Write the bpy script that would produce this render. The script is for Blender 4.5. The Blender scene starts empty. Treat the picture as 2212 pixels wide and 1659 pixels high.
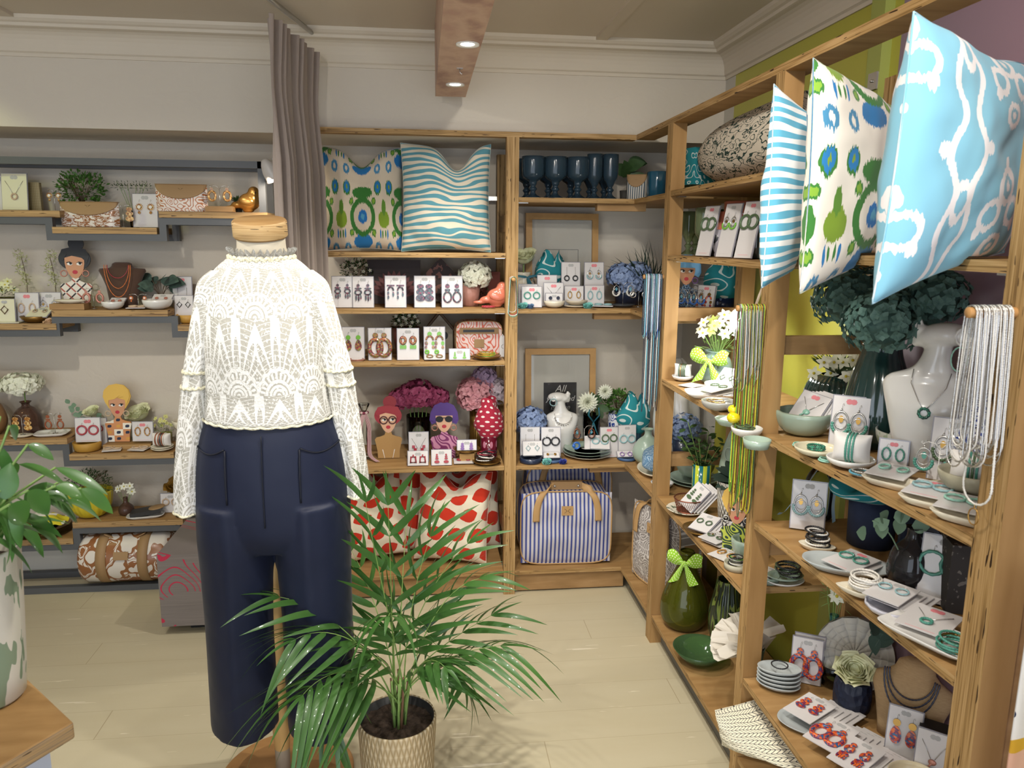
import bpy, math, random
import numpy as np
from math import sin, cos, pi, radians as rad, atan2, sqrt
from mathutils import Vector, Matrix, noise

# ---------------------------------------------------------------- camera, world, lights, exposure
SC = bpy.context.scene
CAM_H, FPX, CX, CY = 1.55, 1649.2, 1106.0, 829.5
_yaw, _pit, _rol = rad(6.6578), rad(10.6485), rad(-0.5141)
_f = np.array([sin(_yaw)*cos(_pit), cos(_yaw)*cos(_pit), -sin(_pit)])
_r = np.array([cos(_yaw), -sin(_yaw), 0.0]); _d = np.cross(_f, _r)
_r2 = cos(_rol)*_r + sin(_rol)*_d; _d2 = -sin(_rol)*_r + cos(_rol)*_d
cam = bpy.data.cameras.new('camera'); camo = bpy.data.objects.new('camera', cam)
SC.collection.objects.link(camo); SC.camera = camo
cam.sensor_width = 36.0; cam.lens = FPX/2212*36; cam.clip_start = 0.05
cam.shift_y = 0.0
cam.dof.use_dof = True; cam.dof.focus_distance = 2.6; cam.dof.aperture_fstop = 9.0
camo.matrix_world = Matrix(((_r2[0], -_d2[0], -_f[0], 0), (_r2[1], -_d2[1], -_f[1], 0), (_r2[2], -_d2[2], -_f[2], CAM_H), (0, 0, 0, 1)))

SC.view_settings.view_transform = 'Standard'; SC.view_settings.look = 'None'
SC.view_settings.gamma = 1.0; SC.view_settings.use_curve_mapping = False
SC.view_settings.exposure = 0.42
SC.cycles.max_bounces = 8; SC.cycles.diffuse_bounces = 4; SC.cycles.transparent_max_bounces = 24
SC.cycles.transmission_bounces = 8; SC.cycles.glossy_bounces = 4
SC.cycles.sample_clamp_indirect = 4.0; SC.cycles.caustics_reflective = False; SC.cycles.caustics_refractive = False
SC.cycles.use_denoising = True

w = bpy.data.worlds.new('world'); SC.world = w; w.use_nodes = True
w.node_tree.nodes['Background'].inputs[0].default_value = (0.80, 0.88, 1.0, 1)
w.node_tree.nodes['Background'].inputs[1].default_value = 2.3

def spot(name, loc, target, power, col, angle=100, blend=.6, radius=.03):
    l = bpy.data.lights.new(name, 'SPOT'); l.energy = power; l.color = col
    l.spot_size = rad(angle); l.spot_blend = blend; l.shadow_soft_size = radius
    o = bpy.data.objects.new(name, l); SC.collection.objects.link(o); o.location = loc
    o.rotation_euler = (Vector(target)-Vector(loc)).to_track_quat('-Z', 'Y').to_euler()
    return o
WARM, NEUT, COOL = (1.0, .86, .68), (1.0, .95, .86), (.92, .96, 1.0)
# downlights set in the timber light box and along the ceiling; the lime spot is added
spot('beam_downlight', (.125, 2.28, 2.075), (.12, 2.4, 0), 34, NEUT, 125, .8)
spot('beam_downlight', (.115, 2.85, 2.075), (.10, 2.9, 0), 20, NEUT, 105, .9)
spot('beam_downlight', (.14, 1.45, 2.075), (.0, 1.9, .2), 30, NEUT, 130, .8)
spot('downlight_or_added_spot', (-.75, 1.0, 2.28), (-.42, 2.0, 1.15), 22, NEUT, 80, .6)
spot('downlight_or_added_spot', (.35, .55, 2.28), (1.1, 2.0, 1.0), 34, NEUT, 95, .7)
spot('downlight_or_added_spot', (-1.25, 1.9, 2.28), (-1.0, 2.6, 0), 34, NEUT, 125, .7)
spot('downlight_or_added_spot', (.30, 1.1, 2.28), (.45, 3.3, .7), 26, NEUT, 100, .7)
spot('downlight_or_added_spot', (-.9, -.6, 2.28), (-.6, 2.6, .8), 34, NEUT, 110, .8)
spot('downlight_or_added_spot', (-2.3, 2.7, 2.2), (-1.75, 3.5, 1.45), 10, (.93, 1.0, .5), 70, .3)  # added lime spot, no such fitting; gives the left wall its green cast

# ---------------------------------------------------------------- finding points in the room
def ray(x, y):
    a, b = (x-CX)/FPX, (y-CY)/FPX
    return _r2*a + _d2*b + _f
def onY(x, y, Y): r = ray(x, y); t = Y/r[1]; return (r[0]*t, Y, r[2]*t+CAM_H)
def onX(x, y, X): r = ray(x, y); t = X/r[0]; return (X, r[1]*t, r[2]*t+CAM_H)
def onZ(x, y, Z): r = ray(x, y); t = (Z-CAM_H)/r[2]; return (r[0]*t, r[1]*t, Z)
def proj(P):
    v = np.array([P[0], P[1], P[2]-CAM_H]); z = v@_f
    return CX+FPX*(v@_r2)/z, CY+FPX*(v@_d2)/z
def BK(px, Y, z):
    "point at depth Y and height z that stands at picture column px"
    lo, hi = -4.0, 4.0
    for _ in range(40):
        m = (lo+hi)/2
        if proj((m, Y, z))[0] < px: lo = m
        else: hi = m
    return (lo, Y, z)
def RX(px, X, z):
    "point at X and height z that stands at picture column px"
    lo, hi = 0.3, 5.0
    for _ in range(40):
        m = (lo+hi)/2
        if proj((X, m, z))[0] > px: lo = m
        else: hi = m
    return (X, lo, z)
def mpp(P): return (np.array([P[0], P[1], P[2]-CAM_H])@_f)/FPX

# ---------------------------------------------------------------- colours and node expressions
def lin(c):
    if isinstance(c, str):
        c = tuple(int(c[i:i+2], 16)/255 for i in (0, 2, 4))
    return tuple((x/12.92 if x <= .04045 else ((x+.055)/1.055)**2.4) for x in c[:3]) + (1.0,)

class F:
    T = None
    def __init__(s, sock): s.s = sock
    @staticmethod
    def m(op, *a):
        n = F.T.nodes.new('ShaderNodeMath'); n.operation = op
        for i, x in enumerate(a):
            if isinstance(x, F): F.T.links.new(x.s, n.inputs[i])
            else: n.inputs[i].default_value = x
        return F(n.outputs[0])
    def __add__(s, o): return F.m('ADD', s, o)
    __radd__ = __add__
    def __sub__(s, o): return F.m('SUBTRACT', s, o)
    def __rsub__(s, o): return F.m('SUBTRACT', o, s)
    def __mul__(s, o): return F.m('MULTIPLY', s, o)
    __rmul__ = __mul__
    def __truediv__(s, o): return F.m('DIVIDE', s, o)
    def __neg__(s): return F.m('MULTIPLY', s, -1.0)
    def __pow__(s, o): return F.m('POWER', s, o)
    def __lt__(s, o): return F.m('LESS_THAN', s, o)
    def __gt__(s, o): return F.m('GREATER_THAN', s, o)
def fsin(a): return F.m('SINE', a)
def fabs_(a): return F.m('ABSOLUTE', a)
def ffl(a): return F.m('FLOOR', a)
def ffr(a): return F.m('FRACT', a)
def fsq(a): return F.m('SQRT', a)
def fmin(a, b): return F.m('MINIMUM', a, b)
def fmax(a, b): return F.m('MAXIMUM', a, b)
def fatan2(a, b): return F.m('ARCTAN2', a, b)
def fping(a, s): return F.m('PINGPONG', a, s)
def fmod(a, b): return F.m('FLOORED_MODULO', a, b)
def sst(a, lo, hi):
    n = F.T.nodes.new('ShaderNodeMapRange'); n.interpolation_type = 'SMOOTHSTEP'
    F.T.links.new(a.s, n.inputs[0]); n.inputs[1].default_value = lo; n.inputs[2].default_value = hi
    return F(n.outputs[0])
def vec(x, y, z=0.0):
    n = F.T.nodes.new('ShaderNodeCombineXYZ')
    for i, a in enumerate((x, y, z)):
        if isinstance(a, F): F.T.links.new(a.s, n.inputs[i])
        else: n.inputs[i].default_value = a
    return F(n.outputs[0])
def coord(kind='UV'):
    n = F.T.nodes.new('ShaderNodeTexCoord'); s = F.T.nodes.new('ShaderNodeSeparateXYZ')
    F.T.links.new(n.outputs[kind], s.inputs[0])
    return F(s.outputs[0]), F(s.outputs[1]), F(s.outputs[2])
def normal():
    n = F.T.nodes.new('ShaderNodeNewGeometry'); s = F.T.nodes.new('ShaderNodeSeparateXYZ')
    F.T.links.new(n.outputs['True Normal'], s.inputs[0])
    return F(s.outputs[0]), F(s.outputs[1]), F(s.outputs[2])
def fnoise(v, scale=5.0, detail=2.0, rough=.5):
    n = F.T.nodes.new('ShaderNodeTexNoise'); F.T.links.new(v.s, n.inputs['Vector'])
    n.inputs['Scale'].default_value = scale; n.inputs['Detail'].default_value = detail; n.inputs['Roughness'].default_value = rough
    return F(n.outputs[0])
def fvor(v, scale=5.0, out='Distance', feature='F1'):
    n = F.T.nodes.new('ShaderNodeTexVoronoi'); n.feature = feature; F.T.links.new(v.s, n.inputs['Vector'])
    n.inputs['Scale'].default_value = scale
    return F(n.outputs[out])
def mixc(fac, a, b):
    n = F.T.nodes.new('ShaderNodeMix'); n.data_type = 'RGBA'
    if isinstance(fac, F): F.T.links.new(fac.s, n.inputs[0])
    else: n.inputs[0].default_value = fac
    for i, x in ((6, a), (7, b)):
        if isinstance(x, F): F.T.links.new(x.s, n.inputs[i])
        else: n.inputs[i].default_value = lin(x)
    return F(n.outputs[2])
def ramp(fac, stops, const=False):
    n = F.T.nodes.new('ShaderNodeValToRGB'); F.T.links.new(fac.s, n.inputs[0])
    cr = n.color_ramp; cr.interpolation = 'CONSTANT' if const else 'LINEAR'
    while len(cr.elements) < len(stops): cr.elements.new(.5)
    for e, (p, c) in zip(cr.elements, stops): e.position = p; e.color = lin(c)
    return F(n.outputs[0])

MATS = {}
def mat(name, col='cccccc', rough=.55, metal=0.0, bump=None, bstr=.3, bdist=.002, emit=None, estr=1.0, trans=0.0, ior=1.45,
        alpha=None, coat=0.0, sheen=0.0, sss=0.0, transl=0.0, spec=.5):
    if name in MATS: return MATS[name]
    m = bpy.data.materials.new(name); m.use_nodes = True; nt = m.node_tree; F.T = nt
    b = nt.nodes['Principled BSDF']
    def put(key, v):
        if callable(v): v = v()
        if isinstance(v, F): nt.links.new(v.s, b.inputs[key])
        elif key in ('Base Color', 'Emission Color'): b.inputs[key].default_value = lin(v)
        else: b.inputs[key].default_value = v
    put('Base Color', col); put('Roughness', rough); put('Metallic', metal); put('IOR', ior)
    put('Transmission Weight', trans); put('Coat Weight', coat); put('Sheen Weight', sheen)
    put('Specular IOR Level', spec)
    if emit: put('Emission Color', emit); put('Emission Strength', estr)
    if alpha is not None: put('Alpha', alpha)
    if bump:
        h = bump(); n = nt.nodes.new('ShaderNodeBump'); n.inputs['Strength'].default_value = bstr; n.inputs['Distance'].default_value = bdist
        nt.links.new(h.s, n.inputs['Height']); nt.links.new(n.outputs[0], b.inputs['Normal'])
    if transl:
        t = nt.nodes.new('ShaderNodeBsdfTranslucent'); mx = nt.nodes.new('ShaderNodeMixShader'); mx.inputs[0].default_value = transl
        v = col() if callable(col) else None
        if v is not None: nt.links.new(v.s, t.inputs[0])
        else: t.inputs[0].default_value = lin(col)
        nt.links.new(b.outputs[0], mx.inputs[1]); nt.links.new(t.outputs[0], mx.inputs[2])
        nt.links.new(mx.outputs[0], nt.nodes['Material Output'].inputs[0])
    MATS[name] = m
    return m

# ---------------------------------------------------------------- mesh building
def RZ(a): return Matrix.Rotation(rad(a), 4, 'Z')
def RXm(a): return Matrix.Rotation(rad(a), 4, 'X')
def RYm(a): return Matrix.Rotation(rad(a), 4, 'Y')
def TR(x, y=0, z=0):
    if not isinstance(x, (int, float)): x, y, z = x
    return Matrix.Translation((x, y, z))
class MB:
    def __init__(s): s.v = []; s.f = []; s.uv = []; s.mi = []; s.sm = []
    def add(s, vs, fs, uv=None, mi=0, sm=True, M=None):
        o = len(s.v)
        if M is not None: vs = [tuple(M @ Vector(p)) for p in vs]
        s.v += [tuple(p) for p in vs]; s.uv += list(uv) if uv is not None else [(0, 0)]*len(vs)
        s.f += [tuple(i+o for i in f) for f in fs]; s.mi += [mi]*len(fs); s.sm += [sm]*len(fs)
        return s
    def box(s, c, size, M=None, mi=0, bev=0):
        x, y, z = (a/2 for a in size); vs = []; fs = []; uv = []
        for ax, sg in ((0, 1), (0, -1), (1, 1), (1, -1), (2, 1), (2, -1)):
            h = [x, y, z]; u, w_ = (ax+1) % 3, (ax+2) % 3; b = len(vs)
            for a, d in ((-1, -1), (1, -1), (1, 1), (-1, 1)):
                p = [0, 0, 0]; p[ax] = sg*h[ax]; p[u] = a*h[u]; p[w_] = d*h[w_]
                vs.append((p[0]+c[0], p[1]+c[1], p[2]+c[2]))
                uv.append(((a+1)/2, (d+1)/2) if ax != 1 else ((d+1)/2, (a+1)/2))
            fs.append((b, b+1, b+2, b+3) if sg > 0 else (b+3, b+2, b+1, b))
        return s.add(vs, fs, uv, mi, False, M)
    def bb(s, x0, x1, y0, y1, z0, z1, mi=0): return s.box(((x0+x1)/2, (y0+y1)/2, (z0+z1)/2), (abs(x1-x0), abs(y1-y0), abs(z1-z0)), None, mi)
    def lathe(s, prof, n=32, M=None, mi=0, sm=True, sx=1, sy=1, wob=None):
        vs = []; uv = []; fs = []; m = len(prof); L = [0]
        for a, b in zip(prof, prof[1:]): L.append(L[-1]+math.hypot(b[0]-a[0], b[1]-a[1]))
        for i in range(n+1):
            t = 2*pi*i/n
            for j, (r, z) in enumerate(prof):
                k = wob(t, j/(m-1)) if wob else 1
                vs.append((r*cos(t)*sx*k, r*sin(t)*sy*k, z)); uv.append((i/n, L[j]/max(L[-1], 1e-6)))
        for i in range(n):
            for j in range(m-1):
                a = i*m+j; b = (i+1)*m+j; fs.append((a, b, b+1, a+1))
        return s.add(vs, fs, uv, mi, sm, M)
    def grid(s, fn, nu, nv, M=None, mi=0, sm=True, flip=False):
        vs = []; uv = []; fs = []
        for j in range(nv+1):
            for i in range(nu+1):
                u, v = i/nu, j/nv; vs.append(fn(u, v)); uv.append((u, v))
        for j in range(nv):
            for i in range(nu):
                a = j*(nu+1)+i; q = (a, a+1, a+nu+2, a+nu+1); fs.append(q[::-1] if flip else q)
        return s.add(vs, fs, uv, mi, sm, M)
    def tube(s, pts, r, n=6, M=None, mi=0, closed=False, cap=True, sm=True, flat=1.0):
        pts = [Vector(p) for p in pts]; N = len(pts); vs = []; uv = []; fs = []; up = None
        for i, p in enumerate(pts):
            if closed: t = (pts[(i+1) % N]-pts[i-1])
            else: t = pts[min(i+1, N-1)]-pts[max(i-1, 0)]
            if t.length < 1e-9: t = Vector((0, 0, 1))
            t.normalize()
            if up is None: up = Vector((0, 0, 1)) if abs(t.z) < .9 else Vector((1, 0, 0))
            up = (up-t*up.dot(t))
            if up.length < 1e-6: up = t.orthogonal()
            up.normalize(); sd = t.cross(up); rr = r[i] if isinstance(r, (list, tuple)) else r
            for k in range(n):
                a = 2*pi*k/n; vs.append(p+sd*cos(a)*rr*flat+up*sin(a)*rr); uv.append((i/max(N-1, 1), k/n))
        for i in range(N if closed else N-1):
            for k in range(n):
                a = i*n+k; b = i*n+(k+1) % n; c = ((i+1) % N)*n+(k+1) % n; d = ((i+1) % N)*n+k
                fs.append((a, b, c, d))
        if cap and not closed: fs += [tuple(range(n))[::-1], tuple((N-1)*n+k for k in range(n))]
        return s.add(vs, fs, uv, mi, sm, M)
    def torus(s, c, R, r, M=None, mi=0, n=28, k=8, sx=1, sz=1, arc=1.0, a0=0.0, bead=0):
        "ring in the local XZ plane"
        cnt = bead*4 if bead else n; pts = []; rr = []
        for i in range(cnt if arc >= 1 else cnt+1):
            t = a0+2*pi*arc*i/cnt; pts.append((c[0]+R*sx*cos(t), c[1], c[2]+R*sz*sin(t)))
            rr.append(r*(.62+.38*abs(sin(pi*i/4+pi/8))) if bead else r)
        return s.tube(pts, rr, k, M, mi, closed=arc >= 1)
    def ball(s, c, r, M=None, mi=0, n=12, m=8):
        r = r if isinstance(r, (list, tuple)) else (r, r, r)
        A = TR(c) @ Matrix.Diagonal((r[0], r[1], r[2], 1)); A = M @ A if M is not None else A
        return s.lathe([(max(sin(pi*j/m), 1e-4), -cos(pi*j/m)) for j in range(m+1)], n, A, mi)
    def prism(s, pts, y0, y1, M=None, mi=0):
        "outline in the XZ plane, pushed out along Y; y0 is the front"
        n = len(pts); A = sum(pts[i][0]*pts[(i+1) % n][1]-pts[(i+1) % n][0]*pts[i][1] for i in range(n))
        if A < 0: pts = pts[::-1]
        xs = [p[0] for p in pts]; zs = [p[1] for p in pts]; w_ = max(xs)-min(xs) or 1; h_ = max(zs)-min(zs) or 1
        U = [((p[0]-min(xs))/w_, (p[1]-min(zs))/h_) for p in pts]
        vs = [(p[0], y0, p[1]) for p in pts]+[(p[0], y1, p[1]) for p in pts]
        fs = [tuple(range(n)), tuple(range(2*n-1, n-1, -1))]
        vs2 = vs+vs; fs += [(2*n+(i+1) % n, 2*n+i, 3*n+i, 3*n+(i+1) % n) for i in range(n)]
        return s.add(vs2, fs, U*4, mi, False, M)
    def leaf(s, base, d, nrm, L, W, droop=0.0, n=5, fold=.15, shape=1.0, mi=0, tipw=0.0):
        base, d, nrm = Vector(base), Vector(d).normalized(), Vector(nrm)
        sd = d.cross(nrm)
        if sd.length < 1e-5: sd = d.orthogonal()
        sd.normalize(); up = sd.cross(d).normalized(); vs = []; uv = []; fs = []
        for i in range(n+1):
            t = i/n; w_ = W*.5*max(sin(pi*min(t**shape, 1)), 0)**.8 if tipw == 0 else W*.5*(min(1, t*4+.25)*(1-t*(1-tipw)))
            c = base+d*(L*t)+up*(-droop*L*t*t)
            vs += [c-sd*w_+up*(fold*w_), c, c+sd*w_+up*(fold*w_)]; uv += [(0, t), (.5, t), (1, t)]
        for i in range(n):
            a = i*3; fs += [(a, a+1, a+4, a+3), (a+1, a+2, a+5, a+4)]
        return s.add(vs, fs, uv, mi, True)
    def mesh(s, name, mats):
        me = bpy.data.meshes.new(name); me.from_pydata(s.v, [], s.f)
        ul = me.uv_layers.new(name='UVMap'); li = np.empty(len(me.loops), dtype=np.int32)
        me.loops.foreach_get('vertex_index', li); U = np.array(s.uv, dtype=np.float32)[li]
        ul.data.foreach_set('uv', U.ravel())
        me.polygons.foreach_set('material_index', s.mi); me.polygons.foreach_set('use_smooth', s.sm)
        for m in (mats if isinstance(mats, (list, tuple)) else [mats]): me.materials.append(m)
        me.update(); return me
COL = SC.collection
def obj(name, mb, mats, parent=None, M=None, kind=None):
    me = mb.mesh(name, mats) if isinstance(mb, MB) else mb
    o = bpy.data.objects.new(name, me); COL.objects.link(o)
    if parent is not None: o.parent = parent
    if M is not None: o.matrix_basis = M
    if kind: o['kind'] = kind
    return o
def thing(name, label, cat, loc=(0, 0, 0), rz=0.0, group=None, M=None):
    o = bpy.data.objects.new(name, None); COL.objects.link(o); o.empty_display_size = .05
    o.location = loc; o.rotation_euler = (0, 0, rad(rz))
    if M is not None: o.matrix_basis = M
    o['label'] = label; o['category'] = cat
    if group: o['group'] = group
    return o
def tag(o, label, cat, group=None):
    o['label'] = label; o['category'] = cat
    if group: o['group'] = group
    return o
def one(name, mb, mats, label, cat, loc=(0, 0, 0), rz=0.0, group=None, M=None):
    o = obj(name, mb, mats); o.location = loc; o.rotation_euler = (0, 0, rad(rz))
    if M is not None: o.matrix_basis = M
    return tag(o, label, cat, group)
def dup(r, loc=None, rz=None, label=None, group=None, M=None):
    c = r.copy(); COL.objects.link(c)
    for ch in r.children:
        d = ch.copy(); COL.objects.link(d); d.parent = c
        for g in ch.children:
            e = g.copy(); COL.objects.link(e); e.parent = d
    if loc is not None: c.location = loc
    if rz is not None: c.rotation_euler = (0, 0, rad(rz))
    if M is not None: c.matrix_basis = M
    if label: c['label'] = label
    if group: c['group'] = group
    return c
def mod(o, t, **k):
    m = o.modifiers.new(t.lower(), t)
    for a, b in k.items(): setattr(m, a, b)
    return m
def blob(name, balls, mats, parent=None, voxel=.004, it=6, M=None):
    mb = MB()
    for b in balls: mb.ball(b[0], b[1], M=b[2] if len(b) > 2 else None, n=20, m=14)
    o = obj(name, mb, mats, parent, M); mod(o, 'REMESH', mode='VOXEL', voxel_size=voxel, use_smooth_shade=True)
    mod(o, 'SMOOTH', factor=.6, iterations=it)
    return o
# ---------------------------------------------------------------- materials
def ply(name, stripe, edge, base='967648', dark='5d4226'):
    "plywood: layered lines across axis `stripe` on faces looking along `edge` ('h' = any upright face)"
    def c():
        x, y, z = coord('Object'); nx, ny, nz = normal(); a = (x, y, z)[stripe]
        o = [x, y, z]; o.pop(stripe)
        f = (fabs_(nz) < .5) if edge == 'h' else (fabs_((nx, ny, nz)[edge]) > .5)
        ln = fnoise(vec(a*340.0, o[0]*7.0, o[1]*7.0), 1.0, 2.0)
        ln2 = fnoise(vec(a*150.0, o[0]*3.0, o[1]*3.0), 1.0, 1.0)
        e = ramp(ln*.65+ln2*.35, [(.32, dark), (.45, base), (.56, 'ad8c5e'), (.7, 'ba9a6c')])
        k = (fnoise(vec(a*260.0, o[0]*26.0, o[1]*26.0), 1.0, 0.0) < .23)
        e = mixc(k, e, '2c1a0c')
        g = fnoise(vec(x*9.0, y*9.0, z*1.2) if stripe != 2 else vec(x*3.0, y*14.0, z*14.0), 2.2, 4.0)
        s = ramp(g, [(.3, '8f6d42'), (.5, '9d7a4d'), (.72, 'aa8859')])
        return mixc(f, s, e)
    return mat(name, c, .6, spec=.3)
PLY_SHELF = ply('plywood_shelf', 2, 'h')
PLY_X = ply('plywood_post_back_unit', 0, 1)
PLY_Y = ply('plywood_post_side_unit', 1, 0)
def _pine():
    x, y, z = coord('Object'); g = fnoise(vec(x*4.0, y*4.0, z*22.0), 1.6, 4.0)
    k = fvor(vec(x*2.3, y*2.3, z*6.0), 1.5)
    return mixc(k < .06, ramp(g, [(.3, '8f6f48'), (.55, '9f7d54'), (.75, 'ac8b62')]), '5f4028')
PINE = mat('pine_board', _pine, .6, spec=.3)
def _lb():
    x, y, z = coord('Object'); n = fnoise(vec(x*3.0, y*2.0, z*2.0), 3.0, 4.0)
    return ramp(n, [(.36, 'a17c6b'), (.46, 'bd9a83'), (.52, 'c7a78f'), (.66, 'b58f7b')])
LIGHTBOX = mat('stained_plywood_box', _lb, .5)
def _plaster(c1, c2):
    def f():
        x, y, z = coord('Object'); return mixc(fnoise(vec(x, y, z), 1.3, 3.0), c1, c2)
    return f
def _pb():
    x, y, z = coord('Object'); n = fnoise(vec(x, y*.3, z), 5.0, 3.0); m = fnoise(vec(x, y, z), 16.0, 4.0)
    return fnoise(vec(x*1.5+n*1.6, y, z*5.0+n*2.4), 4.5, 3.0)*.7+m*.5
WALL = mat('rough_plaster', _plaster('c9c0b2', 'd0c7b9'), .85, bump=_pb, bstr=.55, bdist=.006, spec=.2)
WALLW = mat('smooth_white_wall', _plaster('c2beb4', 'c8c4ba'), .8, spec=.2)
CEIL = mat('painted_ceiling', _plaster('ccc2b2', 'd3c9b9'), .85, spec=.2, bump=_pb, bstr=.12, bdist=.003)
YELLOW = mat('lime_yellow_wall', 'b3b049', .42)
LIME = mat('lime_trim_paint', 'a0a758', .45)
PINKW = mat('mauve_pink_wall', lambda: mixc(sst(coord('Object')[1], 1.2, 2.0), 'a17f8c', '94808f'), .6)
def _floor():
    x, y, z = coord('Object'); r = ffr(y/.152+x*.006); s = fabs_(r-.5) > .493
    n = fnoise(vec(x*1.2, y*7.0, 0.0), 2.0, 4.0)
    sc = fnoise(vec(x*2.5, y*40.0, 0.0), 1.6, 3.0) > .69
    j = fabs_(ffr(x/1.9+ffl(y/.152)*.37)-.5) > .4993
    b = mixc(n, 'b9ae90', 'c4bba0'); b = mixc(sc, b, 'd9d0b9')
    return mixc(fmax(s*.55, j), b, 'a39578')
FLOOR = mat('painted_floorboards', _floor, lambda: fnoise(vec(*coord('Object')), 9.0, 3.0)*.25+.30, spec=.4,
            bump=lambda: fnoise(vec(coord('Object')[0]*2.0, coord('Object')[1]*22.0, 0.0), 1.5, 3.0), bstr=.12)
STEEL = mat('grey_painted_steel', '55575a', .5, .1)
DARK = mat('dark_recess_paint', '4c4a45', .7)
LINEN = mat('curtain_linen', lambda: mixc(fnoise(vec(coord('UV')[0]*260.0, coord('UV')[1]*40.0), 2.0, 2.0), '94877f', 'a3968d'), .95, spec=.1, sheen=.2)
WHITE = mat('white_gloss_ceramic', 'dcdad6', .18, coat=.5)
OFFW = mat('cream_ceramic', 'd9d1bd', .25, coat=.3)
GREYC = mat('grey_ceramic', 'aab0b0', .3, coat=.3)
def _card():
    return 'f0ecec'
CARD = mat('white_card', 'cfcbca', .35, coat=.6)
CARDY = mat('cream_card', 'd2ceb2', .5)
SLEEVE = mat('plastic_sleeve_edge', '8d8b94', .15, coat=.5)
LOGOP = mat('pink_badge_print', 'd77f86', .5); LOGOG = mat('grey_badge_print', 'a9a8a7', .5)
PRINTG = mat('grey_print_line', 'c2bdbb', .6)
GOLDM = mat('brushed_gold', 'b08a4a', .3, .9); SILV = mat('silver_wire', 'c8c6c2', .25, .9)
BRASSD = mat('aged_gold_dish', '8d6c36', .32, .8)
COPPER = mat('copper_mesh', '8d5340', .35, .8)
def tort(name, a, b, c, d):
    return mat(name, lambda: ramp(F(_vcol(vec(*coord('Object')), 210.0)), [(0, a), (.3, b), (.52, c), (.76, d)], True), .2, coat=.5)
def _vcol(v, sc):
    n = F.T.nodes.new('ShaderNodeTexVoronoi'); F.T.links.new(v.s, n.inputs['Vector']); n.inputs['Scale'].default_value = sc
    s = F.T.nodes.new('ShaderNodeSeparateColor'); F.T.links.new(n.outputs['Color'], s.inputs[0]); return s.outputs[0]
JW = {
 'tort': tort('dark_multicolour_resin', '4a4654', '8e3f57', '4f6468', '3c3340'),
 'bright': tort('bright_multicolour_resin', 'b8442c', '2f5c86', '6c2d52', 'd9682f'),
 'autumn': tort('amber_red_resin', '8d4038', 'b27a4a', '5d3a44', '7b7a45'),
 'amber': tort('amber_resin', 'c79a55', 'a8712f', 'd9b878', '8d5a28'),
 'marble': tort('green_marbled_resin', '1f5b49', '2f7560', '17463c', '3a8a70'),
 'red': mat('red_resin', 'a53340', .25, coat=.5), 'green': mat('lime_green_resin', '6fae3c', .3, coat=.4),
 'teal': mat('teal_beads', '4a8d7d', .35, coat=.4), 'mint': mat('mint_beads', '8dbfae', .35, coat=.4),
 'lblue': mat('pale_blue_beads', '8cb0b4', .35, coat=.4), 'navy': mat('navy_beads', '22263c', .3, coat=.5),
 'gold': GOLDM, 'silver': SILV, 'olive': mat('olive_green_beads', '4c6144', .35, coat=.4),
 'rose': mat('dusty_rose_metal', 'b98070', .35, .4), 'blush': mat('blush_beige_cord', 'c2a98e', .6),
 'purple': mat('purple_resin', '8562a0', .35), 'black': mat('black_beads', '202024', .3, coat=.5),
 'orange': mat('orange_cord', 'd5763d', .5), 'blue': mat('cobalt_resin', '2c62b4', .3, coat=.4),
 'sky': mat('turquoise_gem', '5a9cb0', .3, coat=.4), 'yellow': mat('yellow_beads', 'd3cc3a', .3, coat=.4),
 'wht': mat('white_beads', 'dcd8d0', .35, coat=.4), 'copper': mat('copper_beads', '9d5a3c', .35, .5),
}
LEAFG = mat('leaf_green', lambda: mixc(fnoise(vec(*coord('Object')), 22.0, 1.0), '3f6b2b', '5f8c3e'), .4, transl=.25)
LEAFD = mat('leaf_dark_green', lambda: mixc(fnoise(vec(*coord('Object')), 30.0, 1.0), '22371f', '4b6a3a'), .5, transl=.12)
PALMG = mat('palm_leaf_green', lambda: mixc(fnoise(vec(*coord('Object')), 9.0, 2.0), '294d22', '4f7a38'), .36, transl=.2, coat=.2)
STEMG = mat('plant_stem_green', '7c9a52', .5); TWIG = mat('brown_twig', '5b4630', .7)
EUC = mat('eucalyptus_leaf', '6f8a70', .6)
def petalm(name, a, b): return mat(name, lambda: mixc(fnoise(vec(*coord('Object')), 38.0, 1.0), a, b), .6, transl=.2)
PET = {'white': petalm('cream_white_petals', 'dfe2cc', 'f2f2e4'), 'cream': petalm('pale_yellow_petals', 'd9dba8', 'eef0cf'),
       'magenta': petalm('magenta_petals', '8a2f55', 'b75a7f'), 'pink': petalm('pink_petals', 'cf8795', 'e6b1b5'),
       'lilac': petalm('lilac_petals', 'a98ab0', 'c9b5cc'), 'blue': petalm('powder_blue_petals', '6f86b4', 'a5b7d8'),
       'pale': petalm('pale_mauve_petals', 'b7a7b2', 'd3c6cc'), 'teal': petalm('dusty_green_petals', '3b5a55', '64857a')}
SOIL = mat('dark_soil', lambda: mixc(fnoise(vec(*coord('Object')), 60.0, 4.0), '1d1612', '4a3a2d'), .95, bump=lambda: fnoise(vec(*coord('Object')), 70.0, 4.0), bstr=1.0, bdist=.012)

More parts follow.
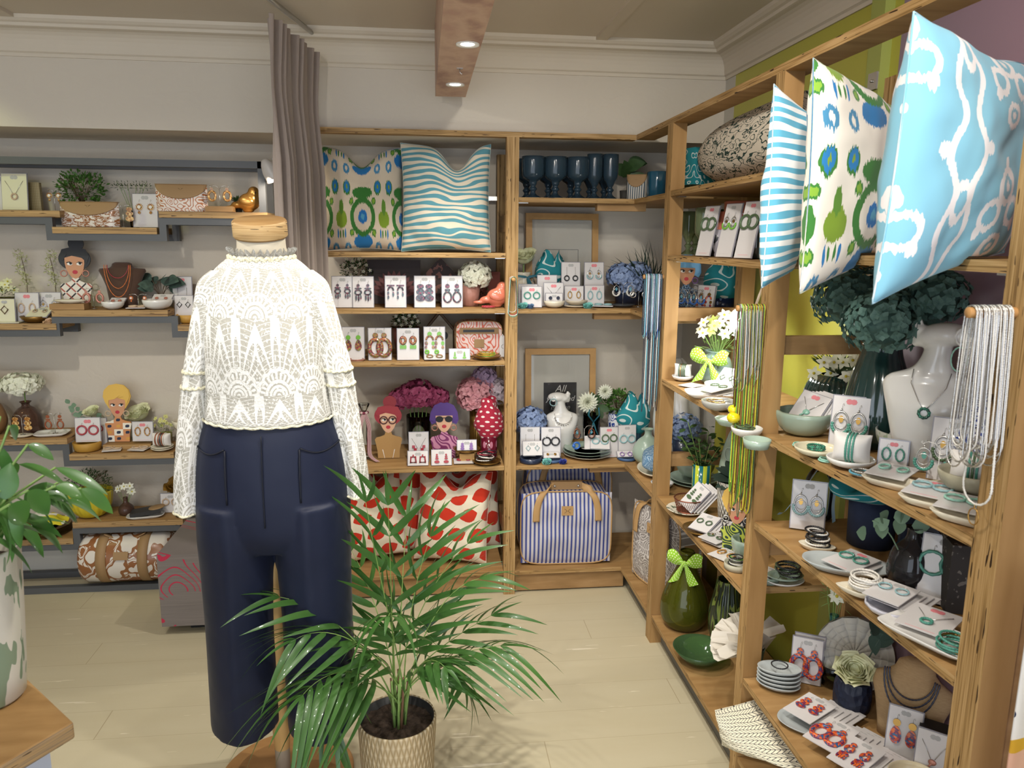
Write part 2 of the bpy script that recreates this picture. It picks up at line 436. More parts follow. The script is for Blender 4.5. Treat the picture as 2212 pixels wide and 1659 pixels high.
def glass(name, col, rough=.02, ior=1.45, dense=0.0, refl=.9):
    "thin-walled glass: tinted see-through with a mirror sheen that grows toward the edges"
    if name in MATS: return MATS[name]
    m = bpy.data.materials.new(name); m.use_nodes = True; nt = m.node_tree; N_ = nt.nodes; N_.remove(N_['Principled BSDF'])
    tr = N_.new('ShaderNodeBsdfTransparent'); tr.inputs[0].default_value = lin(col)
    gl = N_.new('ShaderNodeBsdfGlossy'); gl.inputs['Roughness'].default_value = rough; gl.inputs[0].default_value = (refl, refl, refl, 1)
    fr_ = N_.new('ShaderNodeFresnel'); fr_.inputs[0].default_value = 1.45; mx = N_.new('ShaderNodeMixShader'); out = tr.outputs[0]
    if dense:
        df = N_.new('ShaderNodeBsdfDiffuse'); df.inputs[0].default_value = lin(col); m2 = N_.new('ShaderNodeMixShader'); m2.inputs[0].default_value = dense
        nt.links.new(tr.outputs[0], m2.inputs[1]); nt.links.new(df.outputs[0], m2.inputs[2]); out = m2.outputs[0]
    nt.links.new(fr_.outputs[0], mx.inputs[0]); nt.links.new(out, mx.inputs[1]); nt.links.new(gl.outputs[0], mx.inputs[2]); nt.links.new(mx.outputs[0], N_['Material Output'].inputs[0])
    MATS[name] = m; return m
G_CLEAR = glass('clear_glass', 'f4f6f4'); G_OLIVE = glass('olive_green_glass', 'a8ad3c', dense=.12); G_TEAL = glass('teal_glass', '4fa8a0', dense=.25)
G_BROWN = glass('brown_glass', 'b08a78', dense=.15); G_SMOKE = glass('smoky_black_glass', '77757a', dense=.1)

NAVYG = glass('midnight_blue_pressed_glass', '3c5262', .12, dense=.45)
GREENG = glass('moss_green_pressed_glass', '9aab80', .1, dense=.3)

# fabrics and prints
def zebra(name, a, b, n=17.0):
    def c():
        u, v, _ = coord(); w1 = fnoise(vec(u*1.3, v*3.2), 1.6, 1.0); w2 = fnoise(vec(u*2.6+7.0, v*9.0), 1.2, 1.0)
        t = (v*n)+w1*2.4+fsin(u*5.0+w1*6.0)*.18
        return mixc(sst(fsin(t*6.2832)+(w2-.5)*2.6, -.1, .1), a, b)
    return mat(name, c, .9, spec=.1, sheen=.15)
Z_GREY = zebra('blue_and_cream_wave_print', 'ddd2bd', '5e96a3')
Z_BLUE = zebra('sky_blue_and_white_wave_print', 'eef0f0', '62acc9')
def ikat(name, cream, shift=0.0):
    def c():
        u, v, _ = coord(); j = (fnoise(vec(u*90.0, v*3.0), 1.6, 2.0)-.5)*.11
        x = fping(u*(2.0 if not shift else 2.1)+shift, .5)*2.0; y = fmod(v*(1.25 if not shift else 1.35)+j+.12, 1.0)   # mirrored left and right
        def el(cx, cy, rx, ry): return fsq(((x-cx)/rx)**2.0+((y-cy)/ry)**2.0)
        g1 = el(0.0, .50, .40, .135)*1.0; g = fmin(fabs_(el(0.0, .50, .40, .19)-1.0)/.22, fmax(el(0.0, .80, .42, .06), .0))
        col = mixc(el(0.0, .80, .46, .085) < 1.0, cream, '3f7a3a')
        col = mixc(el(.0, .20, .44, .095) < 1.0, col, '2f78b4')
        col = mixc(fabs_(el(0.0, .5, .50, .20)-1.0) < .17, col, '3f7a3a')
        col = mixc(el(.0, .5, .21, .085) < 1.0, col, '2f74b8'); col = mixc(el(.0, .5, .09, .035) < 1.0, col, '5b9fc0')
        col = mixc(el(1.0, .48, .26, .11) < 1.0, col, '7d9a35'); col = mixc(el(1.0, .62, .10, .09) < 1.0, col, '5f8a38')
        col = mixc(el(.72, .86, .17, .095) < 1.0, col, '3f7a3a'); col = mixc(el(.72, .87, .13, .075) < 1.0, col, '2f78b4')
        col = mixc(el(.72, .87, .04, .028) < 1.0, col, '7d9a35')
        col = mixc(el(.72, .12, .15, .075) < 1.0, col, '4a86ac'); col = mixc(el(.72, .12, .06, .035) < 1.0, col, cream)
        col = mixc(el(.52, .31, .10, .048) < 1.0, col, '3f7a3a'); col = mixc(el(.52, .31, .065, .030) < 1.0, col, '7fa63e')
        col = mixc(el(.52, .69, .10, .048) < 1.0, col, '3f7a3a'); col = mixc(el(.52, .69, .065, .030) < 1.0, col, '7fa63e')
        col = mixc(el(.83, .30, .035, .06) < 1.0, col, '2f78b4'); col = mixc(el(.93, .30, .03, .05) < 1.0, col, '3f7a3a')
        return col
    return mat(name, c, .9, spec=.1, sheen=.15)
I_DIM = ikat('dim_green_and_blue_ikat_print', 'd6c8b2'); I_LIT = ikat('lit_green_and_blue_ikat_print', 'e8e2d8', .25)  # one ikat twice: shade and light are put into the cream ground colour
def _bik():
    u, v, _ = coord(); j = (fnoise(vec(u*70.0, v*6.0), 1.5, 2.0)-.5)*.085
    x = fping(u*1.5+.1, .5)*2.0; y = fmod(v*1.7+j, 1.0)
    def el(cx, cy, rx, ry): return fsq(((x-cx)/rx)**2.0+((y-cy)/ry)**2.0)
    def ring(e, t): return fabs_(e-1.0) < t
    m = ring(el(0.0, .62, .20, .12), .24); m = fmax(m, el(0.0, .62, .07, .04) < 1.0); m = fmax(m, ring(el(.28, .42, .16, .10), .26))
    m = fmax(m, el(0.0, .78, .05, .07) < 1.0); m = fmax(m, ring(el(.0, .16, .17, .085), .28)); m = fmax(m, el(.0, .16, .06, .03) < 1.0)
    m = fmax(m, fabs_(x-.80-fsin(y*12.566)*.08) < .055); m = fmax(m, ring(el(1.0, .55, .13, .12), .3)); m = fmax(m, el(.62, .9, .09, .05) < 1.0)
    m = fmax(m, el(.40, .30, .07, .05) < 1.0)
    return mixc(m, '83bcd2', 'ece8e8')
I_BLUE = mat('sky_blue_ikat_print', _bik, .9, spec=.1, sheen=.15)
def _pet():
    u, v, _ = coord(); r = ffl(v*4.6); x0 = u*3.4+r*.5; cx = ffr(x0)-.5; cy = ffr(v*4.6)-.5
    n = fnoise(vec(u*45.0, v*45.0), 1.0, 1.0)-.5; X = cx*.94+cy*.34; Y = cy*.94-cx*.34
    d = fabs_(Y)/(.36*(1.0-(X/.43)**2.0)+.001)+n*.25
    return mixc(fmin(d < 1.0, fabs_(X) < .42) , 'e5dbc6', 'c63a28')
PETALF = mat('red_petal_print', _pet, .9, spec=.1, sheen=.15)
def _toile():
    u, v, _ = coord(); n = fnoise(vec(u*14.0, v*8.0), 1.0, 2.0); a = fabs_(ffr(n*9.0)-.5) < .09
    b = fnoise(vec(u*22.0+3.0, v*9.0), 1.6, 5.0, .7) > .55; c_ = fabs_(fsin((u*60.0+n*40.0))) < .4
    return mixc(fmax(a, fmin(b, c_+(fnoise(vec(u*20.0, v*20.0), 1.0)>.5))), 'cfc5b4', '33453f')
TOILE = mat('green_botanical_toile_print', _toile, .9, spec=.1)
def _herr():
    u, v, _ = coord(); x = u*9.0; y = v*19.0; k = fabs_(ffr(x)-.5)*2.0
    wv = fnoise(vec(u*4.0, v*4.0), 1.0)*1.0
    a = ffr(y+k*1.5+wv*.6) < .20; b = (k < .06) ; b2 = k > .94
    return mixc(fmax(a, fmax(b, b2)), 'e6dfc8', '3b3e40')
HERR = mat('black_herringbone_line_print', _herr, .9, spec=.1)
def _stripe():
    u, v, _ = coord(); s = ffr(u*22.0); return mixc(s < .42, mixc(fmin(s > .5, s < .92), 'b4b1ba', 'c3c0c6'), '3d4a8c')
STRIPE = mat('blue_ticking_stripe', _stripe, .45, coat=.1)
def _maze():
    u, v, _ = coord(); n = fnoise(vec(u*5.5, v*7.0), 1.0, 0.0); m = fnoise(vec(u*7.0+9.0, v*5.0), 1.0, 0.0)
    return mixc(fmax(fabs_(ffr(n*9.0)-.5) < .17, fabs_(ffr(m*5.0)-.5) < .06), '8d8784', 'd2cecb')
MAZE = mat('grey_and_white_maze_print', _maze, .4)
def maze2(name, a, b, s=1.0):
    return mat(name, lambda: mixc(fabs_(ffr(fnoise(vec(coord()[0]*7.0*s, coord()[1]*4.0*s), 1.0, 0.0)*6.0)-.5) < .16, a, b), .4)
MAZEO = maze2('white_and_rust_squiggle_print', 'd9cfc8', 'a9663c'); MAZEP = maze2('pink_and_coral_squiggle_print', 'dcc4bd', 'c9604a', .8)
def _leafp():
    u, v, _ = coord(); n = fnoise(vec(u*6.0, v*6.0), 1.0, 2.0); w1 = fabs_(fsin(u*95.0+n*50.0+v*40.0)) > .45
    b = n > .53; c2 = fmin(n < .47, n > .40)
    return mixc(fmax(b, fmin(c2, w1)), '8d5b36', 'd6cfc6')
LEAFP = mat('brown_and_white_leaf_print', _leafp, .3, coat=.2)
TAN = mat('tan_leather', '9a7b55', .6); TANL = mat('light_tan_leather', 'b08c5c', .55); BLKL = mat('black_leather', '2b2a2b', .4)
def polka(name, a, b, n=9.0):
    def c():
        u, v, _ = coord(); r = ffl(v*n); x = ffr(u*n+r*.5)-.5; y = ffr(v*n)-.5; return mixc(fsq(x*x+y*y) < .22, a, b)
    return mat(name, c, .8, sheen=.1)
POLR = polka('red_polka_dot_cloth', 'a51f3a', 'e8dcd8'); POLG = polka('lime_polka_dot_ribbon', '8fbf2f', 'e8f0c8', 6.0)
def _tealp():
    u, v, _ = coord(); n = fnoise(vec(u*3.0, v*3.0), 1.2, 0.0); return mixc(fabs_(ffr(n*4.5)-.5) < .09, '1f7f88', 'c9d6d2')
TEALC = mat('teal_and_white_print_cloth', _tealp, .85)
def _paisley():
    u, v, _ = coord(); n = fnoise(vec(u*8.0, v*8.0), 1.0, 1.0); return mixc(fabs_(ffr(n*8.0)-.5) < .12, '5b7d9b', 'a9bccb')
PAIS = mat('blue_paisley_cloth', _paisley, .85)
def _ott():
    x, y, z = coord('Object'); a = y+x*.6; n = fnoise(vec(a*3.2, z*3.2, 1.0), 1.2, 1.0)
    blot = fnoise(vec(a*2.2+4.0, z*2.4, 0.0), 1.3, 1.0)
    l = fabs_(ffr(fnoise(vec(a*7.0, z*4.0, 2.0), 1.0, 1.0)*13.0)-.5) < .085
    wv = fnoise(vec(x*4.0, y*4.0, z*240.0), 1.0, 2.0)
    return mixc(fmin(l, blot > .47), mixc(wv, '6b6562', '8b837f'), 'b53a50')
OTT = mat('grey_upholstery_red_line_drawing', _ott, .9, spec=.1)
NAVY = mat('navy_cotton', '151c33', .55, sheen=.05, spec=.35, bump=lambda: fnoise(vec(*coord('Object')), 7.0, 2.0), bstr=.5, bdist=.012)
FORM = mat('calico_dress_form', 'c9c0ac', .8)
def _lacev(C=10.0, R=3.6):
    u, v, _ = coord()
    y = v*R; r = ffl(y); x = u*C+r*.5; cx = (ffr(x)-.5)*1.0; cy = ffr(y)
    d = fsq(cx**2.0+(cy*1.36)**2.0); th = fatan2(cy*1.36, cx)
    rings = fmax(fabs_(d-.30) < .035, fmax(fabs_(d-.20) < .03, fmax(fabs_(d-.12) < .03, d < .05)))
    rays = fmin(fsin(th*24.0) > -.1, fmin(d > .34, d < .46)); scal = fabs_(d+fsin(th*16.0)*.015-.50) < .035
    # tear-drop loops above the fans
    q = fabs_(fsin(th*7.0)); loops = fmin(d > .52, fmax(fabs_(q-.62-(d-.7)*.6) < .17, fabs_(fsin(d*34.0)) < .22))
    nb = fnoise(vec(u*C*16.0, v*R*20.0), 1.0, 2.0)
    return fmax(fmax(rings, rays), fmax(scal, loops)), nb
def _lacea(*a):
    l, nb = _lacev(*a); return fmin(fmax(l, nb > .60)*.26+.74, 1.0)
LACE = mat('white_lace', lambda: mixc(fmax(_lacev()[0], _lacev()[1] > .60), 'cbc8be', 'e8e7e3'), .85, alpha=_lacea, bump=lambda: _lacev()[0]+_lacev()[1]*.6, bstr=1.0, bdist=.004, spec=.2)
LACES = mat('white_lace_sleeve', lambda: mixc(fmax(_lacev(3.0, 4.0)[0], _lacev(3.0, 4.0)[1] > .60), 'cbc8be', 'e8e7e3'), .85, alpha=lambda: _lacea(3.0, 4.0), bump=lambda: _lacev(3.0, 4.0)[0]+_lacev(3.0, 4.0)[1]*.6, bstr=1.0, bdist=.004, spec=.2)
LACEW = mat('cream_lace_trim', 'e6e0c4', .85, bump=lambda: fvor(vec(*coord('Object')), 160.0), bstr=.9, bdist=.004)
SKIN1 = mat('printed_tan_face', 'c58f6c', .5); SKIN2 = mat('printed_pale_face', 'd6a98a', .5)
HB = mat('printed_black_hair', '2a2a2e', .5); HR = mat('printed_red_hair', '97303a', .5); HP = mat('printed_purple_hair', '4b2f77', .5)
HY = mat('printed_blonde_hair', 'd8b054', .5); HBL = mat('printed_blue_hair', '6fa6cf', .5)
LIPS = mat('printed_red_lips', 'b53340', .5); KRAFT = mat('kraft_board', 'b08a56', .7); BLACK = mat('flat_black', '18181a', .5)
WPRINT = mat('flat_white', 'e8e4de', .6)
def _retro():
    u, v, _ = coord(); x = ffr(u*3.0)-.5; y = ffr(v*4.0)-.5; a = fabs_(x-y)+((x+y)**2.0)*2.0 < .34
    k = fmod(ffl(u*3.0)+ffl(v*4.0)*2.0, 3.0)
    return mixc(a, mixc(k > .5, 'e6dfd0', 'c98a5a'), mixc(k > 1.5, '262c44', 'd09a48'))
RETRO = mat('retro_petal_tile_print', _retro, .5)
def _motif():
    u, v, _ = coord(); x = ffr(u*3.0)-.5; y = ffr(v*3.0)-.5; a = fmin(fabs_(fabs_(x)-fabs_(y))+.0 < .10, fabs_(x)+fabs_(y) > .12)
    k = fmod(ffl(u*6.0)+ffl(v*6.0), 2.0); return mixc(a, 'e0d8cc', mixc(k > .5, '2c2a2e', 'a8584a'))
MOTIF = mat('cross_petal_print', _motif, .5)
SWIRLP = mat('plum_swirl_print', lambda: mixc(fabs_(ffr(fnoise(vec(coord()[0]*2.0, coord()[1]*2.0), 1.0, 0.0)*8.0)-.5) < .25, 'c98aa6', '7c2f63'), .5)
SWIRLG = mat('green_swirl_print', lambda: mixc(fabs_(ffr(fnoise(vec(coord()[0]*2.0, coord()[1]*2.0), 1.0, 0.0)*9.0)-.5) < .2, '233b2f', 'b7c04a'), .5)
def _basket():
    u, v, _ = coord(); a = ffr(u*46.0+v*11.0); b = ffr(u*46.0-v*11.0); return mixc(fmin(fabs_(a-.5), fabs_(b-.5))*2.0, 'a8916a', 'dccdae')
BASKET = mat('woven_seagrass', _basket, .8, bump=lambda: fmin(fabs_(ffr(coord()[0]*46.0+coord()[1]*11.0)-.5), fabs_(ffr(coord()[0]*46.0-coord()[1]*11.0)-.5)), bstr=1.0, bdist=.006)
FLORAL = mat('pale_pot_blurred_leaf_print', lambda: mixc(fnoise(vec(coord()[0]*14.0, coord()[1]*7.0), 1.0, 2.0) > .56, 'cfcabc', '7f9077'), .35, coat=.3)
BLUEW = mat('blue_and_white_flower_porcelain', lambda: mixc(fabs_(ffr(fnoise(vec(coord()[0]*9.0, coord()[1]*6.0), 1.0, 1.0)*7.0)-.5) < .16, 'dcdee4', '27408f'), .15, coat=.6)
CELA = mat('celadon_glaze', lambda: mixc(fnoise(vec(*coord('Object')), 14.0, 2.0), '8a9e90', 'a3b4a5'), .25, coat=.5)
DKGREEN = mat('dark_green_glaze', '1f3a38', .12, coat=.8)
NAVYP = mat('navy_glaze', '252f45', .3, coat=.3); TERRA = mat('coral_ceramic', 'c9745c', .25, coat=.5); GOLDB = mat('gold_ceramic', 'b98a48', .25, .7)
MUST = mat('mustard_ceramic', 'b58a3c', .5); YELC = mat('yellow_ceramic', 'c9b62c', .35, coat=.3); PINKC = mat('dusty_pink_ceramic', 'b98577', .5, bump=lambda: fvor(vec(coord()[0]*22.0, coord()[1]*12.0), 1.0), bstr=.6)
HESS = mat('hessian_cloth', lambda: mixc(fnoise(vec(coord('Object')[0]*30.0, coord('Object')[1]*30.0, coord('Object')[2]*160.0), 3.0, 2.0), '9c7f5c', 'bb9f78'), .95)
BROWNB = mat('brown_velvet', '4b3529', .9, sheen=.3)
PAPER = mat('white_tissue_paper', 'dcd6cb', .8, transl=.3)
# ---------------------------------------------------------------- room
YU, YB, XW, ZC, ZN = 3.20, 3.58, 1.25, 2.33, 1.955     # upper wall, niche wall, right wall, ceiling, niche soffit
XL, YF = -3.2, -2.6
def structure(name, mb, m): return obj(name, mb, m, kind='structure')
structure('floor', MB().bb(XL, 2.2, YF, 3.7, -.05, 0), FLOOR)
structure('ceiling', MB().bb(XL, 2.2, YF, 3.7, ZC, ZC+.05), CEIL)
structure('wall_back', MB().bb(XL, 1.45, YB, YB+.1, 0, ZN+.02), WALL)
structure('wall_back_upper', MB().bb(XL, 1.45, YU, YB+.1, ZN, ZC), WALL)
structure('wall_left', MB().bb(XL-.1, XL, YF, YB+.1, 0, ZC), WALLW)
structure('wall_right_white', MB().bb(XW, XW+.1, 3.0975, YB, 0, ZC), WALLW)
structure('wall_right_yellow', MB().bb(XW, XW+.1, 2.0, 3.0975, 0, ZC), YELLOW)
structure('wall_right_pink', MB().bb(XW, XW+.1, -.6, 2.0, 0, ZC), PINKW)
t = thing('trim_1', 'lime green painted upright joining strip between the yellow and mauve walls', 'trim', (XW, 2.07, 0)); t['kind'] = 'structure'
obj('strip', MB().bb(-.028, 0, -.03, .035, 0, 2.205), LIME, t)
hb = MB().bb(-.034, -.028, -.028, .012, 1.96, 2.005); hb.ball((-.036, -.008, 1.983), .004); obj('hinge_plate', hb, SILV, t)
# cornice, stepped profile swept along back wall and right wall
def cornice(prof, axis):
    mb = MB(); n = len(prof); vs = []; fs = []
    for e in (0, 1):
        for a, z in prof:
            vs.append((XL if e == 0 else XW-a, YU-a, z) if axis == 'x' else (XW-a, -.6 if e == 0 else YU-a, z))
    for i in range(n-1): fs.append((i, i+1, n+i+1, n+i) if axis == 'x' else (i+1, i, n+i, n+i+1))
    return mb.add(vs, fs, None, 0, False)
PR = [(0, 2.205), (.006, 2.205), (.006, 2.217), (.014, 2.222), (.016, 2.232)]
PR += [(.016+.052*(1-cos(a*pi/12)), 2.232+.062*sin(a*pi/12)) for a in range(1, 7)] + [(.075, 2.296), (.078, 2.306), (.088, 2.31), (.098, 2.318), (.10, 2.33)]
structure('trim_2', cornice(PR, 'x'), CEIL); structure('trim_3', cornice(PR, 'y'), CEIL)
for i, x in enumerate((.70, -1.46)):
    structure('trim_%d' % (i+4), MB().bb(x-.022, x+.022, YF, YU-.09, ZC-.012, ZC), CEIL)
structure('baseboard_back', MB().bb(XL, .3, YB-.02, YB, 0, .12), WALLW)

# timber light box with downlights
t = thing('ceiling_light_box', 'long stained plywood light box hanging under the ceiling with round downlights', 'light fitting', (.113, 3.09, 2.09))
mb = MB(); mb.bb(-.058, .058, -3.6, 0, 0, .012); mb.bb(-.058, -.046, -3.6, 0, .012, .24); mb.bb(.046, .058, -3.6, 0, .012, .24); mb.bb(-.046, .046, -.012, 0, .012, .24)
obj('box', mb, LIGHTBOX, t)
GLOW = mat('lit_lamp_glass', 'ffffff', .3, emit='fff6e6', estr=9.0)
for i, (x, y) in enumerate(((.132, 2.279), (.121, 2.849), (.14, 1.45))):
    d = MB().lathe([(.016, -.001), (.030, -.0015), (.033, -.004), (.033, 0)], 32, TR(x-.113, y-3.09, 0))
    r = obj('downlight_rim', d, mat('white_lamp_rim', 'e8e6e2', .4), t)
    obj('downlight_lens', MB().lathe([(.0001, -.0022), (.017, -.0022), (.020, -.0012)], 28, TR(x-.113, y-3.09, 0)), GLOW, r)
hk = MB(); hk.tube([(0, 0, 0), (0, 0, -.012), (.006, 0, -.018), (.008, 0, -.012)], .0016, 6, TR(.012, -.50, 0)); hk.bb(-.010+.012, .010+.012, -.506, -.494, -.002, 0)
obj('hook', hk, SILV, t)
cl = MB()
# curtain
pts0 = []; n = 96
def curt(u, v):
    # u along the rail, v downward
    X0, Y0, X1, Y1 = -.487, 2.70, -.400, 3.12
    z = 2.26-.03*u-v*2.24
    k = .35+.65*min(1, abs(v-.09)*9) if v < .2 else 1.0
    spread = 1.0+.15*v
    ph = u*pi*2*9
    a = .022*spread*k*(sin(ph)+.35*sin(ph*1.7+1+v*.5))
    bx = X0+(X1-X0)*u; by = Y0+(Y1-Y0)*u
    return (bx+a*.98+.012*u, by-a*.2+.06*sin(u*17+v*2)*.2, z)
t = thing('curtain', 'gathered beige linen curtain hanging from a ceiling rail behind the dress form', 'curtain', (0, 0, 0))
obj('drape', MB().grid(curt, 240, 40), LINEN, t)
rl = MB(); rl.tube([(-.50, 2.3, ZC-.02), (-.487, 2.70, ZC-.02), (-.40, 3.14, ZC-.02)], .009, 8); rl.bb(-.52, -.47, 2.66, 2.69, ZC-.012, ZC)
obj('rail', rl, SILV, t)

# ---------------------------------------------------------------- plywood corner shelving
FY, FX = 3.149, 0.867       # front planes of the back run and the side run
Z = dict(top=1.955, c=1.498, s1=1.722, s2=1.271, s3=1.052, s4=.594, bot=.111, m1=1.727, m2=1.503, m3=1.055, m4=.605)
u = thing('corner_shelving_unit', 'L-shaped plywood and pine open shelving covering the corner of the shop', 'shelving', (0, 0, 0))
def shelf(x0, x1, y0, y1, z, th=.019, z2=None, name='shelf'):
    mb = MB()
    mb.bb(x0, x1, y0, y1, z-th, z)
    if z2 is not None: mb.v = [(a, b, c+(z2-z)*(y1-b)/(y1-y0)) for a, b, c in mb.v]
    return obj(name, mb, PLY_SHELF, u)
def post(x0, x1, y0, y1, z0, z1, m, name='post'):
    return obj(name, MB().bb(x0, x1, y0, y1, z0, z1), m, u)
DB = YB-.03
# back run
shelf(-.47, FX-.001, FY, YU-.003, Z['top']+.02, .02, name='top_rail')
post(.338, .388, FY, FY+.045, 0, Z['top'], PLY_X)
post(.335, .385, YB-.075, YB-.03, 0, Z['top']-.03, PLY_X)
post(-.47, -.42, FY, FY+.045, 0, Z['top'], PLY_X)
for z in (Z['c'], Z['s2'], Z['s3'], Z['s4'], Z['bot']): shelf(-.42, .337, FY+.002, DB, z)
for z in (.28, .75, 1.2, 1.62): obj('rung', MB().bb(.345, .38, FY+.045, YB-.075, z-.035, z+.035), PINE, u)
for z in (Z['s1'], Z['s2'], Z['s4'], Z['bot']): shelf(.389, XW-.01, FY+.0, DB, z)
for x0, x1 in ((-.42, .337), (.392, FX+.02)):
    obj('kickboard', MB().bb(x0, x1, FY+.02, FY+.04, .008, Z['bot']-.019), PINE, u)
# metal brackets under shelves and wall tie
for z in (Z['c'], Z['s2'], Z['s3'], Z['s4']): obj('shelf_pin', MB().bb(.295, .337, FY+.02, FY+.032, z-.0225, z-.0195), SILV, u)
obj('shelf_pin', MB().bb(.389, .43, FY+.02, FY+.032, Z['s1']-.0225, Z['s1']-.0195), SILV, u)
tie = onY(1062, 429, 3.52); obj('bracket', MB().bb(tie[0]-.028, tie[0]+.028, 3.515, 3.519, tie[2]-.009, tie[2]+.009), SILV, u)
# side run
XB = XW-.05
sr = MB().bb(FX, FX+.075, .2, FY, Z['top'], Z['top']+.02); obj('top_rail', sr, ply('plywood_top_rail', 2, 0), u)
LAD = ((2.68, 2.739), (1.845, 1.892), (1.005, 1.061))
for i, (a, b) in enumerate(LAD):
    post(FX, FX+(.05 if i < 2 else .055), a, b, 0, Z['top'], PLY_Y)
    post(XB-.05, XB, a, b, 0, Z['top'], PLY_Y)
    for z in (.74, 1.29, .055) if i < 2 else (.74, 1.29):
        hh = .024 if z > .6 else .04
        obj('rung', MB().bb(FX+.05, XB-.05, a+.012, b-.012, z-hh, z+hh), PINE, u)
post(FX+.055, FX+.11, 1.012, 1.04, 0, Z['top'], PINE)
BOLTM = mat('dark_bolt', '3c352e', .5, .4)
for i, (a, b) in enumerate(LAD):
    for z in (.16, .42, .70, .82, 1.02, 1.21, 1.40, 1.62):
        bo = MB().lathe([(.0001, -.0015), (.0048, -.0015), (.006, .0)], 12, TR(FX+.026, a, z) @ RXm(90))
        obj('bolt', bo, BOLTM, u)
# bay 0 (corner), bay 1, bay 2
for z in (Z['s1'], Z['s2'], Z['s4'], Z['bot']): shelf(FX+.001, XB, 2.74, FY, z)
for z in (Z['m1'], Z['m2'], Z['m3'], Z['m4'], .118): shelf(FX+.001, XB, 1.894, 2.678, z)
shelf(FX+.001, XB, 1.063, 1.843, 1.527); shelf(FX+.001, XB, 1.063, 1.843, 1.060, z2=1.092); shelf(FX+.001, XB, 1.063, 1.843, .820, z2=.846)
shelf(FX+.001, XB, 1.063, 1.843, .363); shelf(FX+.001, XB, 1.063, 1.843, .118)
ZB2 = lambda y: 1.060+.032*(1.843-y)/.78
ZB3 = lambda y: .820+.026*(1.843-y)/.78
obj('kickboard', MB().bb(FX+.045, FX+.06, .6, FY+.0, .0, .092), mat('grey_painted_kick', '6a675f', .6), u)
for z, y in ((Z['m1'], 2.66), (Z['m2'], 2.66), (Z['m1'], 1.91), (1.527, 1.09)): obj('shelf_pin', MB().bb(FX+.02, FX+.045, y-.02, y+.015, z-.0235, z-.0195), SILV, u)
# corner battens under the back run shelves
for z in (Z['s1'], Z['s2'], Z['s4']):
    obj('batten', MB().bb(.72, FX+.06, FY+.03, FY+.07, z-.048, z-.019), PINE, u)
# pegs
PEGS = []
for (px, py, X, y) in ((1380, 592, FX, 2.715), (1598, 617, FX, 1.868), (2098, 672, FX, 1.035)):
    P = onX(px, py, FX-.07); z = {2.715: 1.425, 1.868: 1.385, 1.035: 1.452}[y]
    pg = MB().lathe([(.0001, -.075), (.0075, -.075), (.008, -.074), (.008, 0.0)], 16, TR(FX, y, z) @ RYm(90))
    obj('peg', pg, mat('turned_pine_peg', 'b98a55', .5), u); PEGS.append((y, z))
pg = MB().lathe([(.0001, -.075), (.007, -.075), (.0075, 0.0)], 16, TR(.363, FY, 1.395) @ RXm(-90)); obj('peg', pg, MATS['turned_pine_peg'], u)

# ---------------------------------------------------------------- grey steel step shelving on the left
SF, SB = 3.35, 3.545
su = thing('steel_step_shelving', 'grey steel framed stepped wall shelving with thick plywood boards', 'shelving', (-1.3, 3.45, 0))
W2L = TR(1.3, -3.45, 0)
def sobj(name, mb, m): return obj(name, MB().add(mb.v, mb.f, mb.uv, 0, False, W2L) if 0 else mb, m, su, M=W2L)
T_ = .028
def bar(mb, x0, z0, x1, z1, y):
    if abs(z0-z1) < 1e-6: mb.bb(min(x0, x1)-T_/2, max(x0, x1)+T_/2, y, y+T_, z0-T_, z0)
    else: mb.bb(x0-T_/2, x0+T_/2, y, y+T_, min(z0, z1)-T_, max(z0, z1))
tiers = [  # boards (x0, x1, top z) and zig-zag rail
 [(-3.0, -1.455, 1.652), (-1.49, -1.085, 1.588), (-1.072, -.64, 1.655)],
 [(-3.0, -1.512, 1.195), (-1.525, -1.066, 1.250), (-1.03, -.64, 1.188)],
 [(-3.0, -1.515, .706), (-1.513, -1.085, .634), (-1.055, -.64, .712)],
 [(-3.0, -1.533, .255), (-1.528, -1.068, .328)]]
for tier in tiers:
    for i, y in enumerate((SF, SB-T_)):
        mb = MB()
        for k, (a, b, z) in enumerate(tier):
            zz = z-.026; aa = a+.012 if k else a; lower_prev = k and tier[k-1][2] > z
            e0, e1 = a, b
            if k:   # vertical link at the joint
                pz = tier[k-1][2]-.026; xj = (tier[k-1][1]+a)/2 if False else (a-.012 if pz > zz else a+.010)
                mb.bb(xj-T_/2, xj+T_/2, y, y+T_, min(pz, zz), max(pz, zz)-T_)
                e0 = xj-T_/2
            if k < len(tier)-1:
                nz = tier[k+1][2]-.026; na = tier[k+1][0]; e1 = (na-.012 if zz > nz else na+.010)+T_/2
            mb.bb(e0, e1, y, y+T_, zz-T_, zz)
        obj('frame_rail', mb, STEEL, su, M=W2L)
    for a, b, z in tier:
        lo = .0
        obj('board', MB().bb(a, b, SF-.004, SB-.004, z-.026, z), ply('plywood_board', 2, 'h', '9c7f58', '5f4530'), su, M=W2L)
mb = MB()
for y in (SF, SB-T_): mb.bb(-3.0, -.64, y, y+T_, 1.832, 1.860); mb.bb(-3.0, -.64, y, y+T_, .0, .028)
mb.bb(-.672, -.644, SF, SF+T_, .0, 1.86); mb.bb(-.672, -.644, SB-T_, SB, .0, 1.86); mb.bb(-.672, -.644, SF+T_, SB-T_, 1.832, 1.86)
mb.bb(-1.082, -1.054, SF, SF+T_, .028, .30); mb.bb(-1.06, -1.032, SB-T_, SB, .028, .30)
for z in (1.20, .70): mb.bb(-3.0, -2.972, SF, SF+T_, 0, 1.86)
obj('outer_frame', mb, STEEL, su, M=W2L)
